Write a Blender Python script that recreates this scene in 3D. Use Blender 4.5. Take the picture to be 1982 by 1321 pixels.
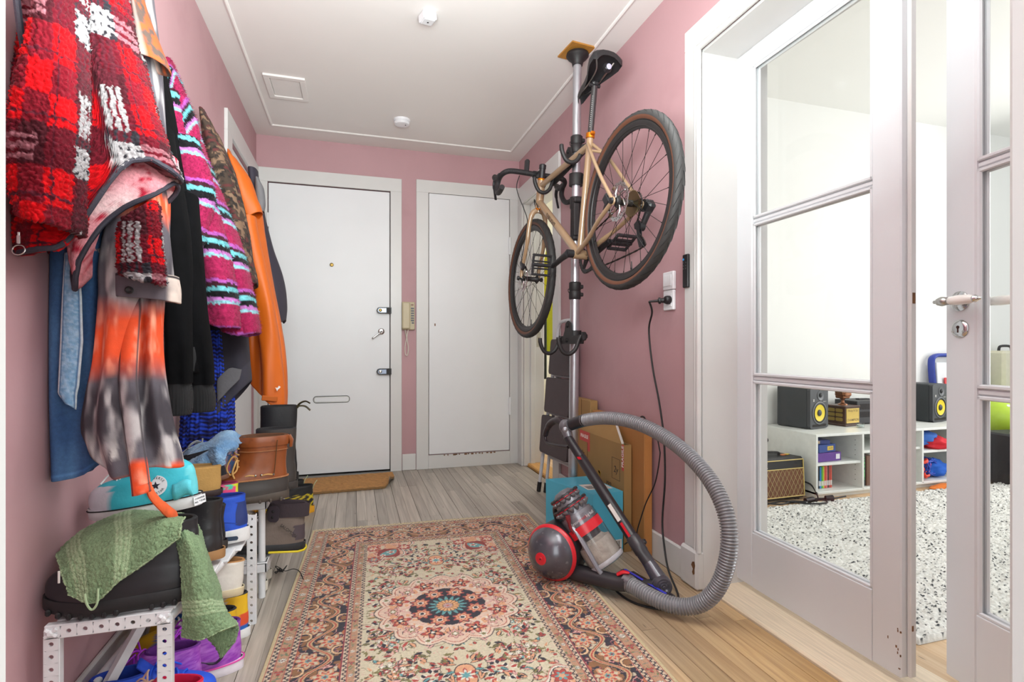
import bpy, bmesh, math, random
import numpy as np
from mathutils import Vector, Matrix, Euler

for _o in list(bpy.data.objects):
    bpy.data.objects.remove(_o)
SC = bpy.context.scene
COL = SC.collection
PI = math.pi
rnd = random.Random(7)

# ------------------------------------------------------------------ camera, world, lights, exposure
CAM_H = 0.95
YAW = math.radians(16.7)
FPX, CX, HY = 1021.0, 991.0, 672.0
cam = bpy.data.cameras.new('camera')
cam.sensor_fit = 'HORIZONTAL'
cam.sensor_width = 36.0
cam.lens = FPX / 1982 * 36.0
cam.shift_y = (HY - 660.5) / 1982
cam.clip_start = 0.02
cam_o = bpy.data.objects.new('camera', cam)
COL.objects.link(cam_o)
cam_o.location = (0, 0, CAM_H)
cam_o.rotation_euler = (PI / 2, 0, -YAW)
SC.camera = cam_o

wd = bpy.data.worlds.new('world')
SC.world = wd
wd.use_nodes = True
wd.node_tree.nodes['Background'].inputs[0].default_value = (0.93, 0.97, 1.0, 1)
wd.node_tree.nodes['Background'].inputs[1].default_value = 0.55

def area(name, loc, rot, size, power, color=(1, 1, 1)):
    l = bpy.data.lights.new(name, 'AREA')
    l.shape = 'RECTANGLE'
    l.size, l.size_y = size
    l.energy = power
    l.color = color
    o = bpy.data.objects.new(name, l)
    COL.objects.link(o)
    o.location = loc
    o.rotation_euler = rot
    return o

# daylight through the windows of the room behind the camera, and through the living room's windows
area('daylight_near_room', (0.15, -1.3, 1.5), (PI / 2, 0, 0), (2.6, 2.2), 42, (0.92, 1.0, 0.975))
area('ceiling_bounce_fill', (0.12, 0.75, 1.62), (PI * 0.80, 0, 0), (0.9, 0.8), 37, (0.91, 1.0, 0.97))  # unseen upward fill light, added to brighten the ceiling
area('left_side_fill', (0.95, 1.0, 2.30), (0, 1.0, 0), (0.8, 1.3), 18, (0.95, 1.0, 0.985))  # extra fill light added out of view to lift the left wall and coats
area('daylight_living_room', (5.4, 1.2, 1.6), (PI / 2, 0, PI / 2 + 0.25), (2.2, 2.0), 45, (1.0, 0.99, 0.97))
area('daylight_side_room', (2.55, 4.2, 1.5), (PI / 2, 0, PI / 2), (0.8, 1.6), 10, (1.0, 0.99, 0.96))
SC.view_settings.view_transform = 'Standard'
SC.view_settings.look = 'None'
SC.view_settings.gamma = 1.0
SC.view_settings.use_curve_mapping = False
SC.view_settings.exposure = 0.85
SC.cycles.max_bounces = 12
SC.cycles.diffuse_bounces = 8
SC.cycles.transparent_max_bounces = 16
SC.cycles.use_denoising = True
SC.cycles.sample_clamp_indirect = 6.0

# ------------------------------------------------------------------ helpers
CA, SA = math.cos(YAW), math.sin(YAW)

def ray(u, v):
    a = (u - CX) / FPX
    return (CA * a + SA, CA - SA * a, (HY - v) / FPX)

def onX(u, v, X):
    d = ray(u, v); t = X / d[0]
    return Vector((X, d[1] * t, CAM_H + d[2] * t))

def onY(u, v, Y):
    d = ray(u, v); t = Y / d[1]
    return Vector((d[0] * t, Y, CAM_H + d[2] * t))

def onZ(u, v, Z):
    d = ray(u, v); t = (Z - CAM_H) / d[2]
    return Vector((d[0] * t, d[1] * t, Z))

def s2l(c):
    c = np.asarray(c, dtype=float)
    return np.where(c <= 0.04045, c / 12.92, ((np.maximum(c, 0) + 0.055) / 1.055) ** 2.4)

def hexc(s):
    s = s.lstrip('#')
    return tuple(float(x) for x in s2l([int(s[i:i + 2], 16) / 255 for i in (0, 2, 4)]))

# ---- numpy noise
def _hash(ix, iy, iz, seed):
    h = (ix.astype(np.int64) * 374761393 + iy.astype(np.int64) * 668265263 + iz.astype(np.int64) * 2147483647 + seed * 1274126177) & 0xffffffff
    h = ((h ^ (h >> 13)) * 1274126177) & 0xffffffff
    h = (h ^ (h >> 16)) & 0xffff
    return h / 65535.0

def vnoise(p, scale=1.0, seed=0):
    p = np.asarray(p, dtype=float) * scale
    i = np.floor(p).astype(np.int64); f = p - i
    f = f * f * (3 - 2 * f)
    out = 0
    for dx in (0, 1):
        for dy in (0, 1):
            for dz in (0, 1):
                w = (f[..., 0] if dx else 1 - f[..., 0]) * (f[..., 1] if dy else 1 - f[..., 1]) * (f[..., 2] if dz else 1 - f[..., 2])
                out = out + w * _hash(i[..., 0] + dx, i[..., 1] + dy, i[..., 2] + dz, seed)
    return out

def fbm(p, scale=1.0, seed=0, octv=3):
    a, s, t, n = 1.0, scale, 0, 0
    for k in range(octv):
        t = t + a * vnoise(p, s, seed + k); n += a; a *= 0.5; s *= 2.0
    return t / n

def worley(p, scale=1.0, seed=0):
    """distances to the nearest and second nearest feature point"""
    p = np.asarray(p, dtype=float) * scale
    i = np.floor(p).astype(np.int64)
    f1 = np.full(p.shape[:-1], 9.0); f2 = f1.copy()
    for dx in (-1, 0, 1):
        for dy in (-1, 0, 1):
            for dz in (-1, 0, 1):
                jx, jy, jz = i[..., 0] + dx, i[..., 1] + dy, i[..., 2] + dz
                d = np.sqrt((jx + _hash(jx, jy, jz, seed) - p[..., 0]) ** 2 + (jy + _hash(jx, jy, jz, seed + 1) - p[..., 1]) ** 2 + (jz + _hash(jx, jy, jz, seed + 2) - p[..., 2]) ** 2)
                m = d < f1
                f2 = np.where(m, f1, np.minimum(f2, d)); f1 = np.where(m, d, f1)
    return f1, f2

# ---- materials
MATS = {}
def mat(name, col, rough=0.5, metal=0.0, bump=None, var=None, coat=0.0, spec=None, aniso=None, sheen=0.0, emit=None, trans=0.0, vcol=False, var2=None):
    """Principled material; bump=(scale,strength[,kind]); var=(scale,amount): noise variation of the base colour."""
    if name in MATS: return MATS[name]
    m = bpy.data.materials.new(name); m.use_nodes = True
    nt = m.node_tree; N = nt.nodes; L = nt.links
    b = N['Principled BSDF']
    c = hexc(col) if isinstance(col, str) else col
    b.inputs['Base Color'].default_value = (*c, 1)
    b.inputs['Roughness'].default_value = rough
    b.inputs['Metallic'].default_value = metal
    if coat: b.inputs['Coat Weight'].default_value = coat
    if spec is not None: b.inputs['Specular IOR Level'].default_value = spec
    if sheen:
        b.inputs['Sheen Weight'].default_value = sheen; b.inputs['Sheen Roughness'].default_value = 0.5
    if trans: b.inputs['Transmission Weight'].default_value = trans
    if emit:
        b.inputs['Emission Color'].default_value = (*c, 1); b.inputs['Emission Strength'].default_value = emit
    tc = N.new('ShaderNodeTexCoord')
    src = None
    if vcol:
        at = N.new('ShaderNodeAttribute'); at.attribute_name = 'Col'
        src = at.outputs['Color']
    if var is None: var = (30.0, 0.04)
    mp = N.new('ShaderNodeMapping'); L.new(tc.outputs['Object'], mp.inputs['Vector'])
    if len(var) > 2: mp.inputs['Scale'].default_value = var[2]
    nz = N.new('ShaderNodeTexNoise'); nz.inputs['Scale'].default_value = var[0]; nz.inputs['Detail'].default_value = 4
    L.new(mp.outputs[0], nz.inputs['Vector'])
    hs = N.new('ShaderNodeMapRange')
    hs.inputs['From Min'].default_value = 0.3; hs.inputs['From Max'].default_value = 0.7
    hs.inputs['To Min'].default_value = 1 - var[1]; hs.inputs['To Max'].default_value = 1 + var[1]
    L.new(nz.outputs['Fac'], hs.inputs['Value'])
    mx = N.new('ShaderNodeMix'); mx.data_type = 'RGBA'; mx.blend_type = 'MULTIPLY'; mx.inputs['Factor'].default_value = 1
    if src: L.new(src, mx.inputs['A'])
    else: mx.inputs['A'].default_value = (*c, 1)
    L.new(hs.outputs[0], mx.inputs['B'])
    out = mx.outputs['Result']
    if var2:      # (colour, scale, low, high, stretch): blotches of a second colour (stains, wear)
        n2 = N.new('ShaderNodeTexNoise'); n2.inputs['Scale'].default_value = var2[1]; n2.inputs['Detail'].default_value = 6
        m2p = N.new('ShaderNodeMapping'); L.new(tc.outputs['Object'], m2p.inputs['Vector'])
        if len(var2) > 4: m2p.inputs['Scale'].default_value = var2[4]
        L.new(m2p.outputs[0], n2.inputs['Vector'])
        r2 = N.new('ShaderNodeMapRange'); r2.inputs['From Min'].default_value = var2[2]; r2.inputs['From Max'].default_value = var2[3]
        L.new(n2.outputs['Fac'], r2.inputs['Value'])
        m2 = N.new('ShaderNodeMix'); m2.data_type = 'RGBA'
        L.new(r2.outputs[0], m2.inputs['Factor']); L.new(out, m2.inputs['A']); m2.inputs['B'].default_value = (*hexc(var2[0]), 1)
        out = m2.outputs['Result']
    L.new(out, b.inputs['Base Color'])
    if bump:
        kind = bump[2] if len(bump) > 2 else 'noise'
        if kind == 'noise':
            t = N.new('ShaderNodeTexNoise'); t.inputs['Detail'].default_value = 3; h = t.outputs['Fac']
        elif kind == 'voronoi':
            t = N.new('ShaderNodeTexVoronoi'); h = t.outputs['Distance']
        else:
            t = N.new('ShaderNodeTexWave'); t.bands_direction = kind; h = t.outputs['Fac']; t.inputs['Distortion'].default_value = 0.6
        t.inputs['Scale'].default_value = bump[0]
        mb = N.new('ShaderNodeMapping'); L.new(tc.outputs['Object'], mb.inputs['Vector'])
        if len(bump) > 3: mb.inputs['Scale'].default_value = bump[3]
        L.new(mb.outputs[0], t.inputs['Vector'])
        bp = N.new('ShaderNodeBump'); bp.inputs['Strength'].default_value = bump[1]; bp.inputs['Distance'].default_value = 0.004
        L.new(h, bp.inputs['Height']); L.new(bp.outputs[0], b.inputs['Normal'])
    MATS[name] = m
    return m

def glass_mat(name, tint=(1, 1, 1), rough=0.02, gloss=1.0):
    if name in MATS: return MATS[name]
    m = bpy.data.materials.new(name); m.use_nodes = True
    nt = m.node_tree; N = nt.nodes; L = nt.links
    N.remove(N['Principled BSDF'])
    t = N.new('ShaderNodeBsdfTransparent'); t.inputs[0].default_value = (*tint, 1)
    g = N.new('ShaderNodeBsdfGlossy'); g.inputs['Roughness'].default_value = rough
    f = N.new('ShaderNodeLayerWeight')       # Schlick: same from both faces of the pane
    pw = N.new('ShaderNodeMath'); pw.operation = 'POWER'; pw.inputs[1].default_value = 5.0
    L.new(f.outputs['Facing'], pw.inputs[0])
    ma = N.new('ShaderNodeMath'); ma.operation = 'MULTIPLY_ADD'; ma.inputs[1].default_value = 0.96; ma.inputs[2].default_value = 0.04
    L.new(pw.outputs[0], ma.inputs[0])
    nz = N.new('ShaderNodeTexNoise'); nz.inputs['Scale'].default_value = 1.3
    bp = N.new('ShaderNodeBump'); bp.inputs['Strength'].default_value = 0.01
    L.new(nz.outputs['Fac'], bp.inputs['Height']); L.new(bp.outputs[0], g.inputs['Normal'])
    ml = N.new('ShaderNodeMath'); ml.operation = 'MULTIPLY'; ml.inputs[1].default_value = gloss * 0.5
    L.new(ma.outputs[0], ml.inputs[0])
    x = N.new('ShaderNodeMixShader')
    L.new(ml.outputs[0], x.inputs[0]); L.new(t.outputs[0], x.inputs[1]); L.new(g.outputs[0], x.inputs[2])
    L.new(x.outputs[0], N['Material Output'].inputs['Surface'])
    MATS[name] = m
    return m

# ---- things
def tag(o, label=None, cat=None, group=None, kind=None):
    if label: o['label'] = label
    if cat: o['category'] = cat
    if group: o['group'] = group
    if kind: o['kind'] = kind
    return o

def thing(name, label, cat, loc=(0, 0, 0), rot=(0, 0, 0), group=None):
    o = bpy.data.objects.new(name, None)
    COL.objects.link(o)
    o.empty_display_size = 0.05
    o.location = loc
    o.rotation_euler = rot
    return tag(o, label, cat, group)

KIDS = {}
def link(o, parent=None, world=False):
    COL.objects.link(o)
    if parent is not None:
        o.parent = parent
        KIDS.setdefault(parent.name, []).append(o)
        if world:
            q = parent; M = Matrix.Identity(4)
            while q is not None:
                M = Matrix.LocRotScale(q.location, q.rotation_euler, q.scale) @ M if q.parent is None else (q.matrix_parent_inverse @ Matrix.LocRotScale(q.location, q.rotation_euler, q.scale)) @ M
                q = q.parent
            o.matrix_parent_inverse = M.inverted()
    return o

def copy_tree(o, parent=None):
    c = o.copy(); COL.objects.link(c)
    if parent is not None:
        c.parent = parent; KIDS.setdefault(parent.name, []).append(c)
    for ch in KIDS.get(o.name, []): copy_tree(ch, c)
    return c

def bez(pts, n=8, closed=False):
    """Catmull-Rom through the points"""
    P = [Vector(p) for p in pts]; out = []
    m = len(P)
    rng = range(m) if closed else range(m - 1)
    for i in rng:
        if closed: a, b, c, d = P[i - 1], P[i], P[(i + 1) % m], P[(i + 2) % m]
        else: a, b, c, d = P[max(i - 1, 0)], P[i], P[i + 1], P[min(i + 2, m - 1)]
        for k in range(n):
            t = k / n
            out.append(0.5 * ((2 * b) + (c - a) * t + (2 * a - 5 * b + 4 * c - d) * t * t + (3 * b - a - 3 * c + d) * t ** 3))
    if not closed: out.append(P[-1].copy())
    return out

def lerpn(xs, n):
    """resample a list of scalars/tuples smoothly to n entries"""
    xs = np.asarray(xs, float)
    t = np.linspace(0, len(xs) - 1, n)
    i = np.clip(t.astype(int), 0, len(xs) - 2); f = t - i
    a = xs[np.maximum(i - 1, 0)]; b = xs[i]; c = xs[i + 1]; d = xs[np.minimum(i + 2, len(xs) - 1)]
    if xs.ndim > 1: f = f[:, None]
    return 0.5 * (2 * b + (c - a) * f + (2 * a - 5 * b + 4 * c - d) * f * f + (3 * b - a - 3 * c + d) * f ** 3)

class MB:
    def __init__(s):
        s.v = []; s.f = []; s.c = []; s.mi = []; s.cur = 0
    def add(s, vs, fs, col=None):
        n = len(s.v)
        s.v.extend([tuple(p) for p in vs])
        s.f.extend([tuple(i + n for i in f) for f in fs])
        s.mi.extend([s.cur] * len(fs))
        if col is not None:
            s.c.extend([tuple(col)] * len(vs) if np.ndim(col) == 1 else [tuple(x) for x in col])
        elif s.c or False:
            s.c.extend([(0.5, 0.5, 0.5)] * len(vs))
        return n
    def box(s, c, size, rot=None, bev=0.0, col=None):
        x, y, z = [q / 2 for q in size]
        b = min(bev, x * 0.9, y * 0.9, z * 0.9)
        vs = []; fs = []
        if b <= 0:
            vs = [(sx * x, sy * y, sz * z) for sx in (-1, 1) for sy in (-1, 1) for sz in (-1, 1)]
            fs = [(0, 1, 3, 2), (4, 6, 7, 5), (0, 4, 5, 1), (2, 3, 7, 6), (0, 2, 6, 4), (1, 5, 7, 3)]
        else:
            idx = {}
            for sx in (-1, 1):
                for sy in (-1, 1):
                    for sz in (-1, 1):
                        for ax in range(3):
                            p = [sx * (x - b), sy * (y - b), sz * (z - b)]
                            p[ax] = (sx * x, sy * y, sz * z)[ax]
                            idx[(sx, sy, sz, ax)] = len(vs); vs.append(tuple(p))
            g = lambda sx, sy, sz, ax: idx[(sx, sy, sz, ax)]
            for q in (-1, 1):
                r = [(-1, -1), (1, -1), (1, 1), (-1, 1)]
                if q < 0: r = r[::-1]
                fs.append(tuple(g(q, a, bb, 0) for a, bb in r))
                fs.append(tuple(g(bb, q, a, 1) for a, bb in r))
                fs.append(tuple(g(a, bb, q, 2) for a, bb in r))
            for a in (-1, 1):
                for bb in (-1, 1):
                    e = [g(-1, a, bb, 1), g(1, a, bb, 1), g(1, a, bb, 2), g(-1, a, bb, 2)]; fs.append(tuple(e if a * bb > 0 else e[::-1]))
                    e = [g(a, -1, bb, 2), g(a, 1, bb, 2), g(a, 1, bb, 0), g(a, -1, bb, 0)]; fs.append(tuple(e if a * bb > 0 else e[::-1]))
                    e = [g(a, bb, -1, 0), g(a, bb, 1, 0), g(a, bb, 1, 1), g(a, bb, -1, 1)]; fs.append(tuple(e if a * bb > 0 else e[::-1]))
                    for cc in (-1, 1):
                        e = (g(a, bb, cc, 0), g(a, bb, cc, 1), g(a, bb, cc, 2)); fs.append(e if a * bb * cc > 0 else e[::-1])
        if rot is not None:
            R = rot if isinstance(rot, Matrix) else Euler(rot).to_matrix()
            vs = [R @ Vector(p) for p in vs]
        s.add([(p[0] + c[0], p[1] + c[1], p[2] + c[2]) for p in vs], fs, col)
        return s
    def bx(s, x0, x1, y0, y1, z0, z1, bev=0.0, col=None):
        return s.box(((x0 + x1) / 2, (y0 + y1) / 2, (z0 + z1) / 2), (abs(x1 - x0), abs(y1 - y0), abs(z1 - z0)), None, bev, col)
    def grid(s, P, cu=False, cv=False, col=None, flip=False):
        P = np.asarray(P, float); n, m = P.shape[:2]
        I = np.arange(n * m).reshape(n, m)
        A = I if not cu else np.vstack([I, I[:1]])
        A = A if not cv else np.hstack([A, A[:, :1]])
        q = np.stack([A[:-1, :-1], A[:-1, 1:], A[1:, 1:], A[1:, :-1]], -1).reshape(-1, 4)
        if flip: q = q[:, ::-1]
        s.add(P.reshape(-1, 3).tolist(), q.tolist(), None if col is None else np.asarray(col).reshape(-1, 3) if np.ndim(col) > 1 else col)
        return s
    def tube(s, pts, r, seg=10, cap=True, closed=False, col=None, sx=1.0, up=None):
        P = [Vector(p) for p in pts]; n = len(P)
        rr = r if hasattr(r, '__len__') else [r] * n
        T = []
        for i in range(n):
            if closed: d = P[(i + 1) % n] - P[i - 1]
            else: d = P[min(i + 1, n - 1)] - P[max(i - 1, 0)]
            T.append(d.normalized() if d.length > 1e-9 else Vector((0, 0, 1)))
        u = Vector(up) if up is not None else Vector((0, 0, 1))
        if abs(u.dot(T[0])) > 0.95: u = Vector((1, 0, 0)) if abs(T[0].x) < 0.9 else Vector((0, 1, 0))
        rings = []
        a = (u - T[0] * u.dot(T[0])).normalized()
        for i in range(n):
            a = (a - T[i] * a.dot(T[i]))
            a = a.normalized() if a.length > 1e-6 else T[i].orthogonal().normalized()
            if up is not None:
                uu = Vector(up); q = uu - T[i] * uu.dot(T[i])
                if q.length > 1e-3: a = q.normalized()
            b = T[i].cross(a)
            rings.append([P[i] + (a * math.cos(k * 2 * PI / seg) * sx + b * math.sin(k * 2 * PI / seg)) * rr[i] for k in range(seg)])
        vs = [p for ring in rings for p in ring]
        fs = []
        for i in range(n if closed else n - 1):
            j = (i + 1) % n
            for k in range(seg):
                l = (k + 1) % seg
                fs.append((i * seg + k, i * seg + l, j * seg + l, j * seg + k))
        if cap and not closed:
            fs.append(tuple(range(seg))[::-1]); fs.append(tuple((n - 1) * seg + k for k in range(seg)))
        s.add(vs, fs, col)
        return s
    def lathe(s, prof, o=(0, 0, 0), axis=(0, 0, 1), seg=24, col=None, cap=True):
        """prof: (radius, height) along the axis"""
        ax = Vector(axis).normalized(); a = ax.orthogonal().normalized(); b = ax.cross(a); o = Vector(o)
        vs = []; fs = []
        for r, hh in prof:
            for k in range(seg):
                t = 2 * PI * k / seg
                vs.append(o + ax * hh + (a * math.cos(t) + b * math.sin(t)) * max(r, 1e-5))
        n = len(prof)
        for i in range(n - 1):
            for k in range(seg):
                l = (k + 1) % seg
                fs.append((i * seg + k, i * seg + l, (i + 1) * seg + l, (i + 1) * seg + k))
        if cap:
            fs.append(tuple(range(seg))[::-1]); fs.append(tuple((n - 1) * seg + k for k in range(seg)))
        s.add(vs, fs, col)
        return s
    def ball(s, c, r, seg=16, rings=10, col=None, rot=None):
        r = r if hasattr(r, '__len__') else (r, r, r)
        vs = []; fs = []
        for i in range(rings + 1):
            p = PI * i / rings
            for k in range(seg):
                t = 2 * PI * k / seg
                q = Vector((r[0] * math.sin(p) * math.cos(t), r[1] * math.sin(p) * math.sin(t), -r[2] * math.cos(p)))
                if rot is not None: q = rot @ q
                vs.append(q + Vector(c))
        for i in range(rings):
            for k in range(seg):
                l = (k + 1) % seg
                fs.append((i * seg + k, i * seg + l, (i + 1) * seg + l, (i + 1) * seg + k))
        s.add(vs, fs, col)
        return s
    def prism(s, poly, z0, z1, frame=None, col=None):
        """extruded polygon; frame maps (x,y,z) to the wanted space"""
        n = len(poly)
        vs = [(p[0], p[1], z0) for p in poly] + [(p[0], p[1], z1) for p in poly]
        fs = [tuple(range(n))[::-1], tuple(range(n, 2 * n))] + [(i, (i + 1) % n, (i + 1) % n + n, i + n) for i in range(n)]
        if frame is not None: vs = [frame @ Vector(p) for p in vs]
        s.add(vs, fs, col)
        return s
    def fast(s, name, P, col, m, parent=None, world=False, cu=False, cv=False, flip=False, kind=None, label=None):
        """a large grid mesh built with foreach_set"""
        P = np.asarray(P, np.float32); n, k = P.shape[:2]
        I = np.arange(n * k).reshape(n, k)
        A = I if not cu else np.vstack([I, I[:1]])
        A = A if not cv else np.hstack([A, A[:, :1]])
        q = np.stack([A[:-1, :-1], A[:-1, 1:], A[1:, 1:], A[1:, :-1]], -1).reshape(-1, 4)
        if flip: q = q[:, ::-1]
        me = bpy.data.meshes.new(name)
        me.vertices.add(n * k); me.vertices.foreach_set('co', P.reshape(-1))
        me.loops.add(q.size); me.loops.foreach_set('vertex_index', q.reshape(-1).astype(np.int32))
        me.polygons.add(len(q)); me.polygons.foreach_set('loop_start', np.arange(0, q.size, 4, dtype=np.int32))
        me.polygons.foreach_set('use_smooth', np.ones(len(q), bool))
        me.update(calc_edges=True)
        if col is not None:
            at = me.attributes.new('Col', 'FLOAT_COLOR', 'POINT')
            arr = np.ones((n * k, 4), np.float32); arr[:, :3] = np.asarray(col, np.float32).reshape(-1, 3)
            at.data.foreach_set('color', arr.ravel())
        me.materials.append(m)
        o = bpy.data.objects.new(name, me)
        link(o, parent, world)
        if kind: o['kind'] = kind
        if label: o['label'] = label
        return o
    def xform(s, M, start=0):
        s.v[start:] = [tuple(M @ Vector(p)) for p in s.v[start:]]
        return s
    def build(s, name, m, parent=None, world=False, smooth=True, kind=None, label=None, angle=40, merge=False, sub=0, group=None):
        me = bpy.data.meshes.new(name)
        me.from_pydata(s.v, [], s.f)
        if s.c and len(s.c) == len(s.v):
            at = me.attributes.new('Col', 'FLOAT_COLOR', 'POINT')
            arr = np.ones((len(s.v), 4), np.float32); arr[:, :3] = np.asarray(s.c, np.float32)
            at.data.foreach_set('color', arr.ravel())
        for mm in (m if isinstance(m, (list, tuple)) else [m]): me.materials.append(mm)
        if any(s.mi): me.polygons.foreach_set('material_index', s.mi)
        if merge:
            bm = bmesh.new(); bm.from_mesh(me); bmesh.ops.remove_doubles(bm, verts=bm.verts, dist=1e-5); bm.to_mesh(me); bm.free()
        me.update()
        if smooth:
            me.polygons.foreach_set('use_smooth', [True] * len(me.polygons))
            if angle < 180 and hasattr(me, 'set_sharp_from_angle'): me.set_sharp_from_angle(angle=math.radians(angle))
        o = bpy.data.objects.new(name, me)
        if sub:
            md = o.modifiers.new('sub', 'SUBSURF'); md.levels = sub; md.render_levels = sub
        link(o, parent, world)
        if kind: o['kind'] = kind
        if label: o['label'] = label
        if group: o['group'] = group
        return o

def text_obj(name, s, size, m, parent=None, M=None, world=False, depth=0.0004, align='CENTER', bold=0.0, spacing=1.0, shear=0.0):
    """flat lettering as a mesh; M maps text plane (x right, y up, z out) to its place"""
    cu = bpy.data.curves.new(name, 'FONT')
    cu.body = s; cu.size = size; cu.align_x = align; cu.align_y = 'CENTER'; cu.extrude = depth
    cu.offset = bold; cu.space_character = spacing; cu.shear = shear; cu.resolution_u = 3
    to = bpy.data.objects.new('tmp', cu); COL.objects.link(to)
    dg = bpy.context.evaluated_depsgraph_get()
    me = bpy.data.meshes.new_from_object(to.evaluated_get(dg))
    bpy.data.objects.remove(to); bpy.data.curves.remove(cu)
    me.name = name
    if M is not None: me.transform(M)
    me.materials.clear(); me.materials.append(m)
    o = bpy.data.objects.new(name, me)
    link(o, parent, world)
    return o

def frame(o, x, y):
    """matrix with origin o, x axis, y axis (z = x cross y)"""
    x = Vector(x).normalized(); y = Vector(y); y = (y - x * y.dot(x)).normalized(); z = x.cross(y)
    M = Matrix.Identity(4)
    for i in range(3): M[i][0], M[i][1], M[i][2], M[i][3] = x[i], y[i], z[i], o[i]
    return M
# ------------------------------------------------------------------ the setting
XL, XR, YB, ZC = -0.666, 1.30, 4.128, 2.47
WT = 0.15                       # thickness of the right wall up to the door leaves
DY0, DY1, DZ = 0.375, 1.765, 2.11   # french door opening
RY0, RY1 = 3.33, 4.01           # side doorway in the right wall
LZC = 2.72                      # living room ceiling
LYB = 3.06                      # living room back wall
LX1 = 5.6

m_pink = mat('pink_wall_paint', '#b28c91', 0.6, bump=(55, 0.12), var=(2.2, 0.035), var2=('#a67e84', 3.2, 0.56, 0.85))
m_white = mat('white_gloss_paint', '#cbcac9', 0.34, bump=(24, 0.05), var=(5, 0.02))
m_door = mat('white_door_paint', '#d9dadd', 0.4, bump=(9, 0.06), var=(3, 0.02))
m_leaf = mat('pale_grey_white_leaf_paint', '#d0d2d6', 0.34, bump=(16, 0.05), var=(4, 0.02))
m_ceil = mat('ceiling_paint', '#dedad8', 0.8, bump=(40, 0.06), var=(1.5, 0.015))
m_lwall = mat('living_room_white', '#e9e9e6', 0.7, bump=(40, 0.05), var=(1.5, 0.01))
m_dark = mat('dark_gap', '#241f1c', 0.9)
m_chip = mat('bare_wood_chip', '#6d4a2c', 0.8, var=(60, 0.3))
m_glass = glass_mat('door_glass', (0.985, 0.99, 0.985), 0.01, 1.0)
m_chrome = mat('chrome', '#c9c9c9', 0.14, 1.0)
m_steel = mat('brushed_steel', '#b4b2ae', 0.32, 1.0)
m_brass = mat('old_brass', '#8d7440', 0.38, 1.0)
m_blackpl = mat('black_plastic', '#1c1b1e', 0.42, bump=(120, 0.05))
m_black = mat('matt_black', '#151416', 0.6)
m_whitepl = mat('white_plastic', '#dddee2', 0.35)
m_beige = mat('aged_beige_plastic', '#b9ac8e', 0.45, var=(12, 0.06))

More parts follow.
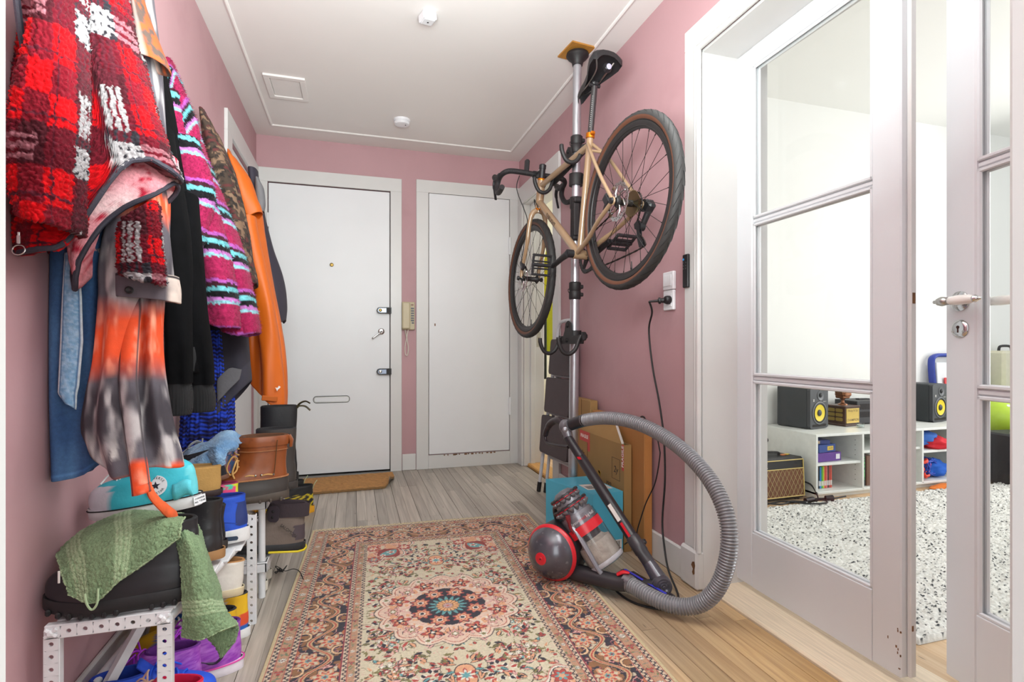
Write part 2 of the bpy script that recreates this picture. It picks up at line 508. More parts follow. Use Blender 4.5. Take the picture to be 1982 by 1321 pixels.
def wood_floor(name, warm, grey, worn=True):  # worn turns on the mixed-light colour cast painted across the boards
    m = bpy.data.materials.new(name); m.use_nodes = True
    nt = m.node_tree; N = nt.nodes; L = nt.links; b = N['Principled BSDF']
    g = N.new('ShaderNodeNewGeometry'); oi = N.new('ShaderNodeObjectInfo')
    mp = N.new('ShaderNodeMapping'); mp.inputs['Scale'].default_value = (55, 2.2, 8)
    ad = N.new('ShaderNodeVectorMath'); ad.operation = 'ADD'
    sc = N.new('ShaderNodeVectorMath'); sc.operation = 'SCALE'; sc.inputs['Scale'].default_value = 9.0
    cb = N.new('ShaderNodeCombineXYZ')
    for k in range(3): L.new(oi.outputs['Random'], cb.inputs[k])
    L.new(cb.outputs[0], sc.inputs[0]); L.new(g.outputs['Position'], ad.inputs[0]); L.new(sc.outputs[0], ad.inputs[1])
    L.new(ad.outputs[0], mp.inputs['Vector'])
    n1 = N.new('ShaderNodeTexNoise'); n1.inputs['Scale'].default_value = 1.0; n1.inputs['Detail'].default_value = 6; n1.inputs['Distortion'].default_value = 0.7
    L.new(mp.outputs[0], n1.inputs['Vector'])
    cr = N.new('ShaderNodeValToRGB')
    e = cr.color_ramp.elements
    e[0].position = 0.28; e[0].color = (*hexc(warm[0]), 1); e[1].position = 0.72; e[1].color = (*hexc(warm[1]), 1)
    L.new(n1.outputs['Fac'], cr.inputs['Fac'])
    cg = N.new('ShaderNodeValToRGB'); e = cg.color_ramp.elements
    e[0].position = 0.28; e[0].color = (*hexc(grey[0]), 1); e[1].position = 0.72; e[1].color = (*hexc(grey[1]), 1)
    L.new(n1.outputs['Fac'], cg.inputs['Fac'])
    # mixed-light tint painted into the boards: grey at the back, warm on the right
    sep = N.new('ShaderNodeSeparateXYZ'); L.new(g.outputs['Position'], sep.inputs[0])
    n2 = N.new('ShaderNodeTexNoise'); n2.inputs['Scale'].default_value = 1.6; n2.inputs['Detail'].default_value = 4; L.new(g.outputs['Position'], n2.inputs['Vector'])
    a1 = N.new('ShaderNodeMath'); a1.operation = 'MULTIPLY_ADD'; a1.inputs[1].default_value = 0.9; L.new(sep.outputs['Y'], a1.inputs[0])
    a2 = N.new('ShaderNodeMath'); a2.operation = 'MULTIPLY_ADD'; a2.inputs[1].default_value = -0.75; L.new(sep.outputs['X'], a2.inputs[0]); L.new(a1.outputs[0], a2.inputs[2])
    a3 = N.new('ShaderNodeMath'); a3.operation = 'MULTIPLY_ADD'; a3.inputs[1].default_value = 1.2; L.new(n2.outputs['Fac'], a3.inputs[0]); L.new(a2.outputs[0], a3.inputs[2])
    mr = N.new('ShaderNodeMapRange'); mr.inputs['From Min'].default_value = 1.15 if worn else 90; mr.inputs['From Max'].default_value = 2.5 if worn else 91  # worn sets the range of the painted mixed-light tint
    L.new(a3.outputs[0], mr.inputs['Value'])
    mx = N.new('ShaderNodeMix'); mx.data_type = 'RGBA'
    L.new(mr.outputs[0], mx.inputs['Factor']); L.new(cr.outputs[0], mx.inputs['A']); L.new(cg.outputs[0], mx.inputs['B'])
    # per-board tone
    tr = N.new('ShaderNodeMapRange'); tr.inputs['To Min'].default_value = 0.74; tr.inputs['To Max'].default_value = 1.14
    L.new(oi.outputs['Random'], tr.inputs['Value'])
    mm = N.new('ShaderNodeMix'); mm.data_type = 'RGBA'; mm.blend_type = 'MULTIPLY'; mm.inputs['Factor'].default_value = 1
    L.new(mx.outputs['Result'], mm.inputs['A']); L.new(tr.outputs[0], mm.inputs['B'])
    # knots and nicks
    vo = N.new('ShaderNodeTexVoronoi'); vo.inputs['Scale'].default_value = 1.0
    mv = N.new('ShaderNodeMapping'); mv.inputs['Scale'].default_value = (26, 5, 5); L.new(ad.outputs[0], mv.inputs['Vector']); L.new(mv.outputs[0], vo.inputs['Vector'])
    kr = N.new('ShaderNodeMapRange'); kr.inputs['From Min'].default_value = 0.09; kr.inputs['From Max'].default_value = 0.03; kr.inputs['To Min'].default_value = 0; kr.inputs['To Max'].default_value = 0.75
    L.new(vo.outputs['Distance'], kr.inputs['Value'])
    mk = N.new('ShaderNodeMix'); mk.data_type = 'RGBA'; L.new(kr.outputs[0], mk.inputs['Factor']); L.new(mm.outputs['Result'], mk.inputs['A']); mk.inputs['B'].default_value = (*hexc('#4a3a2c'), 1)
    L.new(mk.outputs['Result'], b.inputs['Base Color'])
    rr = N.new('ShaderNodeMapRange'); rr.inputs['To Min'].default_value = 0.34; rr.inputs['To Max'].default_value = 0.5; L.new(n2.outputs['Fac'], rr.inputs['Value']); L.new(rr.outputs[0], b.inputs['Roughness'])
    bp = N.new('ShaderNodeBump'); bp.inputs['Strength'].default_value = 0.12; bp.inputs['Distance'].default_value = 0.002
    L.new(n1.outputs['Fac'], bp.inputs['Height']); L.new(bp.outputs[0], b.inputs['Normal'])
    return m

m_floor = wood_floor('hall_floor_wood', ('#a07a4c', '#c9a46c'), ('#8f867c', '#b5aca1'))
m_lfloor = wood_floor('living_floor_wood', ('#c9a47c', '#e0c3a0'), ('#c9a47c', '#e0c3a0'), worn=False)  # worn=False: no mixed-light tint painted into these boards

# floor: a dark sub-floor with every board on its own
fl = MB().bx(XL - 0.1, LX1, -0.5, 5.3, -0.06, -0.012).build('floor', m_dark, smooth=False, kind='structure')
def boards(x0, x1, y0, y1, w, m, lmin, lmax, seed, twin=True):
    r = random.Random(seed); meshes = {}
    nx = int(round((x1 - x0) / w))
    for i in range(nx):
        xa = x0 + i * w
        y = y0 - r.uniform(0, lmin * 0.6)
        while y < y1:
            l = r.uniform(lmin, lmax)
            a, b2 = max(y, y0), min(y + l, y1)
            if b2 - a > 0.03:
                gl = 0.0019 if (i % 2 == 0 and twin) else 0.0004
                o = MB().bx(xa + gl, xa + w - 0.00015, a + 0.0005, b2 - 0.0005, -0.012, r.uniform(-0.0004, 0.0), 0.0004).build('plank', m, fl, world=True, smooth=False)
            y += l
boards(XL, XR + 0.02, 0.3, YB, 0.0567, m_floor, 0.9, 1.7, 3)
boards(XR + WT + 0.15, 4.85, 0.3, LYB, 0.113, m_lfloor, 1.4, 2.4, 5, False)
boards(1.46, 2.6, 3.2, 5.2, 0.113, m_lfloor, 2.1, 2.4, 6, False)
# thresholds
MB().bx(XR + 0.02, XR + WT + 0.15, DY0 - 0.02, DY1 + 0.02, -0.012, 0.012, 0.006).build('trim_1', mat('bleached_threshold_wood', '#d8c8b0', 0.5, bump=(8, 0.2, 'noise', (40, 1.5, 5)), var=(6, 0.14, (30, 1.2, 5))), kind='structure')
MB().bx(XR + 0.03, XR + WT + 0.02, RY0 - 0.02, RY1 + 0.02, -0.012, 0.022, 0.008).build('trim_2', mat('amber_threshold_wood', '#cf9a52', 0.4, bump=(8, 0.2, 'noise', (40, 1.5, 5)), var=(6, 0.14, (30, 1.2, 5))), kind='structure')

# walls
MB().bx(XL - 0.12, XL, 0.1, 3.27, 0, ZC).bx(XL - 0.12, XL, 3.27, 4.02, 2.12, ZC).bx(XL - 0.12, XL, 4.02, YB + 0.12, 0, ZC).build('wall_left', m_pink, smooth=False, kind='structure')
FX0, FX1 = -0.585, 0.262       # front door
KX0, KX1 = 0.561, 1.212        # closet door
w = MB()
w.bx(XL, FX0 - 0.006, YB, YB + 0.12, 0, ZC); w.bx(FX1 + 0.006, KX0 - 0.004, YB, YB + 0.12, 0, ZC); w.bx(KX1 + 0.004, XR + 0.15, YB, YB + 0.12, 0, ZC)
w.bx(FX0 - 0.006, FX1 + 0.006, YB, YB + 0.12, 2.137, ZC); w.bx(KX0 - 0.004, KX1 + 0.004, YB, YB + 0.12, 2.15, ZC); w.bx(KX0 - 0.004, KX1 + 0.004, YB, YB + 0.12, 0, 0.108)
w.build('wall_back', m_pink, smooth=False, kind='structure')
w = MB()
w.bx(XR, XR + WT, DY1, RY0, 0, ZC); w.bx(XR, XR + WT, DY0, DY1, DZ, ZC); w.bx(XR, XR + WT, RY0, RY1, 2.10, ZC); w.bx(XR, XR + WT, RY1, YB, 0, ZC); w.bx(XR, XR + WT, 0.10, DY0, 0, ZC)
w.build('wall_right', m_pink, smooth=False, kind='structure')
# the wall of the room the photographer stands in, with its narrow doorway
NX0, NX1 = -0.1578, 0.5375
w = MB()
w.bx(XL, NX0 - 0.02, 0.1, 0.3, 0, ZC); w.bx(NX1 + 0.02, XR, 0.1, 0.3, 0, ZC)
w.build('wall_near', m_pink, smooth=False, kind='structure')
MB().bx(NX0 - 0.02, NX0, 0.09, 0.312, 0, ZC - 0.001, 0.004).bx(NX0 - 0.09, NX0 - 0.02, 0.3, 0.312, 0, ZC - 0.001, 0.003).build('trim_3', m_white, smooth=False, kind='structure')
MB().bx(NX1, NX1 + 0.02, 0.09, 0.312, 0, ZC - 0.001, 0.004).bx(NX1 + 0.02, NX1 + 0.09, 0.3, 0.312, 0, ZC - 0.001, 0.003).build('trim_4', m_white, smooth=False, kind='structure')

# ceiling with its thin raised bead set in from the walls
ce = MB().bx(XL - 0.12, XR + WT, 0.1, YB + 0.12, ZC, ZC + 0.1).build('ceiling', m_ceil, smooth=False, kind='structure')
bd = MB(); x0, x1, y1 = XL + 0.127, XR - 0.13, 3.92
q = 0.009
bd.tube([(x0, 0.3, ZC), (x0, y1, ZC)], q, 8); bd.tube([(x1, 0.3, ZC), (x1, y1, ZC)], q, 8); bd.tube([(x0, y1, ZC), (x1, y1, ZC)], q, 8)
bd.build('trim_5', m_ceil, kind='structure')

# ---- casings
def casing(name, pts, wdt, thick, frame_m):
    pass
def case_box(mb, a, b):        # a plain board plus a rounded inner bead is added by the callers
    mb.bx(*a, *b) if False else None

tb = 0.016
# back wall: front door casing and closet casing (boards stand proud of the plaster)
c = MB()
c.bx(FX1 + 0.006, 0.352, YB - tb, YB, 0, 2.137, 0.002); c.bx(XL, 0.352, YB - tb, YB, 2.137, 2.237, 0.002); c.bx(XL, FX0 - 0.006, YB - tb, YB, 0, 2.137, 0.002)
c.build('trim_6', m_white, smooth=False, kind='structure')
c = MB()
c.bx(0.463, KX0 - 0.004, YB - tb, YB, 0, 2.15, 0.002); c.bx(0.463, XR, YB - tb, YB, 2.15, 2.247, 0.002); c.bx(KX1 + 0.004, XR, YB - tb, YB, 0, 2.15, 0.002); c.bx(KX0 - 0.004, KX1 + 0.004, YB - tb, YB, 0, 0.105, 0.002)
c.build('trim_7', m_white, smooth=False, kind='structure')
MB().bx(0.356, 0.459, YB - 0.013, YB, 0, 0.125, 0.004).build('baseboard_back', m_white, smooth=False, kind='structure')
# right wall: french door casing = board, two beads, jamb lining, plinth block
c = MB()
YC = 1.845
for z0, z1, ya, yb in ((0.155, DZ + 0.03, 1.765, YC),):
    c.bx(XR - 0.018, XR, ya, yb, z0, z1, 0.003)
c.bx(XR - 0.018, XR, DY0 - 0.073, YC, DZ + 0.03, 2.22, 0.003)
c.bx(XR - 0.018, XR, DY0 - 0.073, DY0 - 0.01, 0.0, DZ + 0.03, 0.003)
for off, rr in ((0.004, 0.011), (0.024, 0.007)):
    c.tube([(XR - 0.016, DY1 - 0.014 + off, 0.15), (XR - 0.016, DY1 - 0.014 + off, DZ - 0.002 + off)], rr, 10)
    c.tube([(XR - 0.016, DY1 - 0.014 + off, DZ - 0.002 + off), (XR - 0.016, DY0, DZ - 0.002 + off)], rr, 10)
c.build('trim_8', m_white, kind='structure')
MB().bx(XR, XR + WT + 0.16, DY1 - 0.012, DY1, 0, DZ, 0.002).bx(XR, XR + WT + 0.16, DY0, DY0 + 0.012, 0, DZ, 0.002).bx(XR, XR + WT + 0.16, DY0, DY1, DZ - 0.012, DZ, 0.002).build('trim_9', m_white, smooth=False, kind='structure')
# plinth block with a bare-wood chip
pl = MB().bx(XR - 0.03, XR + 0.01, DY1 - 0.016, 1.862, 0, 0.155, 0.01).build('trim_10', m_white, smooth=False, kind='structure')
ch = MB()
pp = [(0.0, 0.012), (0.012, 0.016), (0.016, 0.004), (0.012, -0.01), (0.013, -0.024), (0.004, -0.03), (-0.001, -0.022), (0.004, -0.01), (-0.006, 0.0)]
ch.prism([(a * 1.1, b * 1.2) for a, b in pp], 0, 0.0006, frame((XR - 0.0306, 1.775, 0.095), (0, -1, 0), (0, 0, 1)))
ch.build('paint_chip', m_chip, pl, world=True, smooth=False)
# baseboard right, between the plinth and the side doorway
MB().bx(XR - 0.016, XR, 1.862, 3.22, 0, 0.125, 0.005).build('baseboard_right', m_white, smooth=False, kind='structure')
MB().bx(XL, XL + 0.016, 0.31, 3.15, 0, 0.12, 0.005).build('baseboard_left', m_white, smooth=False, kind='structure')
# side doorway in the right wall
c = MB()
c.bx(XR - 0.018, XR, 3.215, RY0 - 0.004, 0, 2.09, 0.002); c.bx(XR - 0.018, XR, 3.215, YB - tb, 2.09, 2.235, 0.002); c.bx(XR - 0.018, XR, RY1 - 0.002, YB - tb, 0, 2.09, 0.002)
c.build('trim_11', m_white, smooth=False, kind='structure')
c = MB()
c.bx(XR, XR + WT + 0.02, RY0, RY0 + 0.014, 0, 2.10, 0.003); c.bx(XR, XR + WT + 0.02, RY1 - 0.014, RY1, 0, 2.10, 0.003); c.bx(XR, XR + WT + 0.02, RY0, RY1, 2.086, 2.10, 0.003)
c.bx(XR + 0.05, XR + 0.09, RY1 - 0.03, RY1 - 0.012, 0, 2.09, 0.005); c.bx(XR + 0.05, XR + 0.09, RY0, RY1, 2.07, 2.088, 0.005)
jb = c.build('trim_12', m_white, smooth=False, kind='structure')
MB().bx(XR + 0.105, XR + 0.14, RY1 - 0.0155, RY1 - 0.0135, 0.95, 1.07, 0.001).build('strike_plate', m_steel, jb, world=True, smooth=False)
MB().bx(XR + 0.117, XR + 0.128, RY1 - 0.0162, RY1 - 0.0150, 0.985, 1.025).build('strike_hole', m_chip, jb, world=True, smooth=False)
# left wall: door beyond the coats
c = MB()
c.bx(XL, XL + 0.018, 3.15, 3.27, 0, 2.12, 0.002); c.bx(XL, XL + 0.018, 3.15, YB - tb, 2.12, 2.235, 0.002); c.bx(XL, XL + 0.018, 4.02, YB - tb, 0, 2.12, 0.002)
c.build('trim_13', m_white, smooth=False, kind='structure')
ld = tag(MB().bx(XL - 0.05, XL - 0.012, 3.275, 4.015, 0.01, 2.11, 0.003).build('door_6', m_door, smooth=False), kind='structure')

# ---- closed front door
fd = MB().bx(FX0, FX1, YB - 0.012, YB + 0.03, 0.018, 2.128, 0.003).build('door_1', m_door, smooth=False, kind='structure')
MB().bx(FX0 - 0.006, FX1 + 0.006, YB + 0.03, YB + 0.05, 0, 2.137).build('gap_backing', m_dark, fd, world=True, smooth=False)
MB().bx(FX0 - 0.006, FX1 + 0.006, YB - 0.05, YB - 0.006, -0.003, 0.008, 0.003).build('trim_14', mat('grey_metal_sill', '#8c8b88', 0.45, 0.6), smooth=False, kind='structure')
def P_back(u, v, off=0.0): return onY(u, v, YB - off)
p = P_back(642, 513, 0.012)
MB().lathe([(0.014, 0), (0.014, 0.004), (0.010, 0.006), (0.006, 0.006), (0.006, 0.003)], p, (0, -1, 0), 20).build('peephole', m_brass, fd, world=True)
for k, v in enumerate((601.5, 719.5)):
    p = P_back(741.5, v, 0.012)
    mb = MB()
    out = [(-0.042, 0.018), (-0.05, 0.0), (-0.042, -0.018), (-0.025, -0.023), (0.06, -0.023), (0.06, 0.023), (-0.025, 0.023)]
    fr = frame(p, (1, 0, 0), (0, 0, 1))
    mb.prism(out, 0, 0.032, fr)
    lk = mb.build('rim_lock', m_blackpl, fd, world=True, smooth=False)
    MB().prism([(a * 0.8, b * 0.72) for a, b in out[:4]] + [(0.022, -0.016), (0.022, 0.016), (-0.02, 0.016)], 0.032, 0.0345, fr).build('face_plate', mat('lock_blue_grey', '#4d5566' if k else '#8790a3', 0.3, 0.5), lk, world=True, smooth=False)
    MB().lathe([(0.012, 0), (0.012, 0.005), (0.006, 0.007), (0.006, 0.004)], fr @ Vector((-0.022, 0, 0.033)), (0, -1, 0), 18).build('cylinder', m_steel if k else m_brass, lk, world=True)
    MB().prism([(0.026, -0.02), (0.054, -0.02), (0.054, 0.02), (0.026, 0.02)], 0.032, 0.036, fr).build('keeper', m_black, lk, world=True, smooth=False)
p = P_back(738, 642, 0.012)
hd = MB().lathe([(0.024, 0), (0.024, 0.004), (0.019, 0.007), (0.012, 0.008)], p, (0, -1, 0), 24).build('handle_rose', m_chrome, fd, world=True)
MB().tube(bez([p + Vector((0, -0.004, 0)), p + Vector((-0.002, -0.03, -0.002)), p + Vector((-0.02, -0.042, -0.018)), p + Vector((-0.07, -0.045, -0.055))], 6), [0.007] * 14 + [0.006] * 4 + [0.004], 10).build('lever', m_chrome, hd, world=True)
a, b2 = P_back(607, 774, 0.012), P_back(676, 773, 0.012)
mb = MB()
L_ = (b2 - a).length; n = 8
rp = [(L_ - 0.02 + 0.02 * math.sin(t) if False else 0, 0) for t in (0,)]
def rrect(w, h, r, n=6):
    o = []
    for cx, cy, t0 in ((w / 2 - r, h / 2 - r, 0), (-w / 2 + r, h / 2 - r, PI / 2), (-w / 2 + r, -h / 2 + r, PI), (w / 2 - r, -h / 2 + r, 3 * PI / 2)):
        for k in range(n + 1):
            t = t0 + PI / 2 * k / n
            o.append((cx + r * math.cos(t), cy + r * math.sin(t)))
    return o
MB().prism(rrect(L_ + 0.008, 0.052, 0.024), 0, 0.002, frame((a + b2) / 2, (1, 0, 0), (0, 0, 1))).build('slot_dark_outline', m_dark, fd, world=True, smooth=False)  # dark plate slightly larger than the slot, showing as its outline
ms = MB().prism(rrect(L_, 0.044, 0.02), 0, 0.006, frame((a + b2) / 2, (1, 0, 0), (0, 0, 1))).build('letter_slot', m_steel, fd, world=True, smooth=False)
MB().prism(rrect(L_ - 0.014, 0.03, 0.013), 0.006, 0.0085, frame((a + b2) / 2, (1, 0, 0), (0, 0, 1))).build('slot_flap', m_door, ms, world=True, smooth=False)
mb = MB()
for z in (1.86, 0.9, 0.3): mb.tube([(FX0 - 0.004, YB - 0.018, z - 0.05), (FX0 - 0.004, YB - 0.018, z + 0.05)], 0.008, 8)
mb.build('hinge', m_door, fd, world=True)

# ---- closed closet door
kd = MB().bx(KX0, KX1, YB - 0.014, YB + 0.03, 0.112, 2.147, 0.003).build('door_2', m_door, smooth=False, kind='structure')
MB().bx(KX0 - 0.004, KX1 + 0.004, YB + 0.03, YB + 0.05, 0.108, 2.15).build('gap_backing', m_dark, kd, world=True, smooth=False)
for z0, z1 in ((1.70, 1.84), (0.40, 0.54)):
    MB().tube([(KX1 + 0.003, YB - 0.02, z0), (KX1 + 0.003, YB - 0.02, z1)], 0.011, 10).build('hinge', m_door, kd, world=True)
p = P_back(842, 629, 0.0145)
MB().prism([(-0.004, -0.01), (0.004, -0.01), (0.004, 0.01), (-0.004, 0.01)], 0, 0.0012, frame(p, (1, 0, 0), (0, 0, 1))).build('keyhole', m_chip, kd, world=True, smooth=False)
ch = MB(); r = random.Random(4)
for k in range(14):
    x = KX0 + 0.12 + k * 0.03 + r.uniform(-0.01, 0.01); w_ = r.uniform(0.008, 0.025)
    ch.bx(x, x + w_, YB - tb - 0.0006, YB - tb + 0.001, 0.1 - r.uniform(0.001, 0.006), 0.106)
ch.build('paint_chip', m_chip, kd, world=True, smooth=False)

# ---- french doors
def french_leaf(name, W, hinge_first, loc, ang):
    """leaf in local coords: x along the leaf from hinge (0) to the free edge (W), y = thickness away from the hall, z up"""
    o = MB()
    T = 0.042; H0, H1 = 0.03, 2.098
    sh, sf = 0.118, 0.088
    g0, g1 = 0.24, 2.025
    o.bx(0, sh, 0, T, H0, H1, 0.004); o.bx(W - sf, W, 0, T, H0, H1, 0.004)
    o.bx(sh, W - sf, 0, T, H0, g0, 0.002); o.bx(sh, W - sf, 0, T, g1, H1, 0.002)
    lf = o.build(name, m_leaf, smooth=False, kind='structure')
    for z in (0.83, 1.432):
        mm = MB()
        pr = [(-0.011, 0.008), (-0.011, 0.018), (-0.004, 0.024), (0.004, 0.024), (0.011, 0.018), (0.011, 0.008), (0.004, 0.002), (-0.004, 0.002)]
        mm.prism(pr, sh, W - sf, Matrix(((0, 0, 1, 0), (0, 1, 0, 0.006), (1, 0, 0, z), (0, 0, 0, 1))))
        mm.build('muntin', m_leaf, lf, smooth=False)
    zs = [g0, 0.83, 1.432, g1]
    for i in range(3):
        za, zb = zs[i] + (0.011 if i else 0), zs[i + 1] - (0.011 if i < 2 else 0)
        MB().bx(sh, W - sf, 0.018, 0.022, za, zb).build('pane', m_glass, lf, smooth=False)
        bb = MB()
        for yy in (0.008, 0.03):
            bb.tube([(sh + 0.004, yy, za), (sh + 0.004, yy, zb)], 0.006, 6); bb.tube([(W - sf - 0.004, yy, za), (W - sf - 0.004, yy, zb)], 0.006, 6)
            bb.tube([(sh, yy, za + 0.004), (W - sf, yy, za + 0.004)], 0.006, 6); bb.tube([(sh, yy, zb - 0.004), (W - sf, yy, zb - 0.004)], 0.006, 6)
        bb.build('glazing_bead', m_leaf, lf)
    lf.location = loc
    lf.rotation_euler = (0, 0, ang)
    return lf
# left leaf (closed): hinge at the far jamb, runs towards the camera (-Y), thickness towards +X
l1 = french_leaf('door_3', 0.70, True, (1.462, 1.788, 0), -PI / 2 - 0.018)
# rebate strip and wear on its free edge
MB().bx(0.70, 0.712, 0.02, 0.042, 0.035, 2.098, 0.003).build('rebate', m_white, l1, smooth=False)
MB().bx(0.7005, 0.7128, 0.026, 0.036, 1.07, 1.10).build('latch_hole', m_chip, l1, smooth=False)
MB().bx(0.7005, 0.7128, 0.024, 0.03, 0.165, 0.18).build('bolt_hole', m_chip, l1, smooth=False)
ch = MB(); r = random.Random(9)
for k in range(9):
    z = 0.05 + r.uniform(0, 0.12); x = r.choice([0.66, 0.694, 0.69]) + r.uniform(-0.006, 0.004)
    ch.bx(x, x + r.uniform(0.002, 0.005), -0.0006, 0.002, z, z + r.uniform(0.003, 0.008))
ch.build('paint_chip', m_chip, l1, smooth=False)
# right leaf, ajar into the living room. local frame is mirrored: x from hinge towards the free edge (+Y), thickness towards +X
def mirrored_leaf():
    W = 0.70; T = 0.042
    lf_o = french_leaf('door_4', W, True, (0, 0, 0), 0)
    def flip(o):
        o.data = o.data.copy()
        for v in o.data.vertices: v.co.y = -v.co.y
        o.data.flip_normals()
    flip(lf_o)
    for k in KIDS.get(lf_o.name, []): flip(k)
    lf_o.location = (1.462, 0.385, 0)
    lf_o.rotation_euler = (0, 0, PI / 2 - math.radians(11.0))
    # lever handle with a white porcelain grip, rose, and key escutcheon; local -y is the living room side, hall face at y=0
    def handle(y0, sg):
        xh, zh = W - 0.045, 1.075
        ro = MB().lathe([(0.027, 0), (0.027, 0.004), (0.021, 0.007), (0.012, 0.009), (0.010, 0.035)], (xh, y0, zh), (0, sg, 0), 28).build('handle_rose', m_chrome, lf_o)
        y = y0 + sg * 0.04
        MB().lathe([(0.002, -0.008), (0.005, -0.004), (0.004, 0.002), (0.010, 0.008), (0.0135, 0.02), (0.011, 0.032), (0.007, 0.036), (0.008, 0.04)], (xh + 0.035, y, zh), (-1, 0, 0), 20).build('handle_neck', m_steel, ro)
        MB().lathe([(0.008, 0), (0.012, 0.006), (0.0135, 0.03), (0.012, 0.06), (0.009, 0.07)], (xh - 0.005, y, zh), (-1, 0, 0), 20).build('porcelain_grip', mat('porcelain', '#e4e0dc', 0.12, coat=0.6), ro)
        MB().lathe([(0.009, 0), (0.010, 0.004), (0.007, 0.01), (0.004, 0.013), (0.005, 0.016), (0.002, 0.02)], (xh - 0.075, y, zh), (-1, 0, 0), 20).build('handle_tip', m_chrome, ro)
    handle(0.0, 1); handle(-T, -1)
    xk, zk = W - 0.045, 1.0
    es = MB().lathe([(0.025, 0), (0.025, 0.003), (0.021, 0.007), (0.015, 0.008)], (xk, 0, zk), (0, 1, 0), 28).build('escutcheon', m_chrome, lf_o)
    kh = MB().lathe([(0.0045, 0.0081), (0.0045, 0.0086)], (xk, 0, zk + 0.004), (0, 1, 0), 14)
    kh.bx(xk - 0.002, xk + 0.002, 0.008, 0.0086, zk - 0.011, zk + 0.004)
    kh.build('keyhole', mat('keyhole_brown', '#3a1d14', 0.7), es)
    for sx in (-1, 1):
        MB().lathe([(0.003, 0.007), (0.003, 0.009)], (xk + sx * 0.015, 0, zk - 0.008), (0, 1, 0), 10).build('screw', m_steel, es)
    return lf_o
mirrored_leaf()

# ---- living room shell
MB().bx(XR + WT, LX1, LYB, LYB + 0.1, 0, LZC).build('wall_living_back', m_lwall, smooth=False, kind='structure')
MB().bx(XR + WT, XR + WT + 0.12, DY1, LYB, 0, LZC).bx(XR + WT, XR + WT + 0.12, DY0, DY1, DZ, LZC).bx(XR + WT, XR + WT + 0.12, 0.0, DY0, 0, LZC).build('wall_living_left', m_lwall, smooth=False, kind='structure')
MB().bx(XR + WT, LX1, -0.5, LYB + 0.1, LZC, LZC + 0.1).build('wall_living_ceiling', m_lwall, smooth=False, kind='structure')
MB().bx(XR + WT + 0.12, LX1, LYB - 0.014, LYB, 0, 0.11, 0.004).build('baseboard_living', m_white, smooth=False, kind='structure')
# small room beyond the side doorway
for _nm, _b in (('wall_side_room_back', (XR + WT, 2.7, 5.1, 5.2)), ('wall_side_room_right', (2.6, 2.7, 3.2, 5.1)), ('wall_side_room_near', (XR + WT, 2.6, 3.16, 3.2)), ('wall_side_room_left', (XR + WT, XR + WT + 0.02, YB + 0.12, 5.1))):
    MB().bx(*_b, 0, 2.6).build(_nm, mat('cream_wall', '#dcdacb', 0.7, bump=(40, 0.06)), smooth=False, kind='structure')
MB().bx(XR + WT, 2.7, 3.16, 5.2, 2.6, 2.7).build('wall_side_room_ceiling', m_lwall, smooth=False, kind='structure')

# ---- ceiling fittings
hx0, hx1, hy0, hy1 = -0.485, -0.265, 3.192, 3.475
ht = thing('ceiling_hatch', 'small white square access hatch flush in the hall ceiling', 'hatch', ((hx0 + hx1) / 2, (hy0 + hy1) / 2, ZC))
c = MB(); e = 0.03
c.bx(hx0, hx1, hy0, hy0 + e, ZC - 0.012, ZC, 0.001); c.bx(hx0, hx1, hy1 - e, hy1, ZC - 0.012, ZC, 0.001); c.bx(hx0, hx0 + e, hy0 + e, hy1 - e, ZC - 0.012, ZC, 0.001); c.bx(hx1 - e, hx1, hy0 + e, hy1 - e, ZC - 0.012, ZC, 0.001)
c.build('hatch_frame', m_ceil, ht, world=True, smooth=False)
MB().bx(hx0 + e + 0.003, hx1 - e - 0.003, hy0 + e + 0.003, hy1 - e - 0.003, ZC - 0.006, ZC - 0.0005, 0.002).build('hatch_lid', m_ceil, ht, world=True, smooth=False)
sd = thing('smoke_detector', 'round white smoke detector on the hall ceiling', 'smoke detector', (0.309, 3.59, ZC))
MB().lathe([(0.055, 0), (0.055, -0.012), (0.053, -0.015)], (0, 0, 0), (0, 0, 1), 32).build('base', m_whitepl, sd)
MB().lathe([(0.05, -0.015), (0.052, -0.024), (0.046, -0.034), (0.02, -0.037), (0.0, -0.037)], (0, 0, 0), (0, 0, 1), 32).build('cap', m_whitepl, sd)
MB().lathe([(0.004, -0.0368), (0.004, -0.039)], (0.022, -0.01, 0), (0, 0, 1), 10).build('test_button', m_black, sd)
ob = thing('ceiling_lamp_outlet', 'white square lamp outlet hanging slightly loose from the ceiling', 'outlet', (0.321, 2.41, ZC), (0.05, -0.08, 0.25))
MB().box((0, 0, -0.02), (0.066, 0.066, 0.034), None, 0.005).build('outlet_box', m_whitepl, ob, smooth=False)
MB().box((0, 0, -0.0385), (0.05, 0.05, 0.004), None, 0.0015).build('outlet_cover', m_whitepl, ob, smooth=False)
MB().lathe([(0.004, 0), (0.004, -0.0012)], (0, 0, -0.0405), (0, 0, 1), 12).build('outlet_hole', m_dark, ob)
MB().box((0.022, 0.03, -0.004), (0.035, 0.012, 0.008), (0, 0, 0.3), 0.001).build('torn_backing', mat('torn_ochre', '#a7762f', 0.8, var=(90, 0.4)), ob, smooth=False)

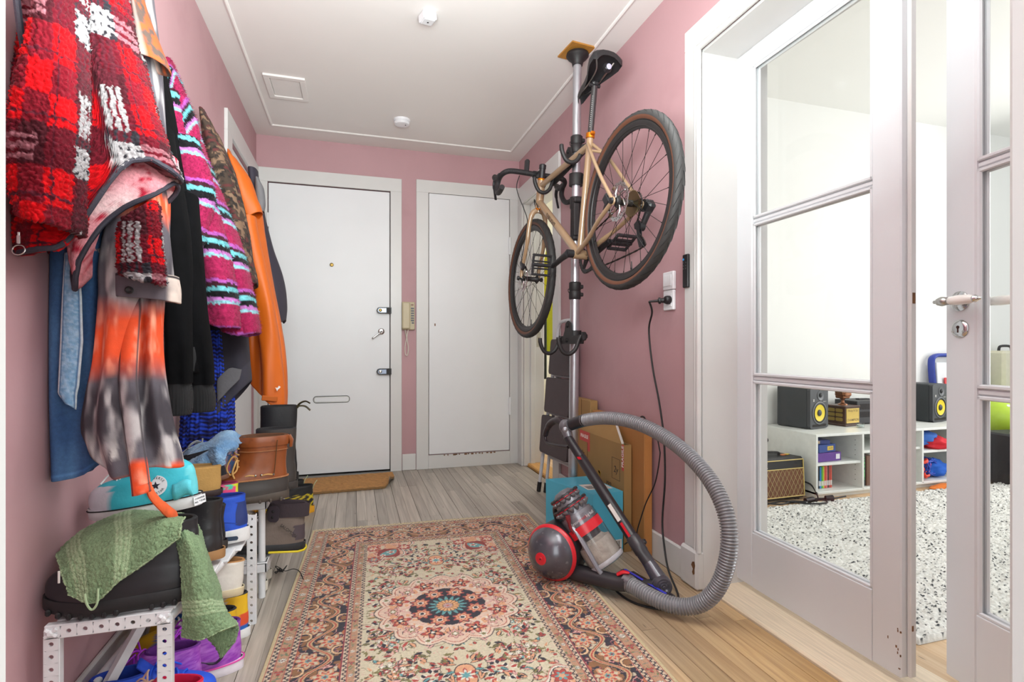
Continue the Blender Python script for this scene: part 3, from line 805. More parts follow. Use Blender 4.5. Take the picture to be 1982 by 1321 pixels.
# ---- intercom phone on the pink strip
a, b2 = P_back(777.5, 585), P_back(802, 639)
ic = thing('intercom_phone', 'beige intercom handset unit on the narrow pink strip between two doors', 'intercom', ((a.x + b2.x) / 2, YB, b2.z))
wI, hI = b2.x - a.x, a.z - b2.z
MB().bx(a.x, b2.x, YB - 0.03, YB, b2.z, a.z, 0.004).build('housing', m_beige, ic, world=True, smooth=False)
MB().bx(a.x - 0.002, a.x + wI * 0.62, YB - 0.062, YB - 0.03, b2.z + 0.004, a.z - 0.004, 0.009).build('handset', m_beige, ic, world=True, smooth=False)
for k in range(7):
    z = a.z - 0.05 - k * 0.0185; x0 = a.x + wI * (0.7 if k < 6 else 0.76)
    MB().bx(x0, b2.x - 0.006, YB - 0.034, YB - 0.03, z - 0.006, z + 0.006, 0.0015).build('button', mat('button_grey', '#5b5f68', 0.5), ic, world=True, smooth=False)
MB().bx(a.x + wI * 0.7, b2.x - 0.01, YB - 0.0318, YB - 0.03, a.z - 0.03, a.z - 0.016).build('name_window', mat('dull_brown', '#8b6d58', 0.5), ic, world=True, smooth=False)
pts = []
x0, z0 = a.x + 0.035, b2.z
for k in range(60):
    t = k / 59 * 22 * PI; zz = z0 - 0.062 * k / 59
    pts.append((x0 - 0.012 + 0.004 * math.cos(t) + 0.012 * k / 59, YB - 0.03 + 0.004 * math.sin(t), zz))
zb = z0 - 0.19
lp = bez([(x0, YB - 0.03, z0 - 0.062), (x0 - 0.012, YB - 0.028, z0 - 0.13), (x0 - 0.008, YB - 0.026, zb), (x0 + 0.008, YB - 0.026, zb), (x0 + 0.012, YB - 0.028, z0 - 0.13), (x0 + 0.002, YB - 0.03, z0 - 0.06), (x0 + 0.012, YB - 0.03, z0)], 8)
MB().tube(pts, 0.0018, 6).tube(lp, 0.003, 6).build('coiled_cord', mat('cord_ivory', '#cfcbbf', 0.5), ic, world=True)

# ---- socket with plug, remote on the casing
a, b2 = onX(1289, 528, XR), onX(1308.5, 601, XR)
zt, zb2 = onX(1298, 527, XR).z, onX(1298, 601, XR).z
ya, yb = b2.y, a.y
so = thing('wall_socket', 'white double socket plate on the pink wall left of the french door', 'socket', (XR, (ya + yb) / 2, zb2))
zm = (zt + zb2) / 2 + 0.004
MB().bx(XR - 0.014, XR, ya, yb, zb2, zm - 0.001, 0.003).build('plate', m_whitepl, so, world=True, smooth=False)
MB().bx(XR - 0.016, XR, ya - 0.002, yb, zm + 0.001, zt, 0.003).build('cover_plate', m_whitepl, so, world=True, smooth=False)
yc = (ya + yb) / 2
MB().bx(XR - 0.0185, XR - 0.016, ya + 0.010, yb - 0.006, zm + 0.016, zt - 0.014, 0.001).build('rocker', m_whitepl, so, world=True, smooth=False)
MB().bx(XR - 0.0165, XR - 0.014, ya + 0.010, yb - 0.006, zb2 + 0.014, zm - 0.014, 0.001).build('socket_insert', m_whitepl, so, world=True, smooth=False)
a = onX(1336, 523, XR - 0.02)
rm = thing('remote_control', 'slim black remote control stuck upright on the white door casing', 'remote control', (XR - 0.018, 1.825, 1.15))
z0, z1 = onX(1336, 556, XR - 0.02).z, onX(1336, 491, XR - 0.02).z
MB().bx(XR - 0.030, XR - 0.018, 1.806, 1.842, z0, z1, 0.003).build('remote_body', m_blackpl, rm, world=True, smooth=False)
MB().lathe([(0.0045, 0), (0.0045, 0.0015)], (XR - 0.03, 1.834, z1 - 0.02), (-1, 0, 0), 14).build('power_button', mat('bright_blue', '#2f9be0', 0.4), rm, world=True)
for k in range(6):
    MB().lathe([(0.0028, 0), (0.0028, 0.0012)], (XR - 0.03, 1.834 - 0.016 * (k % 2), z1 - 0.034 - 0.012 * (k // 2)), (-1, 0, 0), 10).build('button', mat('button_dim', '#4c4c50', 0.5), rm, world=True)

# ---- doormat with one curled corner
mt = MB()
n, m = 60, 26
P = np.zeros((n, m, 3)); Lm, Wm = 0.74, 0.40
for i in range(n):
    for j in range(m):
        x, y = Lm * i / (n - 1), Wm * j / (m - 1)
        c_ = max(0, (x / Lm - 0.86) / 0.14) * max(0, 1 - y / (Wm * 0.75))
        lift = 0.05 * c_ ** 1.5
        P[i, j] = (x - 0.06 * c_ ** 1.6, y + 0.06 * c_ ** 1.4, 0.014 + lift)
col = np.tile(np.array(hexc('#b3824c')), (n, m, 1)) * (0.75 + 0.5 * vnoise(P, 130, 3))[..., None]
col[-3:, :6] = hexc('#9c8f7d')
P[..., 2] += 0.004 * vnoise(P, 160, 5)
mt.grid(P, col=col, flip=True)
Q = P.copy(); Q[..., 2] -= 0.014
mt.grid(Q, col=np.tile(np.array(hexc('#5b5348')), (n, m, 1)))
for A, B in ((P[0], Q[0]), (Q[-1], P[-1]), (Q[:, 0], P[:, 0]), (P[:, -1], Q[:, -1])):
    mt.grid(np.stack([A, B]), col=np.tile(np.array(hexc('#8c6a43')), (2, len(A), 1)))
dm = mt.build('doormat', mat('coir', '#b3824c', 0.95, bump=(420, 0.9), var=(260, 0.28), vcol=True), angle=60)
dm.location = (-0.445, 3.60, 0.0); dm.rotation_euler = (0, 0, 0.045)
tag(dm, 'rectangular brown coir doormat with one curled corner, before the entrance door', 'doormat')
# ------------------------------------------------------------------ persian rug: knotted pile as a fine coloured grid
def paint_rug():
    hw, hl, st = 0.575, 0.95, 0.0025
    nx, ny = int(round(hw / st)) + 1, int(round(hl / st)) + 1
    x = np.linspace(0, hw, nx); y = np.linspace(0, hl, ny)
    X, Y = np.meshgrid(x, y, indexing='ij')
    H = lambda s: np.array(hexc(s))
    cream, navy, crim, red, peach, brown, teal, olive, white, pink, tan, dark = [H(c) for c in ('#d0c5aa', '#171227', '#7d2438', '#b23f35', '#dca17a', '#8d5f36', '#5f9da0', '#7b7342', '#e2dccd', '#dcaaa0', '#b98c6e', '#2c2430')]
    Z = np.zeros_like(X)
    P3 = np.stack([X, Y, Z], -1)
    d = np.minimum(hw - X, hl - Y)
    side = (hw - X) < (hl - Y)
    s = np.where(side, Y, X) + 0.0
    C = np.empty(X.shape + (3,)); C[:] = cream
    def put(m, c): C[m] = c
    def local(cx, cy, r):
        i0, i1 = np.searchsorted(x, cx - r), np.searchsorted(x, cx + r); j0, j1 = np.searchsorted(y, cy - r), np.searchsorted(y, cy + r)
        return slice(max(i0, 0), i1), slice(max(j0, 0), j1)
    def rosette(cx, cy, R, layers, rot=0.0):
        """layers: (radius fraction, petals, depth, colour) from outside in"""
        a, b = local(cx, cy, R * 1.3)
        if C[a, b].size == 0: return
        dx, dy = X[a, b] - cx, Y[a, b] - cy
        r = np.hypot(dx, dy) / R; t = np.arctan2(dy, dx) + rot
        sub = C[a, b]
        for fr, k, dp, c in layers:
            sub[r < fr * (1 - dp + dp * np.cos(k * t))] = c
    def leaf(cx, cy, L, W, ang, c, edge=None):
        a, b = local(cx, cy, L)
        if C[a, b].size == 0: return
        dx, dy = X[a, b] - cx, Y[a, b] - cy
        u = (dx * math.cos(ang) + dy * math.sin(ang)) / L * 2; v = (-dx * math.sin(ang) + dy * math.cos(ang)) / W * 2
        v = v + 0.35 * u * u - 0.15
        q = np.abs(v) / np.maximum(1 - u * u, 1e-3)
        sub = C[a, b]
        if edge is not None: sub[(np.abs(u) < 1) & (q < 1.5)] = edge
        sub[(np.abs(u) < 0.92) & (q < 0.85)] = c
    def stroke(pts, w, c):
        for p in bez([(a, b, 0) for a, b in pts], 14):
            a, b = local(p.x, p.y, w * 1.5)
            if C[a, b].size == 0: continue
            C[a, b][np.hypot(X[a, b] - p.x, Y[a, b] - p.y) < w] = c
    f1 = fbm(P3, 26, 5, 3); f2 = fbm(P3, 55, 9, 2)
    # --- field
    sp = np.abs(f1 - 0.5) < 0.016
    put(sp & (f2 > 0.42), olive * 0.9)
    put((np.abs(fbm(P3, 38, 21, 2) - 0.5) < 0.010), pink * 0.9)
    put(fbm(P3, 9, 33, 2) > 0.60, cream * 0.93 + peach * 0.05)
    r_ = random.Random(5)
    def cluster(cx, cy, R, n, cols):
        for k in range(n):
            a = k * 2.4; q = R * math.sqrt((k + 0.4) / n)
            fx, fy = cx + q * math.cos(a), cy + q * math.sin(a)
            c1 = cols[k % len(cols)]
            rosette(fx, fy, 0.0125, [(1.0, 5, 0.22, dark), (0.82, 5, 0.25, c1), (0.34, 5, 0.0, white)], k)
            leaf(fx + 0.014 * math.cos(a + 1), fy + 0.014 * math.sin(a + 1), 0.018, 0.008, a + 1, olive)
    def bud(cx, cy, a, c, L=0.036):
        leaf(cx, cy, L, L * 0.45, a, c, dark); leaf(cx - 0.3 * L * math.cos(a), cy - 0.3 * L * math.sin(a), L * 0.6, L * 0.3, a + 0.6, olive, None); rosette(cx + .1 * L * math.cos(a), cy + .1 * L * math.sin(a), L * 0.13, [(1, 3, 0.2, navy)])
    stems = [[(0.02, 0.30), (0.07, 0.37), (0.05, 0.46), (0.12, 0.52)], [(0.22, 0.05), (0.25, 0.14), (0.20, 0.22), (0.24, 0.32)], [(0.09, 0.30), (0.17, 0.33), (0.22, 0.42), (0.17, 0.50)], [(0.24, 0.34), (0.18, 0.40), (0.14, 0.38)], [(0.05, 0.56), (0.13, 0.60), (0.09, 0.52)], [(0.26, 0.02), (0.21, 0.08), (0.22, 0.16)], [(0.12, 0.20), (0.19, 0.24), (0.25, 0.22)], [(0.02, 0.42), (0.10, 0.43), (0.13, 0.47)]]
    for stp in stems:
        stroke(stp, 0.0024, H('#4a4430'))
        pts = bez([(a, b, 0) for a, b in stp], 7)
        for k, p in enumerate(pts[1::2]):
            a = k * 2.1
            leaf(p.x + 0.013 * math.cos(a), p.y + 0.013 * math.sin(a), 0.034, 0.013, a, [olive, peach, red, pink][k % 4], dark if k % 2 else None)
    cluster(0.185, 0.335, 0.052, 15, [red, white, red, peach])
    cluster(0.215, 0.20, 0.04, 9, [white, teal, white])
    for cx, cy in ((0.10, 0.425), (0.235, 0.095), (0.075, 0.53)):
        for k in range(10):
            a = k * 0.628 + 0.3; rr = 0.032 + 0.014 * (k % 2)
            leaf(cx + rr * math.cos(a), cy + rr * math.sin(a), 0.023, 0.014, a, navy if k % 3 else red, white)
        rosette(cx, cy, 0.014, [(1, 6, 0.2, dark), (0.8, 6, 0.2, red), (0.4, 4, 0, white)])
    for cx, cy, a, c in ((0.13, 0.29, 1.2, red), (0.27, 0.27, 0.3, red), (0.05, 0.35, 2.2, red), (0.155, 0.46, 0.8, peach), (0.03, 0.49, 1.4, red), (0.26, 0.16, 2.6, red), (0.21, 0.14, 0.1, peach), (0.14, 0.56, 1.9, red), (0.03, 0.61, 1.0, navy), (0.12, 0.37, 2.8, red)):
        bud(cx, cy, a, c)
    for k in range(150):
        cx, cy = r_.uniform(0.0, 0.29), r_.uniform(0.24, 0.62)
        leaf(cx, cy, r_.uniform(0.016, 0.03), 0.009, r_.uniform(0, 6.28), r_.choice([olive, red, navy, peach, teal, pink]), dark if r_.random() < 0.5 else None)
    for k in range(64):
        cx, cy = r_.uniform(0.17, 0.29), r_.uniform(0.0, 0.24)
        leaf(cx, cy, r_.uniform(0.016, 0.03), 0.009, r_.uniform(0, 6.28), r_.choice([olive, red, navy, peach, pink]), dark if r_.random() < 0.5 else None)
    # pendant on the long axis
    rosette(0, 0.42, 0.05, [(1.15, 2, 0.25, dark), (1.05, 2, 0.25, peach), (0.7, 6, 0.3, red), (0.55, 8, 0.3, white), (0.3, 6, 0.2, teal)], PI / 2)
    # --- spandrel corners
    sc = np.hypot((0.30 - X) / 0.30, (0.655 - Y) / 0.30)
    edge = 0.62 + 0.07 * np.cos(9 * np.arctan2(0.655 - Y, 0.30 - X)) 
    fld = d > 0.28
    put(fld & (sc < edge + 0.05), H('#c98a80')); put(fld & (sc < edge + 0.032), white); put(fld & (sc < edge + 0.012), dark); put(fld & (sc < edge), H('#dfb59c'))
    inn = fld & (sc < edge - 0.03)
    w1 = fbm(P3, 40, 77, 3)
    put(inn & (np.abs(w1 - 0.5) < 0.02), red); put(inn & (w1 > 0.6), peach); put(inn & (w1 < 0.37), cream)
    for cx, cy, k in ((0.225, 0.575, 0), (0.13, 0.61, 1), (0.265, 0.49, 2), (0.27, 0.62, 3)):
        rosette(cx, cy, 0.035, [(1.0, 7, 0.15, dark), (0.92, 7, 0.15, red), (0.6, 6, 0.25, white if k % 2 else teal), (0.35, 5, 0.2, peach)], k)
    for rr, c in ((1.0, red), (0.85, teal)):
        leaf(0.20, 0.555, 0.115 * rr, 0.075 * rr, 2.5, c, H('#8a2f2a') if rr == 1 else None)
    rosette(0.19, 0.56, 0.02, [(1, 5, 0.3, white), (0.5, 5, 0.2, red)]); rosette(0.225, 0.53, 0.015, [(1, 5, 0.3, white), (0.5, 5, 0.2, red)])
    # --- medallion
    r = np.hypot(X, Y); t = np.arctan2(Y, X)
    def ring(rad, k, dp, c, ph=0.0): put(r < rad * (1 - dp + dp * np.abs(np.cos(k * (t + ph) / 2))), c)
    ring(0.262, 16, 0.10, dark); ring(0.258, 16, 0.10, H('#e3c9b4')); ring(0.247, 16, 0.11, H('#b5604f')); ring(0.243, 16, 0.11, H('#dfc0ac'))
    md = r < 0.215
    put(md & (np.abs(f1 - 0.5) < 0.02), red * 0.9 + 0.05); put(md & (np.abs(f1 - 0.42) < 0.015), white); put(md & (f2 > 0.62), peach); put(md & (f2 < 0.36), pink)
    for k in range(-1, 10):
        a = (k + 0.5) * PI / 4 / 1.0
        cx, cy = 0.185 * math.cos(a), 0.185 * math.sin(a)
        rosette(cx, cy, 0.040, [(1.0, 5, 0.25, dark), (0.93, 5, 0.28, red), (0.6, 5, 0.3, peach), (0.42, 4, 0.25, navy), (0.18, 3, 0.1, white)], a)
        rosette(0.235 * math.cos(a), 0.235 * math.sin(a), 0.016, [(1, 6, 0.2, white), (0.6, 6, 0.2, olive)], a)
    for k in range(-1, 10):
        a = k * PI / 4
        rosette(0.195 * math.cos(a), 0.195 * math.sin(a), 0.030, [(1.0, 6, 0.2, crim), (0.88, 6, 0.22, pink), (0.55, 6, 0.3, olive), (0.3, 4, 0.2, white)], a)
    put((r < 0.235) & (np.abs(f1 - 0.58) < 0.010), dark); put(r < 0.138 * (0.80 + 0.20 * np.abs(np.cos(8 * t / 2 + PI / 2 * 0))), navy)
    for k in range(-1, 10):
        a = (k + 0.5) * PI / 4
        rosette(0.103 * math.cos(a), 0.103 * math.sin(a), 0.042, [(1.0, 8, 0.16, navy), (0.86, 8, 0.18, red * 0.9 + 0.03), (0.62, 8, 0.1, peach), (0.46, 8, 0.25, red), (0.3, 8, 0.1, white), (0.18, 5, 0, navy)], a)
    put(r < 0.076 * (0.86 + 0.14 * np.cos(16 * t)), navy); put(r < 0.070 * (0.80 + 0.20 * np.cos(16 * t)), teal)
    put(r < 0.046 * (0.93 + 0.07 * np.cos(16 * t)), navy); put(r < 0.043 * (0.88 + 0.12 * np.cos(16 * t)), H('#e2b07a')); put((r < 0.04) & (np.cos(16 * t) < -0.55) & (r > 0.02), H('#a55b3c'))
    put(r < 0.021 * (0.9 + 0.1 * np.cos(12 * t)), navy); put(r < 0.017, pink); put((r < 0.015) & (np.cos(10 * t) > 0.3), H('#4a6c86')); put(r < 0.005, red)
    # --- borders
    def band(a, b, c): put((d >= a) & (d < b), c)
    def sq(s_, per): return (s_ / per) % 1.0
    B = [0, 0.015, 0.036, 0.066, 0.088, 0.222, 0.226, 0.243, 0.263, 0.280]
    def guard(a, b):
        m = (d >= a) & (d < b); q = (d - (a + b) / 2) / (b - a)
        put(m, H('#d8c6aa'))
        wv = 0.26 * np.sin(2 * PI * s / 0.021)
        put(m & (np.abs(q - wv) < 0.17), dark)
        put(m & (np.hypot((sq(s + 0.00525, 0.0105) - 0.5) * 0.0105, (q + np.sign(np.sin(2 * PI * s / 0.021)) * 0.26) * (b - a)) < 0.0026), crim)
        put(m & (np.abs(q) > 0.42), H('#a9483f'))
    def flowers(a, b):
        m = (d >= a) & (d < b); per = 0.062; w = b - a
        put(m, tan)
        k = np.floor(s / per); u = (sq(s, per) - 0.5) * per; v = d - (a + b) / 2
        rr = np.hypot(u, v) / w; tt = np.arctan2(v, u)
        ev = (k % 2) == 0
        put(m & (np.abs(vn - 0.5) < 0.03), H('#6b7a52'))
        put(m & ev & (rr < 0.5 * (0.7 + 0.3 * np.cos(3 * tt))), dark); put(m & ev & (rr < 0.44 * (0.68 + 0.32 * np.cos(3 * tt))), red)
        put(m & ~ev & (rr < 0.46 * (0.75 + 0.25 * np.cos(8 * tt))), H('#8a8d8c')); put(m & ~ev & (rr < 0.40 * (0.7 + 0.3 * np.cos(8 * tt))), white); put(m & ~ev & (rr < 0.12), crim)
        put(m & (np.abs(sq(s, per / 2) - 0.5) > 0.46) & (np.abs(v) < w * 0.3), H('#6d7b78'))
    vn = fbm(P3, 60, 14, 2)
    band(B[0], B[1], H('#c6b48c')); guard(B[1], B[2]); flowers(B[2], B[3]); guard(B[3], B[4])
    m = (d >= B[4]) & (d < B[5]); w = B[5] - B[4]; per = 0.19
    put(m, navy)
    v = (d - (B[4] + B[5]) / 2) / w
    g1 = fbm(P3, 30, 51, 2); g2 = fbm(P3, 46, 61, 2)
    put(m & (np.abs(g2 - 0.5) < 0.035), crim * 1.1); put(m & (np.abs(g2 - 0.5) < 0.018), pink)
    put(m & (g1 > 0.635), H('#8a5c34')); put(m & (g1 < 0.335), cream * 0.9); put(m & (np.abs(g1 - 0.335) < 0.012), crim)
    wv = 0.27 * np.sin(2 * PI * s / per)
    put(m & (np.abs(v - wv) < 0.085), dark); put(m & (np.abs(v - wv) < 0.062), H('#c7a47a')); put(m & (np.abs(v - wv) < 0.022), red)
    for ph, sg in ((0.25, 1), (0.75, -1)):
        u = (((s / per - ph + 0.5) % 1.0) - 0.5) * per; q = v * w - sg * -0.028
        rr = np.hypot(u, q); tt = np.arctan2(q, u)
        for rad, k, dp, c in ((0.046, 7, 0.16, dark), (0.043, 7, 0.16, H('#c98f68')), (0.036, 7, 0.2, cream * 0.9), (0.029, 9, 0.2, red), (0.022, 7, 0.2, peach), (0.012, 6, 0.2, teal), (0.005, 3, 0, crim)):
            put(m & (rr < rad * (1 - dp + dp * np.cos(k * tt))), c)
        sp_ = np.hypot(u - 0.052, q + sg * 0.03); 
        put(m & (np.abs(sp_ - 0.022) < 0.0055), dark); put(m & (np.abs(sp_ - 0.022) < 0.0035), H('#e0b98f')); put(m & (sp_ < 0.009), brown)
        sp_ = np.hypot(u + 0.047, q - sg * -0.052)
        put(m & (np.abs(sp_ - 0.016) < 0.005), H('#b5673f')); put(m & (sp_ < 0.007), pink)
    band(B[5], B[6], H('#8c2c3c')); guard(B[6], B[7]); flowers(B[7], B[8]); guard(B[8], B[9])
    # mirror to the whole rug
    full = np.concatenate([C[::-1], C[1:]], 0); full = np.concatenate([full[:, ::-1], full[:, 1:]], 1)
    xs = np.concatenate([-x[::-1], x[1:]]); ys = np.concatenate([-y[::-1], y[1:]])
    XX, YY = np.meshgrid(xs, ys, indexing='ij')
    Pn = np.stack([XX, YY, np.zeros_like(XX)], -1)
    Zz = 0.008 + 0.0012 * vnoise(Pn, 420, 2) + 0.0016 * vnoise(Pn, 5, 3)
    Zz[0] = Zz[-1] = 0.001; Zz[:, 0] = Zz[:, -1] = 0.001
    full = full * (0.80 + 0.24 * vnoise(Pn, 300, 8))[..., None] * 0.97 + 0.012
    keep = ys > -0.82
    return np.stack([XX, YY, Zz], -1)[:, keep], full[:, keep]

RUGP, RUGC = paint_rug()
rug = thing('persian_rug', 'cream and navy persian rug with a star medallion on the plank floor', 'rug', (0.328, 1.905, 0), (0, 0, math.radians(-2.6)))
MB().fast('rug_pile', RUGP, RUGC, mat('rug_wool', '#c0a080', 0.95, vcol=True, bump=(700, 0.5), var=(3, 0.05), sheen=0.15), rug, flip=False)
fr_ = MB(); r = random.Random(3)
for k in range(420):
    x = -0.572 + 1.144 * k / 419
    l = r.uniform(0.018, 0.04); a = r.uniform(-0.5, 0.5)
    p0 = Vector((x, 0.948, 0.004)); p1 = p0 + Vector((0.5 * l * a, l * 0.5, 0.003)); p2 = p0 + Vector((l * a, l, -0.0025))
    fr_.tube([p0, p1, p2], [0.0014, 0.0012, 0.0007], 4, cap=False)
fr_.build('fringe', mat('fringe_cream', '#cfc3a6', 0.9, var=(60, 0.15)), rug, kind='stuff')

# ------------------------------------------------------------------ pole stand with bike hooks
PB, PT = Vector((1.088, 2.535, 0)), Vector((1.10, 2.497, ZC - 0.02))
pole = thing('bike_stand_pole', 'silver floor to ceiling bike pole clamped by the pink wall', 'bike stand', PB)
pd = (PT - PB).normalized()
def PP(z): return PB + (PT - PB) * (z / PT.z)
m_alu = mat('satin_aluminium', '#b9bac0', 0.34, 0.85, bump=(60, 0.04))
m_rub = mat('black_rubber', '#1a1719', 0.55, bump=(90, 0.06))
MB().tube([PP(0.02), PP(1.24)], 0.0245, 24).build('lower_tube', m_alu, pole, True)
MB().tube([PP(1.2), PP(2.4)], 0.0215, 24).build('upper_tube', m_alu, pole, True)
MB().lathe([(0.031, 0), (0.031, 0.012), (0.027, 0.02), (0.026, 0.05)], PB, pd, 24).build('foot', m_rub, pole, True)
MB().lathe([(0.056, -0.0), (0.058, -0.012), (0.05, -0.022), (0.03, -0.04), (0.026, -0.06)], PT + Vector((0, 0, 0.004)), (0, 0, 1), 28).build('ceiling_cap', m_rub, pole, True)
for z, nm in ((1.99, 'collar'), (1.24, 'collar')):
    mb = MB().lathe([(0.027, -0.045), (0.031, -0.04), (0.031, -0.005), (0.028, 0), (0.031, 0.005), (0.031, 0.04), (0.026, 0.045)], PP(z), pd, 24)
    mb.box(PP(z) + Vector((0.03, -0.012, 0.02)), (0.02, 0.02, 0.02), None, 0.004).box(PP(z) + Vector((0.03, -0.012, -0.02)), (0.02, 0.02, 0.02), None, 0.004)
    mb.tube(bez([PP(z) + Vector((-0.028, -0.01, 0.0)), PP(z) + Vector((-0.042, -0.012, 0.006)), PP(z) + Vector((-0.04, -0.012, -0.01)), PP(z) + Vector((-0.028, -0.01, -0.008))], 5), 0.002, 6)
    mb.build(nm, m_rub, pole, True)
mb = MB().tube([PP(1.50), PP(1.66), PP(1.665), PP(1.72)], [0.027, 0.027, 0.031, 0.031], 20)
mb.box(PP(1.6) + Vector((-0.01, -0.03, 0)), (0.03, 0.02, 0.17), None, 0.005).box(PP(1.505) + Vector((0.0, -0.02, 0)), (0.06, 0.05, 0.022), None, 0.006).box(PP(1.70) + Vector((0.0, -0.02, 0)), (0.05, 0.05, 0.03), None, 0.006)
mb.build('clamp_lever', m_rub, pole, True)
def cradle(zp, y_near, y_far, z_near, z_far, out, tilt=0.0, name='hook_bracket'):
    """bracket plate along the wall with two J hooks reaching into the hall"""
    c = PP(zp); A = Vector((c.x - 0.034, y_far, z_far)); B = Vector((c.x - 0.034, y_near, z_near))
    ax = (B - A).normalized(); upv = Vector((0, 0, 1)); upv = (upv - ax * upv.dot(ax)).normalized()
    L = (B - A).length; f = frame(A, ax, upv)
    mb = MB()
    k = (c - A).dot(ax)
    poly = [(-0.02, -0.02), (L + 0.02, -0.02), (L + 0.03, 0.0), (L + 0.02, 0.022), (k + 0.05, 0.022), (k + 0.035, 0.06), (k + 0.03, 0.085), (k, 0.10), (k - 0.03, 0.085), (k - 0.04, 0.05), (k - 0.06, 0.022), (-0.02, 0.022), (-0.03, 0)]
    mb.prism(poly, -0.004, 0.004, f)
    br = mb.build(name, m_rub, pole, True, smooth=False)
    mb = MB().lathe([(0.036, -0.03), (0.036, 0.03)], c + Vector((0, 0, 0.02)), pd, 20).box(c + Vector((0.035, -0.03, 0.02)), (0.03, 0.03, 0.045), None, 0.006).box(c + Vector((0.05, -0.01, 0.02)), (0.02, 0.06, 0.03), None, 0.008)
    mb.build('pole_clamp', m_rub, br, True)
    for dd in ((k, 0.075), (k - 0.01, 0.0)):
        MB().lathe([(0.011, 0), (0.011, 0.006), (0.008, 0.008)], f @ Vector((dd[0], dd[1], 0.004)), f.to_3x3() @ Vector((0, 0, 1)), 14).build('bolt', m_black, br, True)
    for t in (0.0, L):
        p = f @ Vector((t, 0.0, 0.0)); n = Vector((-1, 0, 0))
        pts = bez([p + Vector((0, 0, 0.02)), p + n * 0.012 + Vector((0, 0, 0.0)), p + n * 0.03 + Vector((0, 0, -0.045)), p + n * (0.03 + out * 0.35) + Vector((0, 0, -0.068)), p + n * (0.03 + out * 0.75) + Vector((0, 0, -0.06)), p + n * (0.03 + out) + Vector((0, 0, -0.02)), p + n * (0.032 + out * 1.02) + Vector((0, 0, 0.012))], 6)
        MB().tube(pts, [0.0105] * (len(pts) - 1) + [0.009], 12).build('hook', m_rub, br, True)
    return br
cradle(1.79, 2.33, 2.72, 1.90, 1.865, 0.085)
cradle(0.985, 2.36, 2.62, 0.985, 0.985, 0.085)

wp = thing('plywood_pad', 'square brown plywood pad between the pole cap and the ceiling', 'pad', (1.095, 2.50, ZC))
MB().box((0, 0, -0.004), (0.135, 0.155, 0.008), None, 0.001).build('board', mat('plywood', '#a8742f', 0.55, bump=(9, 0.2, 'noise', (30, 2, 5)), var=(10, 0.15, (20, 2, 4))), wp, smooth=False)
wp.rotation_euler = (0, 0, 0.12)
PT = PT

# ------------------------------------------------------------------ bicycle
RA = Vector((1.053, 1.897, 1.529)); FA = Vector((0.998, 2.958, 1.352))
ex = (FA - RA).normalized(); up_ = Vector((0.035, 0, 1)); ez = (up_ - ex * up_.dot(ex)).normalized(); ey = ez.cross(ex)
BM = Matrix((ex, ey, ez)).transposed()
bike = thing('road_bike', 'beige steel road bike with brown wall tyres hung high on the pole', 'bicycle', RA, BM.to_euler())
WB = (FA - RA).length
m_fr = mat('beige_bike_paint', '#957a5e', 0.3, coat=0.5, var=(4, 0.02))
m_or = mat('anodised_orange', '#c87418', 0.3, 0.8)
m_rim = mat('rim_black', '#1d1b1c', 0.45)
m_cass = mat('cassette_bronze', '#8c7c5c', 0.3, 1.0)
m_tyre = mat('tyre_black', '#2b2a2a', 0.62, bump=(70, 0.2))
m_wallb = mat('tyre_brown_wall', '#5a3524', 0.6)
BBp = Vector((0.43, 0, -0.07))
def v3(x, z, y=0.0): return Vector((x, y, z))
sc_ = BBp + v3(-0.150, 0.495); hta = v3(WB - 0.047 - 0.012, -0.016 + 0.03)
sa = Vector((-0.3090, 0, 0.9511))
axp = v3(WB, 0) - 0.05 * Vector((0.9511, 0, 0.309))
crown = axp + sa * 0.392; htb = crown + sa * 0.012; htt = htb + sa * 0.155
fr = MB()
fr.tube([BBp, sc_ + v3(-0.006, 0.02)], 0.0158, 14)
fr.tube([sc_ - v3(-0.004, 0.012), htt - sa * 0.03], 0.0155, 14)
fr.tube([BBp + v3(0.01, 0.005), htb + sa * 0.035], [0.0195, 0.0195], 16)
fr.tube([htb, htt], 0.0225, 16)
fr.tube([BBp + v3(0, 0, -0.036), BBp + v3(0, 0, 0.036)], 0.0225, 18)
for sgn in (-1, 1):
    fr.tube(bez([BBp + v3(-0.01, 0, sgn * 0.022), v3(0.27, -0.052, sgn * 0.036), v3(0.14, -0.028, sgn * 0.058), v3(0.0, 0.0, sgn * 0.066)], 6), [0.0115] * 8 + [0.0095] * 11, 10)
    fr.tube(bez([sc_ + v3(-0.004, -0.012, sgn * 0.012), v3(0.19, 0.30, sgn * 0.042), v3(0.09, 0.14, sgn * 0.058), v3(0.004, 0.01, sgn * 0.066)], 6), 0.0082, 10)
    fr.ball(v3(0, 0, sgn * 0.066), (0.018, 0.007, 0.018), 10, 6)
fr.tube([v3(0.205, 0.335, -0.036), v3(0.205, 0.335, 0.036)], 0.006, 8)
frame_o = fr.build('frame', m_fr, bike)
fk = MB()
fk.tube([crown - sa * 0.012, crown + sa * 0.01], 0.0215, 16)
for sgn in (-1, 1):
    fk.tube(bez([crown + v3(0, 0.0, sgn * 0.006), crown - sa * 0.016 + v3(0.002, 0, sgn * 0.034), crown - sa * 0.07 + v3(0.004, 0, sgn * 0.048), (crown - sa * 0.2 + v3(0.01, 0, sgn * 0.052)), v3(WB - 0.012, 0.05, sgn * 0.053), v3(WB, 0, sgn * 0.053)], 6), [0.0155] * 10 + [0.013] * 8 + [0.0105] * 13, 12, sx=1.0)
fk.build('fork', m_fr, bike)
MB().lathe([(0.0235, 0), (0.0245, 0.005), (0.0235, 0.012)], htb - sa * 0.012, sa, 20).build('lower_headset_cup', m_or, bike)
MB().lathe([(0.0235, 0), (0.024, 0.005), (0.021, 0.011)], htt, sa, 20).build('upper_headset_cup', m_or, bike)
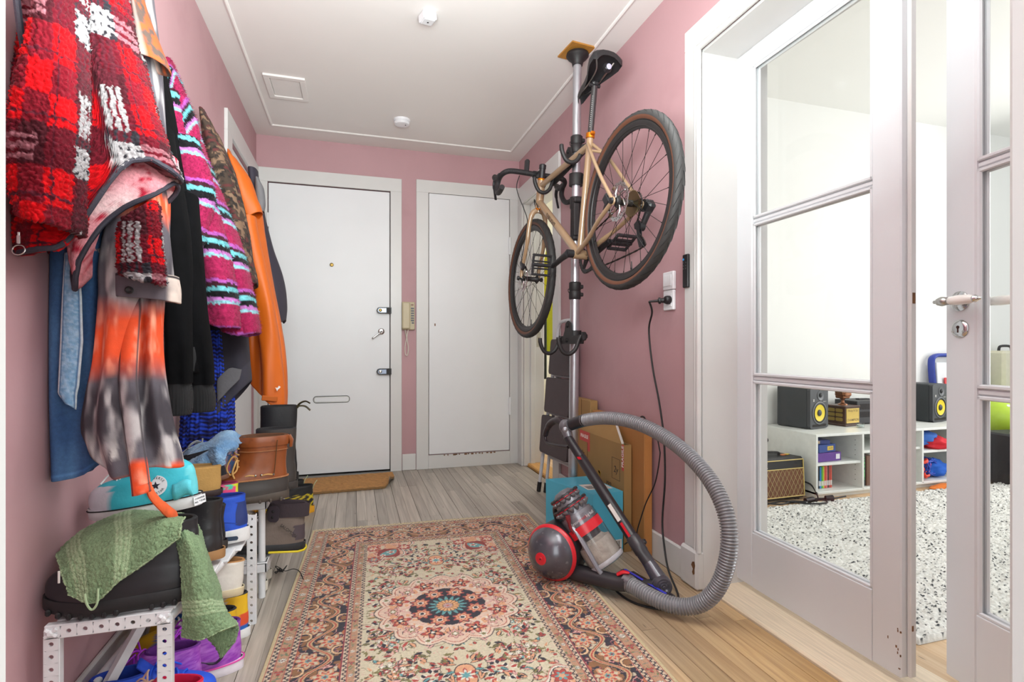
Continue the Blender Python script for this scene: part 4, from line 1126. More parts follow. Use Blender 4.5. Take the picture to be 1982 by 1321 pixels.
MB().lathe([(0.019, -0.012), (0.021, -0.01), (0.021, 0.01), (0.019, 0.012)], sc_ + v3(-0.008, 0.028), sc_ - BBp, 20).box(sc_ + v3(-0.03, 0.028), (0.02, 0.02, 0.016), None, 0.003).build('seat_clamp', m_or, bike)
td = (htb + sa * 0.035 - BBp - v3(0.01, 0.005)).normalized()
tm = text_obj('frame_lettering', 'FAIRLIGHT', 0.03, mat('decal_dark', '#4d3c30', 0.5), frame_o, frame(BBp + td * 0.40 + Vector((0, 0.0198, 0.0)), -td, Vector((0, 0, 1)) if False else (Vector((0, 1, 0)).cross(-td))), False, 0.0006)
# wheels
def wheel(name, c, rear):
    w = MB(); R, r = 0.329, 0.0205; n = 72; k = 16
    for a, b_, mi in ((0, k, 0),):
        vs = []; fs = []
        for i in range(n):
            t = 2 * PI * i / n
            for j in range(k):
                q = 2 * PI * j / k
                rr = R + r * math.cos(q)
                vs.append((rr * math.cos(t), 1.02 * r * math.sin(q), rr * math.sin(t)))
        for i in range(n):
            for j in range(k):
                f = (i * k + j, ((i + 1) % n) * k + j, ((i + 1) % n) * k + (j + 1) % k, i * k + (j + 1) % k)
                w.cur = 1 if j in (4, 5, 10, 11) else 0
                w.add([], [f]) if False else None
                fs.append((f, w.cur))
        b0 = len(w.v); w.v.extend(vs)
        for f, c_ in fs:
            w.f.append(tuple(q + b0 for q in f)); w.mi.append(c_)
    o = w.build(name, [m_tyre, m_wallb], bike); o.location = c
    # tread sipes
    sp = MB()
    for i in range(44):
        t = 2 * PI * i / 44
        for sg in (-1, 1):
            pts = []
            for j in range(5):
                q = sg * (0.15 + 0.22 * j); tt = t + sg * 0.04 + 0.035 * j
                rr = R + (r + 0.0003) * math.cos(q); pts.append((rr * math.cos(tt), 1.02 * (r + 0.0003) * math.sin(q), rr * math.sin(tt)))
            sp.tube(pts, 0.0009, 4, cap=False)
    sp.build('tread_grooves', m_black, o, kind='stuff')
    rm_ = MB(); n = 72
    prof = [(0.3105, -0.0125), (0.3115, -0.008), (0.290, -0.0115), (0.283, 0.0), (0.290, 0.0115), (0.3115, 0.008), (0.3105, 0.0125), (0.296, 0.0135), (0.281, 0.004), (0.281, -0.004), (0.296, -0.0135)]
    P = np.array([[(pr * math.cos(2 * PI * i / n), py, pr * math.sin(2 * PI * i / n)) for pr, py in prof] for i in range(n)])
    rm_.grid(P, cu=True, cv=True)
    rm_.tube([(0, -0.002, -0.282), (0, -0.002, -0.245)], [0.0025, 0.002], 8)
    rm_.build('rim', m_rim, o)
    hb = MB().tube([(0, -0.055, 0), (0, -0.05, 0), (0, -0.045, 0), (0, -0.03, 0), (0, 0.03, 0), (0, 0.045, 0), (0, 0.05, 0), (0, 0.055, 0)], [0.014, 0.016, 0.026, 0.014, 0.014, 0.026, 0.016, 0.014], 20)
    hb.tube([(0, -0.07, 0), (0, 0.07, 0)], 0.008, 12)
    hb.build('hub', m_rim, o)
    s_ = MB()
    N_ = 28
    for i in range(N_):
        sd = 1 if i % 2 else -1; t = 2 * PI * i / N_
        off = (1 if (i // 2) % 2 else -1) * 0.72
        a = Vector((0.024 * math.cos(t + off * 1.6), sd * 0.034, 0.024 * math.sin(t + off * 1.6))); b_ = Vector((0.284 * math.cos(t), sd * 0.002, 0.284 * math.sin(t)))
        s_.tube([a, b_], 0.0011, 5, cap=False); s_.tube([b_, b_ + (a - b_).normalized() * 0.012], 0.002, 5)
    s_.build('spokes', mat('spoke_black', '#232122', 0.35, 0.6), o, kind='stuff')
    # disc rotor on the left side (+y)
    ro = MB(); RR = 0.078; n = 90; y0 = 0.044
    rings = []
    for i in range(n):
        t = 2 * PI * i / n
        ro_ = RR + (0.0018 if (i // 3) % 2 else -0.0018)
        rings.append([(ro_ * math.cos(t), y0 - 0.001, ro_ * math.sin(t)), (ro_ * math.cos(t), y0 + 0.001, ro_ * math.sin(t)), (0.062 * math.cos(t), y0 + 0.001, 0.062 * math.sin(t)), (0.062 * math.cos(t), y0 - 0.001, 0.062 * math.sin(t))])
    ro.grid(np.array(rings), cu=True, cv=True)
    for i in range(6):
        t = 2 * PI * i / 6
        ro.tube([(0.022 * math.cos(t), y0, 0.022 * math.sin(t)), (0.043 * math.cos(t + 0.25), y0, 0.043 * math.sin(t + 0.25)), (0.064 * math.cos(t + 0.65), y0, 0.064 * math.sin(t + 0.65))], 0.0032, 6)
    ro.lathe([(0.024, 0), (0.024, 0.003), (0.014, 0.004)], (0, y0 - 0.001, 0), (0, 1, 0), 24)
    rt = ro.build('disc_rotor', m_chrome, o)
    dots = MB()
    for i in range(36):
        t = 2 * PI * (i + 0.5) / 36; q = 0.0675 + 0.0035 * ((i % 3) - 1)
        dots.lathe([(0.0022, 0), (0.0022, 0.0002)], (q * math.cos(t), y0 + 0.0011, q * math.sin(t)), (0, 1, 0), 8)
    dots.build('rotor_holes', m_dark, rt, kind='stuff')
    return o
wr = wheel('rear_wheel', (0, 0, 0), True)
wf = wheel('front_wheel', (WB, 0, 0), False)
# cassette
cs = MB()
for k in range(10):
    R = 0.052 - 0.0032 * k; y = -0.020 - 0.0033 * k; n = int(R * 2 * PI / 0.0064) * 2
    poly = [((R + (0.002 if i % 2 else -0.002)) * math.cos(2 * PI * i / n), (R + (0.002 if i % 2 else -0.002)) * math.sin(2 * PI * i / n)) for i in range(n)]
    cs.prism(poly, -0.0008, 0.0008, Matrix(((1, 0, 0, 0), (0, 0, -1, y), (0, 1, 0, 0), (0, 0, 0, 1))))
cs.build('cassette', m_cass, bike, smooth=False)
# brake calipers
MB().box(v3(0.055, 0.028, 0.058), (0.04, 0.022, 0.055), (0, 0.5, 0), 0.006).tube([v3(0.03, 0.05, 0.058), v3(0.08, -0.005, 0.058)], 0.009, 10).build('rear_caliper', m_blackpl, bike)
MB().box(v3(WB - 0.03, 0.07, 0.056), (0.03, 0.022, 0.06), (0, 0.3, 0), 0.006).build('front_caliper', m_blackpl, bike)
for xx in (0, WB):
    for q_ in (1, -1): MB().lathe([(0.009, 0.066), (0.0135, 0.07), (0.012, 0.079), (0.006, 0.080)], (xx, 0, 0), (0, q_, 0), 16).build('axle_cap', m_blackpl, bike)
# rear derailleur
dr = MB()
dr.box(v3(-0.035, -0.022, -0.078), (0.05, 0.034, 0.042), (0, 0.5, 0), 0.008)
dr.tube([v3(-0.035, -0.03, -0.078), v3(0.012, -0.085, -0.072)], [0.014, 0.012], 12)
dr.lathe([(0.017, -0.012), (0.017, 0.012)], v3(0.014, -0.088, -0.066), (0, 1, 0), 16)
dr.box(v3(-0.008, -0.004, -0.076), (0.04, 0.014, 0.05), (0, -0.4, 0), 0.005)
de = dr.build('rear_derailleur', m_blackpl, bike)
cg = MB()
a, b_ = v3(0.02, -0.075, -0.056), v3(-0.004, -0.165, -0.056)
for yy in (-0.006, 0.006):
    cg.tube([a + Vector((0, yy, 0)), a * 0.5 + b_ * 0.5 + Vector((0.012, yy, 0)), b_ + Vector((0, yy, 0))], [0.016, 0.007, 0.014], 10, sx=1.0) if False else cg.prism([(0.038, -0.07), (0.012, -0.062), (0.004, -0.085), (0.006, -0.13), (-0.018, -0.165), (-0.008, -0.182), (0.012, -0.178), (0.022, -0.14), (0.022, -0.10), (0.036, -0.09)], -0.001, 0.001, Matrix(((1, 0, 0, 0), (0, 0, -1, -0.056 + yy), (0, 1, 0, 0), (0, 0, 0, 1))))
cg.build('pulley_cage', m_blackpl, de, smooth=False)
for p in (a, b_):
    MB().lathe([(0.014, -0.002), (0.0155, -0.002), (0.0155, 0.002), (0.014, 0.002)], p, (0, 1, 0), 14).build('pulley', m_black, de)
# crankset
ck = MB(); R = 0.084; n = 80
poly = [((R + (0.0025 if i % 2 else -0.0025)) * math.cos(2 * PI * i / n), (R + (0.0025 if i % 2 else -0.0025)) * math.sin(2 * PI * i / n)) for i in range(n)]
MR = lambda y: Matrix(((1, 0, 0, BBp.x), (0, 0, -1, y), (0, 1, 0, BBp.z), (0, 0, 0, 1)))
ring = []
for i in range(n):
    t = 2 * PI * i / n; q = R + (0.0025 if i % 2 else -0.0025)
    ring.append([(BBp.x + q * math.cos(t), -0.044, BBp.z + q * math.sin(t)), (BBp.x + q * math.cos(t), -0.041, BBp.z + q * math.sin(t)), (BBp.x + 0.066 * math.cos(t), -0.041, BBp.z + 0.066 * math.sin(t)), (BBp.x + 0.066 * math.cos(t), -0.044, BBp.z + 0.066 * math.sin(t))])
ck.grid(np.array(ring), cu=True, cv=True)
for i in range(4):
    t = PI / 4 + i * PI / 2
    ck.tube([BBp + v3(0.02 * math.cos(t), 0.02 * math.sin(t), -0.043), BBp + v3(0.07 * math.cos(t), 0.07 * math.sin(t), -0.043)], [0.012, 0.008], 8)
ck.build('chainring', m_blackpl, bike)
la = BBp + v3(0.168, -0.01, 0.066); ra = BBp + v3(-0.168, 0.012, -0.066)
cr = MB()
cr.tube([BBp + v3(0, 0, 0.06), BBp + v3(0.06, -0.003, 0.064), la], [0.018, 0.0145, 0.0125], 12); cr.tube([BBp + v3(0, 0, 0.036), BBp + v3(0, 0, 0.068)], 0.019, 16)
cr.build('crank_arm', m_blackpl, bike)
cr = MB()
cr.tube([BBp + v3(0, 0, -0.06), BBp + v3(-0.06, 0.003, -0.064), ra], [0.018, 0.0145, 0.0125], 12); cr.tube([BBp + v3(0, 0, -0.036), BBp + v3(0, 0, -0.068)], 0.019, 16)
cr.build('crank_arm', m_blackpl, bike)
def pedal(p, sg, ang):
    m = MB(); R = Euler((0, ang, 0)).to_matrix(); c = p + Vector((0, sg * 0.062, 0))
    add = lambda o, s_: m.box(c + R @ Vector(o), s_, R, 0.003)
    for yy in (-0.045, 0.045): add((0, yy, 0), (0.085, 0.010, 0.016))
    for xx in (-0.048, 0.048): add((xx, 0, 0), (0.012, 0.10, 0.016))
    add((-0.018, 0, 0), (0.008, 0.09, 0.012)); add((0.018, 0, 0), (0.008, 0.09, 0.012))
    m.tube([p, c + Vector((0, sg * 0.05, 0))], 0.0095, 12)
    for xx in (-0.048, 0.048):
        for yy in (-0.035, 0.0, 0.035):
            m.box(c + R @ Vector((xx, yy, 0)), (0.003, 0.003, 0.022), R)
    m.build('pedal', m_blackpl, bike, smooth=False)
pedal(la, 1, 1.25); pedal(ra, -1, 0.3)
# chain
ch = MB()
top = bez([BBp + v3(0.0, 0.084, -0.0425), v3(0.22, 0.034, -0.041), v3(0.0, 0.046, -0.038), v3(-0.046, 0.0, -0.038), v3(-0.02, -0.042, -0.042), v3(0.022, -0.062, -0.056), v3(0.036, -0.08, -0.056), v3(0.012, -0.12, -0.056), v3(-0.02, -0.165, -0.056), v3(0.0, -0.182, -0.056), v3(0.2, -0.172, -0.05), BBp + v3(-0.03, -0.082, -0.0425), BBp + v3(0.05, -0.07, -0.0425), BBp + v3(0.086, 0.0, -0.0425), BBp + v3(0.05, 0.07, -0.0425)], 10, closed=True)
ch.tube(top, [0.0042 if k % 2 else 0.0028 for k in range(len(top))], 6, closed=True)
ch.build('chain', mat('chain_dark', '#3b3634', 0.35, 0.8), bike, smooth=False)
# saddle and seatpost
su = (sc_ - BBp).normalized()
spt = BBp + su * 0.765
MB().tube([sc_ + su * 0.0, spt], 0.0138, 18).lathe([(0.0142, 0.62), (0.0142, 0.74)], BBp, su, 18).build('seatpost', mat('carbon_black', '#232022', 0.3, coat=0.4), bike)
mk = MB()
for k in range(16):
    q = BBp + su * (0.58 + 0.009 * k) + Vector((-0.0139 * 0.95, 0.004, -0.003)); mk.box(q + Vector((0, 0.0088, 0)), (0.004, 0.0015, 0.0025))
mk.build('height_scale', mat('print_white', '#c9c9c9', 0.5), bike, kind='stuff')
MB().box(spt + v3(0, 0.012), (0.036, 0.034, 0.026), (0, 0.2, 0), 0.008).tube([spt + v3(0.0, 0.004, -0.026), spt + v3(0.0, 0.004, 0.026)], 0.008, 10).build('saddle_clamp', m_blackpl, bike)
rl = MB()
for sg in (-1, 1):
    rl.tube(bez([spt + v3(-0.105, 0.055, sg * 0.045), spt + v3(-0.07, 0.03, sg * 0.028), spt + v3(0.0, 0.022, sg * 0.022), spt + v3(0.06, 0.025, sg * 0.02), spt + v3(0.13, 0.045, sg * 0.01)], 6), 0.0036, 8)
rl.build('saddle_rails', m_steel, bike)
sd_ = MB()
st_ = [(-0.135, 0.058, 0.050), (-0.125, 0.074, 0.055), (-0.09, 0.074, 0.052), (-0.05, 0.060, 0.05), (0.0, 0.038, 0.048), (0.06, 0.024, 0.046), (0.11, 0.020, 0.043), (0.142, 0.015, 0.036), (0.150, 0.006, 0.030)]
Pg = []
for x_, hw_, zt in st_:
    row = []
    for k in range(20):
        t = -PI * 0.5 + (k / 19) * PI * 2 * 0.5 * 2 * 0.5 * 2 if False else k / 20 * 2 * PI
        cc, ss = math.cos(t), math.sin(t)
        yy = hw_ * (abs(cc) ** 0.7) * (1 if cc > 0 else -1)
        drop = 0.020 * (abs(cc) ** 2.2)
        zz = zt + 0.022 + (0.010 * ss if ss > 0 else 0.0) - drop if ss >= 0 else zt + 0.008 - drop + 0.012 * (1 + ss) * 0 - 0.016 * (abs(cc) ** 1.5)
        row.append((spt.x + x_, yy, spt.z + zz))
    Pg.append(row)
sd_.grid(np.array(Pg), cv=True)
sd_.add([Pg[0][k] for k in range(20)], [tuple(range(20))]); sd_.add([Pg[-1][k] for k in range(20)], [tuple(range(20))[::-1]])
sd_.build('saddle', mat('saddle_black', '#1c1a1d', 0.5, bump=(300, 0.3)), bike, angle=80)
lt = MB().box(spt + v3(-0.115, 0.01), (0.03, 0.034, 0.04), (0, 0.3, 0), 0.008).build('rear_light', m_blackpl, bike)
MB().lathe([(0.012, 0), (0.012, 0.002), (0.008, 0.003)], spt + v3(-0.131, 0.006), (-1, 0, -0.3), 16).build('light_badge', mat('badge_lilac', '#a9a6c4', 0.3), lt)
# stem, bars, levers
sp0 = htt + sa * 0.045; sf = Vector((0.9511, 0, 0.309))
MB().tube([htt + sa * 0.01, htt + sa * 0.07], [0.0175, 0.0175], 16).tube([sp0, sp0 + sf * 0.085], [0.018, 0.0165], 14).lathe([(0.0205, -0.022), (0.0205, 0.022)], sp0 + sf * 0.085, (0, 1, 0), 18).lathe([(0.02, 0.065), (0.02, 0.085), (0.014, 0.09)], htt, sa, 16).build('stem', m_blackpl, bike)
bc = sp0 + sf * 0.085
def bar_pts(sg):
    return bez([bc, bc + v3(0, 0.002, sg * 0.10), bc + v3(0.004, 0.0, sg * 0.165), bc + v3(0.035, -0.004, sg * 0.195), bc + v3(0.082, -0.012, sg * 0.203), bc + v3(0.108, -0.045, sg * 0.207), bc + v3(0.09, -0.095, sg * 0.214), bc + v3(0.04, -0.122, sg * 0.22), bc + v3(-0.035, -0.125, sg * 0.226)], 7)
tape = mat('bar_tape', '#1f1c1f', 0.6, bump=(55, 0.4, 'Y'))
for sg in (-1, 1):
    MB().tube(bar_pts(sg), 0.0152, 12).build('handlebar_drop', tape, bike)
    h0 = bc + v3(0.085, -0.012, sg * 0.203)
    MB().tube(bez([h0 + v3(-0.02, 0.008), h0 + v3(0.03, 0.016), h0 + v3(0.065, 0.032), h0 + v3(0.085, 0.055)], 5), [0.017] * 6 + [0.019] * 6 + [0.018] * 2 + [0.014] * 2, 12).build('brake_hood', m_rub, bike)
    MB().tube(bez([h0 + v3(0.075, 0.035), h0 + v3(0.095, 0.0), h0 + v3(0.085, -0.05), h0 + v3(0.07, -0.10)], 5), [0.011] * 8 + [0.008] * 8, 8, sx=0.55).build('brake_lever', m_blackpl, bike)
MB().box(bc + v3(0.0, 0.045, 0.06), (0.03, 0.026, 0.075), (0, -0.3, 0.0), 0.007).build('computer_mount', m_blackpl, bike)
cb = MB()
cb.tube(bez([bc + v3(0.02, -0.01, 0.10), bc + v3(0.07, -0.07, 0.10), bc + v3(0.06, -0.2, 0.06), crown + v3(0.05, -0.03, 0.055), crown - sa * 0.09 + v3(0.01, 0, 0.062), v3(WB - 0.03, 0.10, 0.062)], 8), 0.0026, 6)
cb.tube(bez([bc + v3(0.02, -0.01, -0.08), bc + v3(0.11, -0.10, -0.06), bc + v3(0.06, -0.2, -0.02), htb + v3(0.02, 0.06, 0.02), htb + td * -0.06 + v3(-0.01, 0.0, 0.018)], 8), 0.0026, 6)
cb.build('cables', m_black, bike)

# ------------------------------------------------------------------ step ladder folded against the wall
ld_ = thing('step_ladder', 'folded step ladder with three dark treads leaning behind the silver pole', 'step ladder', (1.16, 3.08, 0))
LB0, LB1 = onZ(1043, 947, 0.02), Vector((1.20, 2.83, 0.02))
LT0, LT1 = Vector((1.262, 3.16, 1.10)), Vector((1.272, 2.90, 1.10))
m_lad = mat('ladder_grey_enamel', '#c3c4c9', 0.35)
m_trd = mat('ladder_tread', '#4a4144', 0.75, bump=(220, 0.4))
def LP(s, t, off=0.0):          # s across (0 far, 1 near), t up
    a = LB0.lerp(LT0, t); b = LB1.lerp(LT1, t); p = a.lerp(b, s); p = p + Vector((-off, 0, 0)); return p
top = bez([LP(0, 0.93), LP(0.03, 0.985), LP(0.2, 1.01), LP(0.8, 1.01), LP(0.97, 0.985), LP(1, 0.93)], 5)
MB().tube([LP(0, 0.02)] + [LP(0, 0.5)] + top + [LP(1, 0.5), LP(1, 0.02)], 0.0115, 10).build('front_rail', m_lad, ld_, True)
sh = Vector((0.03, 0, 0))
MB().tube([LP(0.09, 0.01) + sh, LP(0.09, 0.85) + sh * 0.6] + bez([LP(0.1, 0.87) + sh * 0.6, LP(0.2, 0.9) + sh * 0.5, LP(0.8, 0.9) + sh * 0.5, LP(0.9, 0.87) + sh * 0.6], 4) + [LP(0.91, 0.85) + sh * 0.6, LP(0.91, 0.01) + sh], 0.0105, 10).tube([LP(0.09, 0.2) + sh, LP(0.91, 0.2) + sh], 0.008, 8).build('rear_rail', m_lad, ld_, True)
for s_, e_ in ((0, 0), (1, 0), (0.09, 1), (0.91, 1)):
    p = LP(s_, 0.0) + sh * e_; q = LP(s_, 0.045) + sh * e_
    MB().tube([p - (q - p) * 0.3, q], 0.0145, 10).build('rubber_foot', m_rub, ld_, True)
for t0, t1 in ((0.235, 0.455), (0.475, 0.68), (0.70, 0.905)):
    o = LP(0.5, (t0 + t1) / 2, 0.022)
    M = frame(o, LP(1, t0) - LP(0, t0), LP(0.5, t1) - LP(0.5, t0))
    wdt = (LP(1, t0) - LP(0, t0)).length * 0.97; hh = (LP(0.5, t1) - LP(0.5, t0)).length
    td_ = MB().prism(rrect(wdt, hh, 0.022), -0.012, 0.012, M).build('tread', m_trd, ld_, True, smooth=False)
    MB().tube([LP(0.02, t0 - 0.008, 0.005), LP(0.98, t0 - 0.008, 0.005)], 0.006, 8).build('tread_edge', m_lad, td_, True)

# yellow jacket hanging in the room beyond
yj = thing('yellow_jacket', 'bright yellow rain jacket hanging in the room beyond the side doorway', 'jacket', (1.62, 4.25, 1.3))
rows = []
for k in range(30):
    t = k / 29; z = 1.78 - 0.86 * t
    w_ = 0.03 + 0.07 * min(1, t * 3) - 0.03 * max(0, t - 0.6)
    row = []
    for j in range(28):
        q = 2 * PI * j / 28
        f = 1 + 0.16 * math.sin(5 * q + 3 * t) * min(1, t * 2)
        row.append((1.62 + 0.02 * t + w_ * f * math.cos(q), 4.25 + 0.06 * f * math.sin(q), z + 0.02 * math.sin(3 * q)))
    rows.append(row)
MB().grid(np.array(rows), cv=True, flip=True).build('jacket_body', mat('hi_vis_yellow', '#c9d21c', 0.6, bump=(40, 0.2)), yj, True, angle=180)
rows = [[(1.545 + 0.02 * math.cos(2 * PI * j / 14), 4.2 + 0.03 * math.sin(2 * PI * j / 14), 1.30 - 0.62 * k / 7) for j in range(14)] for k in range(8)]
MB().grid(np.array(rows), cv=True, flip=True).build('dark_strap', mat('dark_green_cloth', '#20281f', 0.8), yj, True, angle=180)
MB().tube(bez([(1.62, 4.25, 1.77), (1.62, 4.25, 1.83), (1.63, 4.25, 1.86), (1.64, 4.25, 1.83)], 5), 0.004, 8).tube([(1.62, 4.25, 1.85), (1.62, 5.099, 1.85)], 0.008, 8).build('hook', m_steel, yj, True)

# ------------------------------------------------------------------ cartons
m_card = mat('cardboard', '#a8733f', 0.8, bump=(14, 0.15, 'noise', (1, 60, 1)), var=(9, 0.05))
m_card2 = mat('cardboard_olive', '#9c7a4b', 0.82, bump=(14, 0.15, 'noise', (1, 1, 60)), var=(7, 0.06))
m_ink = mat('black_marker', '#2c2724', 0.8)
m_red = mat('red_tape', '#c23a37', 0.5)
m_paper = mat('paper_label', '#d8d4cf', 0.6)
m_tape = mat('clear_tape', '#b99a6d', 0.22)
m_crease = mat('carton_crease', '#5a3c20', 0.9)
A = thing('flat_carton', 'large flat tan cardboard carton upright against the pink wall', 'box', (1.268, 2.3, 0))
MB().bx(1.242, 1.283, 2.085, 2.62, 0.001, 0.607, 0.003).build('carton_body', m_card, A, True, smooth=False)
MB().bx(1.246, 1.279, 2.0835, 2.0855, 0.01, 0.60).build('end_flap', mat('carton_end', '#b47a41', 0.8, bump=(14, 0.15, 'noise', (60, 1, 1))), A, True, smooth=False)
MB().tube(bez([(1.268, 2.17, 0.607), (1.268, 2.155, 0.628), (1.268, 2.13, 0.628), (1.268, 2.115, 0.607)], 5), 0.004, 8).build('carry_loop', m_black, A, True)
D = thing('narrow_carton', 'narrow olive tan carton behind the pole with a seam down its side', 'box', (1.25, 2.8, 0))
MB().bx(1.238, 1.282, 2.635, 2.92, 0.001, 0.655, 0.003).build('carton_body', m_card2, D, True, smooth=False)
MB().bx(1.2372, 1.239, 2.752, 2.757, 0.01, 0.654).build('seam', m_crease, D, True, smooth=False)
B = thing('open_carton', 'open worn carton with red tape and handwriting behind the blue box', 'box', (1.215, 2.4, 0))
cb = MB(); z1 = 0.495
cb.bx(1.196, 1.200, 2.19, 2.69, 0.001, z1).bx(1.230, 1.234, 2.19, 2.69, 0.001, z1).bx(1.196, 1.234, 2.186, 2.190, 0.001, z1).bx(1.196, 1.234, 2.69, 2.694, 0.001, z1).bx(1.196, 1.234, 2.19, 2.69, 0.001, 0.006)
cb.build('carton_body', m_card2, B, True, smooth=False)
fp = MB(); M = frame((1.197, 2.19, z1), (0, 1, 0), (0.035, 0, 0.094))
fp.prism([(0.0, 0), (0.5, 0), (0.47, 0.1), (0.16, 0.1)], -0.0015, 0.0015, M)
fp.build('flap', m_card2, B, True, smooth=False)
MB().prism([(0.015, 0.001), (0.13, 0.08), (0.12, 0.085), (0.005, 0.006)], 0.002, 0.0026, M).prism([(0.015, 0.001), (0.13, 0.08), (0.12, 0.085), (0.005, 0.006)], -0.0026, -0.002, M).build('torn_tape', m_paper, B, True, smooth=False, kind='stuff')
face = frame((1.1955, 2.19, 0), (0, -1, 0), (0, 0, 1))      # x towards the camera, y up, z out into the hall
def onface(y, z): return frame((1.1955, y, z), (0, -1, 0), (0, 0, 1))
MB().bx(1.1945, 1.196, 2.188, 2.203, 0.375, z1).build('red_tape', m_red, B, True, smooth=False)
MB().bx(1.1945, 1.196, 2.555, 2.68, z1 - 0.055, z1).build('red_tape', m_red, B, True, smooth=False)
MB().bx(1.1945, 1.196, 2.555, 2.58, z1 - 0.10, z1 - 0.055).build('red_tape', m_red, B, True, smooth=False)
MB().bx(1.1951, 1.1965, 2.5825, 2.585, 0.01, z1).build('seam', m_crease, B, True, smooth=False)
wt = mat('tape_white_print', '#e6dcd8', 0.5)
text_obj('tape_lettering', 'FRAGILE', 0.027, wt, B, frame((1.1943, 2.1955, 0.44), (0, 0, 1), (0, 1, 0)), True, 0.0002, bold=0.0006)
text_obj('tape_lettering', 'FRAGILE', 0.026, wt, B, frame((1.1943, 2.62, z1 - 0.028), (0, -1, 0), (0, 0, 1)), True, 0.0002, bold=0.0006)
text_obj('handwriting', '2y', 0.045, m_ink, B, onface(2.265, 0.365), True, 0.0002, shear=0.2)
text_obj('handwriting', 'TRANS-', 0.04, m_ink, B, onface(2.36, 0.245), True, 0.0002, shear=0.15)
text_obj('handwriting', '29', 0.034, m_ink, B, onface(2.27, 0.215), True, 0.0002, shear=0.3)
text_obj('handwriting', 'yyp', 0.04, m_ink, B, onface(2.34, 0.285), True, 0.0002, shear=0.3)
text_obj('handwriting', '2x', 0.035, m_ink, B, onface(2.64, 0.375), True, 0.0002, shear=0.2)
bxl = MB()
for y0, y1, z0, z2 in ((2.225, 2.305, 0.418, 0.4195), (2.225, 2.305, 0.318, 0.3195), (2.225, 2.2265, 0.318, 0.4195), (2.3035, 2.305, 0.318, 0.4195)): bxl.bx(1.1952, 1.1962, y0, y1, z0, z2)
bxl.build('printed_square', m_ink, B, True, smooth=False)
em = MB()
for k in range(9):
    y, z = 2.46 + rnd.uniform(-0.035, 0.035), 0.30 + rnd.uniform(-0.06, 0.05)
    em.box((1.1955, y, z), (0.0008, rnd.uniform(0.012, 0.03), rnd.uniform(0.01, 0.03)), (rnd.uniform(0, 1), 0, 0))
em.build('yellow_print', mat('yellow_print', '#b08a2e', 0.7), B, True, smooth=False, kind='stuff')
em = MB().prism([(-0.03, 0), (0.02, 0.01), (0.03, 0.05), (0.0, 0.06), (-0.025, 0.045), (-0.005, 0.03), (-0.012, 0.012)], 0, 0.0006, onface(2.45, 0.22)); em.build('black_print', m_ink, B, True, smooth=False)

Bl = thing('blue_carton', 'turquoise blue cardboard box on the floor behind the vacuum cleaner', 'box', (1.07, 2.34, 0))
pf = [(0.925, 2.49), (1.030, 2.165), (1.186, 2.178), (1.150, 2.485)]
m_blue = mat('turquoise_card', '#4fb0cc', 0.4, bump=(20, 0.06), var=(5, 0.03))
MB().prism(pf, 0.001, 0.286).build('carton_body', m_blue, Bl, True, smooth=False)
MB().prism([(0.982, 2.327), (0.985, 2.3285), (1.170, 2.340), (1.169, 2.337)], 0.2862, 0.2866).build('lid_seam', mat('blue_dark', '#24586a', 0.7), Bl, True, smooth=False)
lb = MB().prism([(1.04, 2.24), (1.165, 2.235), (1.16, 2.325), (1.035, 2.335)], 0.2864, 0.2872).build('shipping_label', m_paper, Bl, True, smooth=False)
em = MB()
for k in range(9): em.bx(1.048 + 0.0042 * k, 1.050 + 0.0042 * k, 2.25, 2.30, 0.2873, 0.2876)
for k in range(5): em.bx(1.09, 1.155, 2.25 + 0.014 * k, 2.252 + 0.014 * k, 0.2873, 0.2876)
em.bx(1.10, 1.112, 2.262, 2.30, 0.2873, 0.2877)
em.build('label_print', m_ink, lb, True, smooth=False, kind='stuff')
fx = Vector((1.186, 2.178, 0)) - Vector((1.030, 2.165, 0)); Mf = frame(Vector((1.14, 2.1742, 0.045)), fx, (0, 0, 1))
bl2 = MB().prism([(-0.025, -0.016), (0.04, -0.016), (0.04, 0.022), (-0.025, 0.022)], 0, 0.0008, Mf).build('barcode_label', m_paper, Bl, True, smooth=False)
em = MB(); r = random.Random(8)
x = -0.02
while x < 0.03:
    w_ = r.uniform(0.001, 0.003); em.prism([(x, -0.01), (x + w_, -0.01), (x + w_, 0.016), (x, 0.016)], 0.0008, 0.0011, Mf); x += w_ + r.uniform(0.001, 0.002)
em.build('barcode', m_ink, bl2, True, smooth=False, kind='stuff')

# ------------------------------------------------------------------ vacuum cleaner
vc = thing('vacuum_cleaner', 'grey and red ball vacuum cleaner with a clear dust bin on the rug edge', 'vacuum cleaner', (0.80, 2.0, 0))
m_vac = mat('vacuum_graphite', '#55525a', 0.24, 0.35, coat=0.3, var=(20, 0.05), var2=('#77747a', 60, 0.62, 0.72))
m_vacd = mat('vacuum_dark', '#2c292d', 0.35, bump=(80, 0.04))
m_vacs = mat('vacuum_silver', '#8d8b90', 0.28, 0.7)
m_vred = mat('vacuum_red', '#c81f2c', 0.3)
m_bin = glass_mat('dust_bin_clear', (0.90, 0.89, 0.90), 0.05, 2.0)
m_dust = mat('grey_dust', '#a79f95', 0.95, bump=(60, 1.0), var=(30, 0.2))
bc_ = Vector((0.79, 2.01, 0.122)); bax = Vector((-0.788, -0.609, 0)).normalized()
R = 0.112
prof = [(0.001, R * 1.04)] + [(R * math.sin(a) , R * 1.04 * math.cos(a)) for a in np.linspace(0.08, 1.18, 18)]
b1 = MB().lathe(prof, bc_, bax, 48, cap=False).build('ball_shell', m_vac, vc, True)
MB().lathe([(R * math.sin(1.18) - 0.001, R * 1.04 * math.cos(1.18) + 0.002), (R * 0.985, R * 0.36), (R * 1.01, R * 0.30), (R * 0.99, R * 0.24), (R * 0.94, R * 0.22)], bc_, bax, 48, cap=False).build('red_ring', m_vred, vc, True)
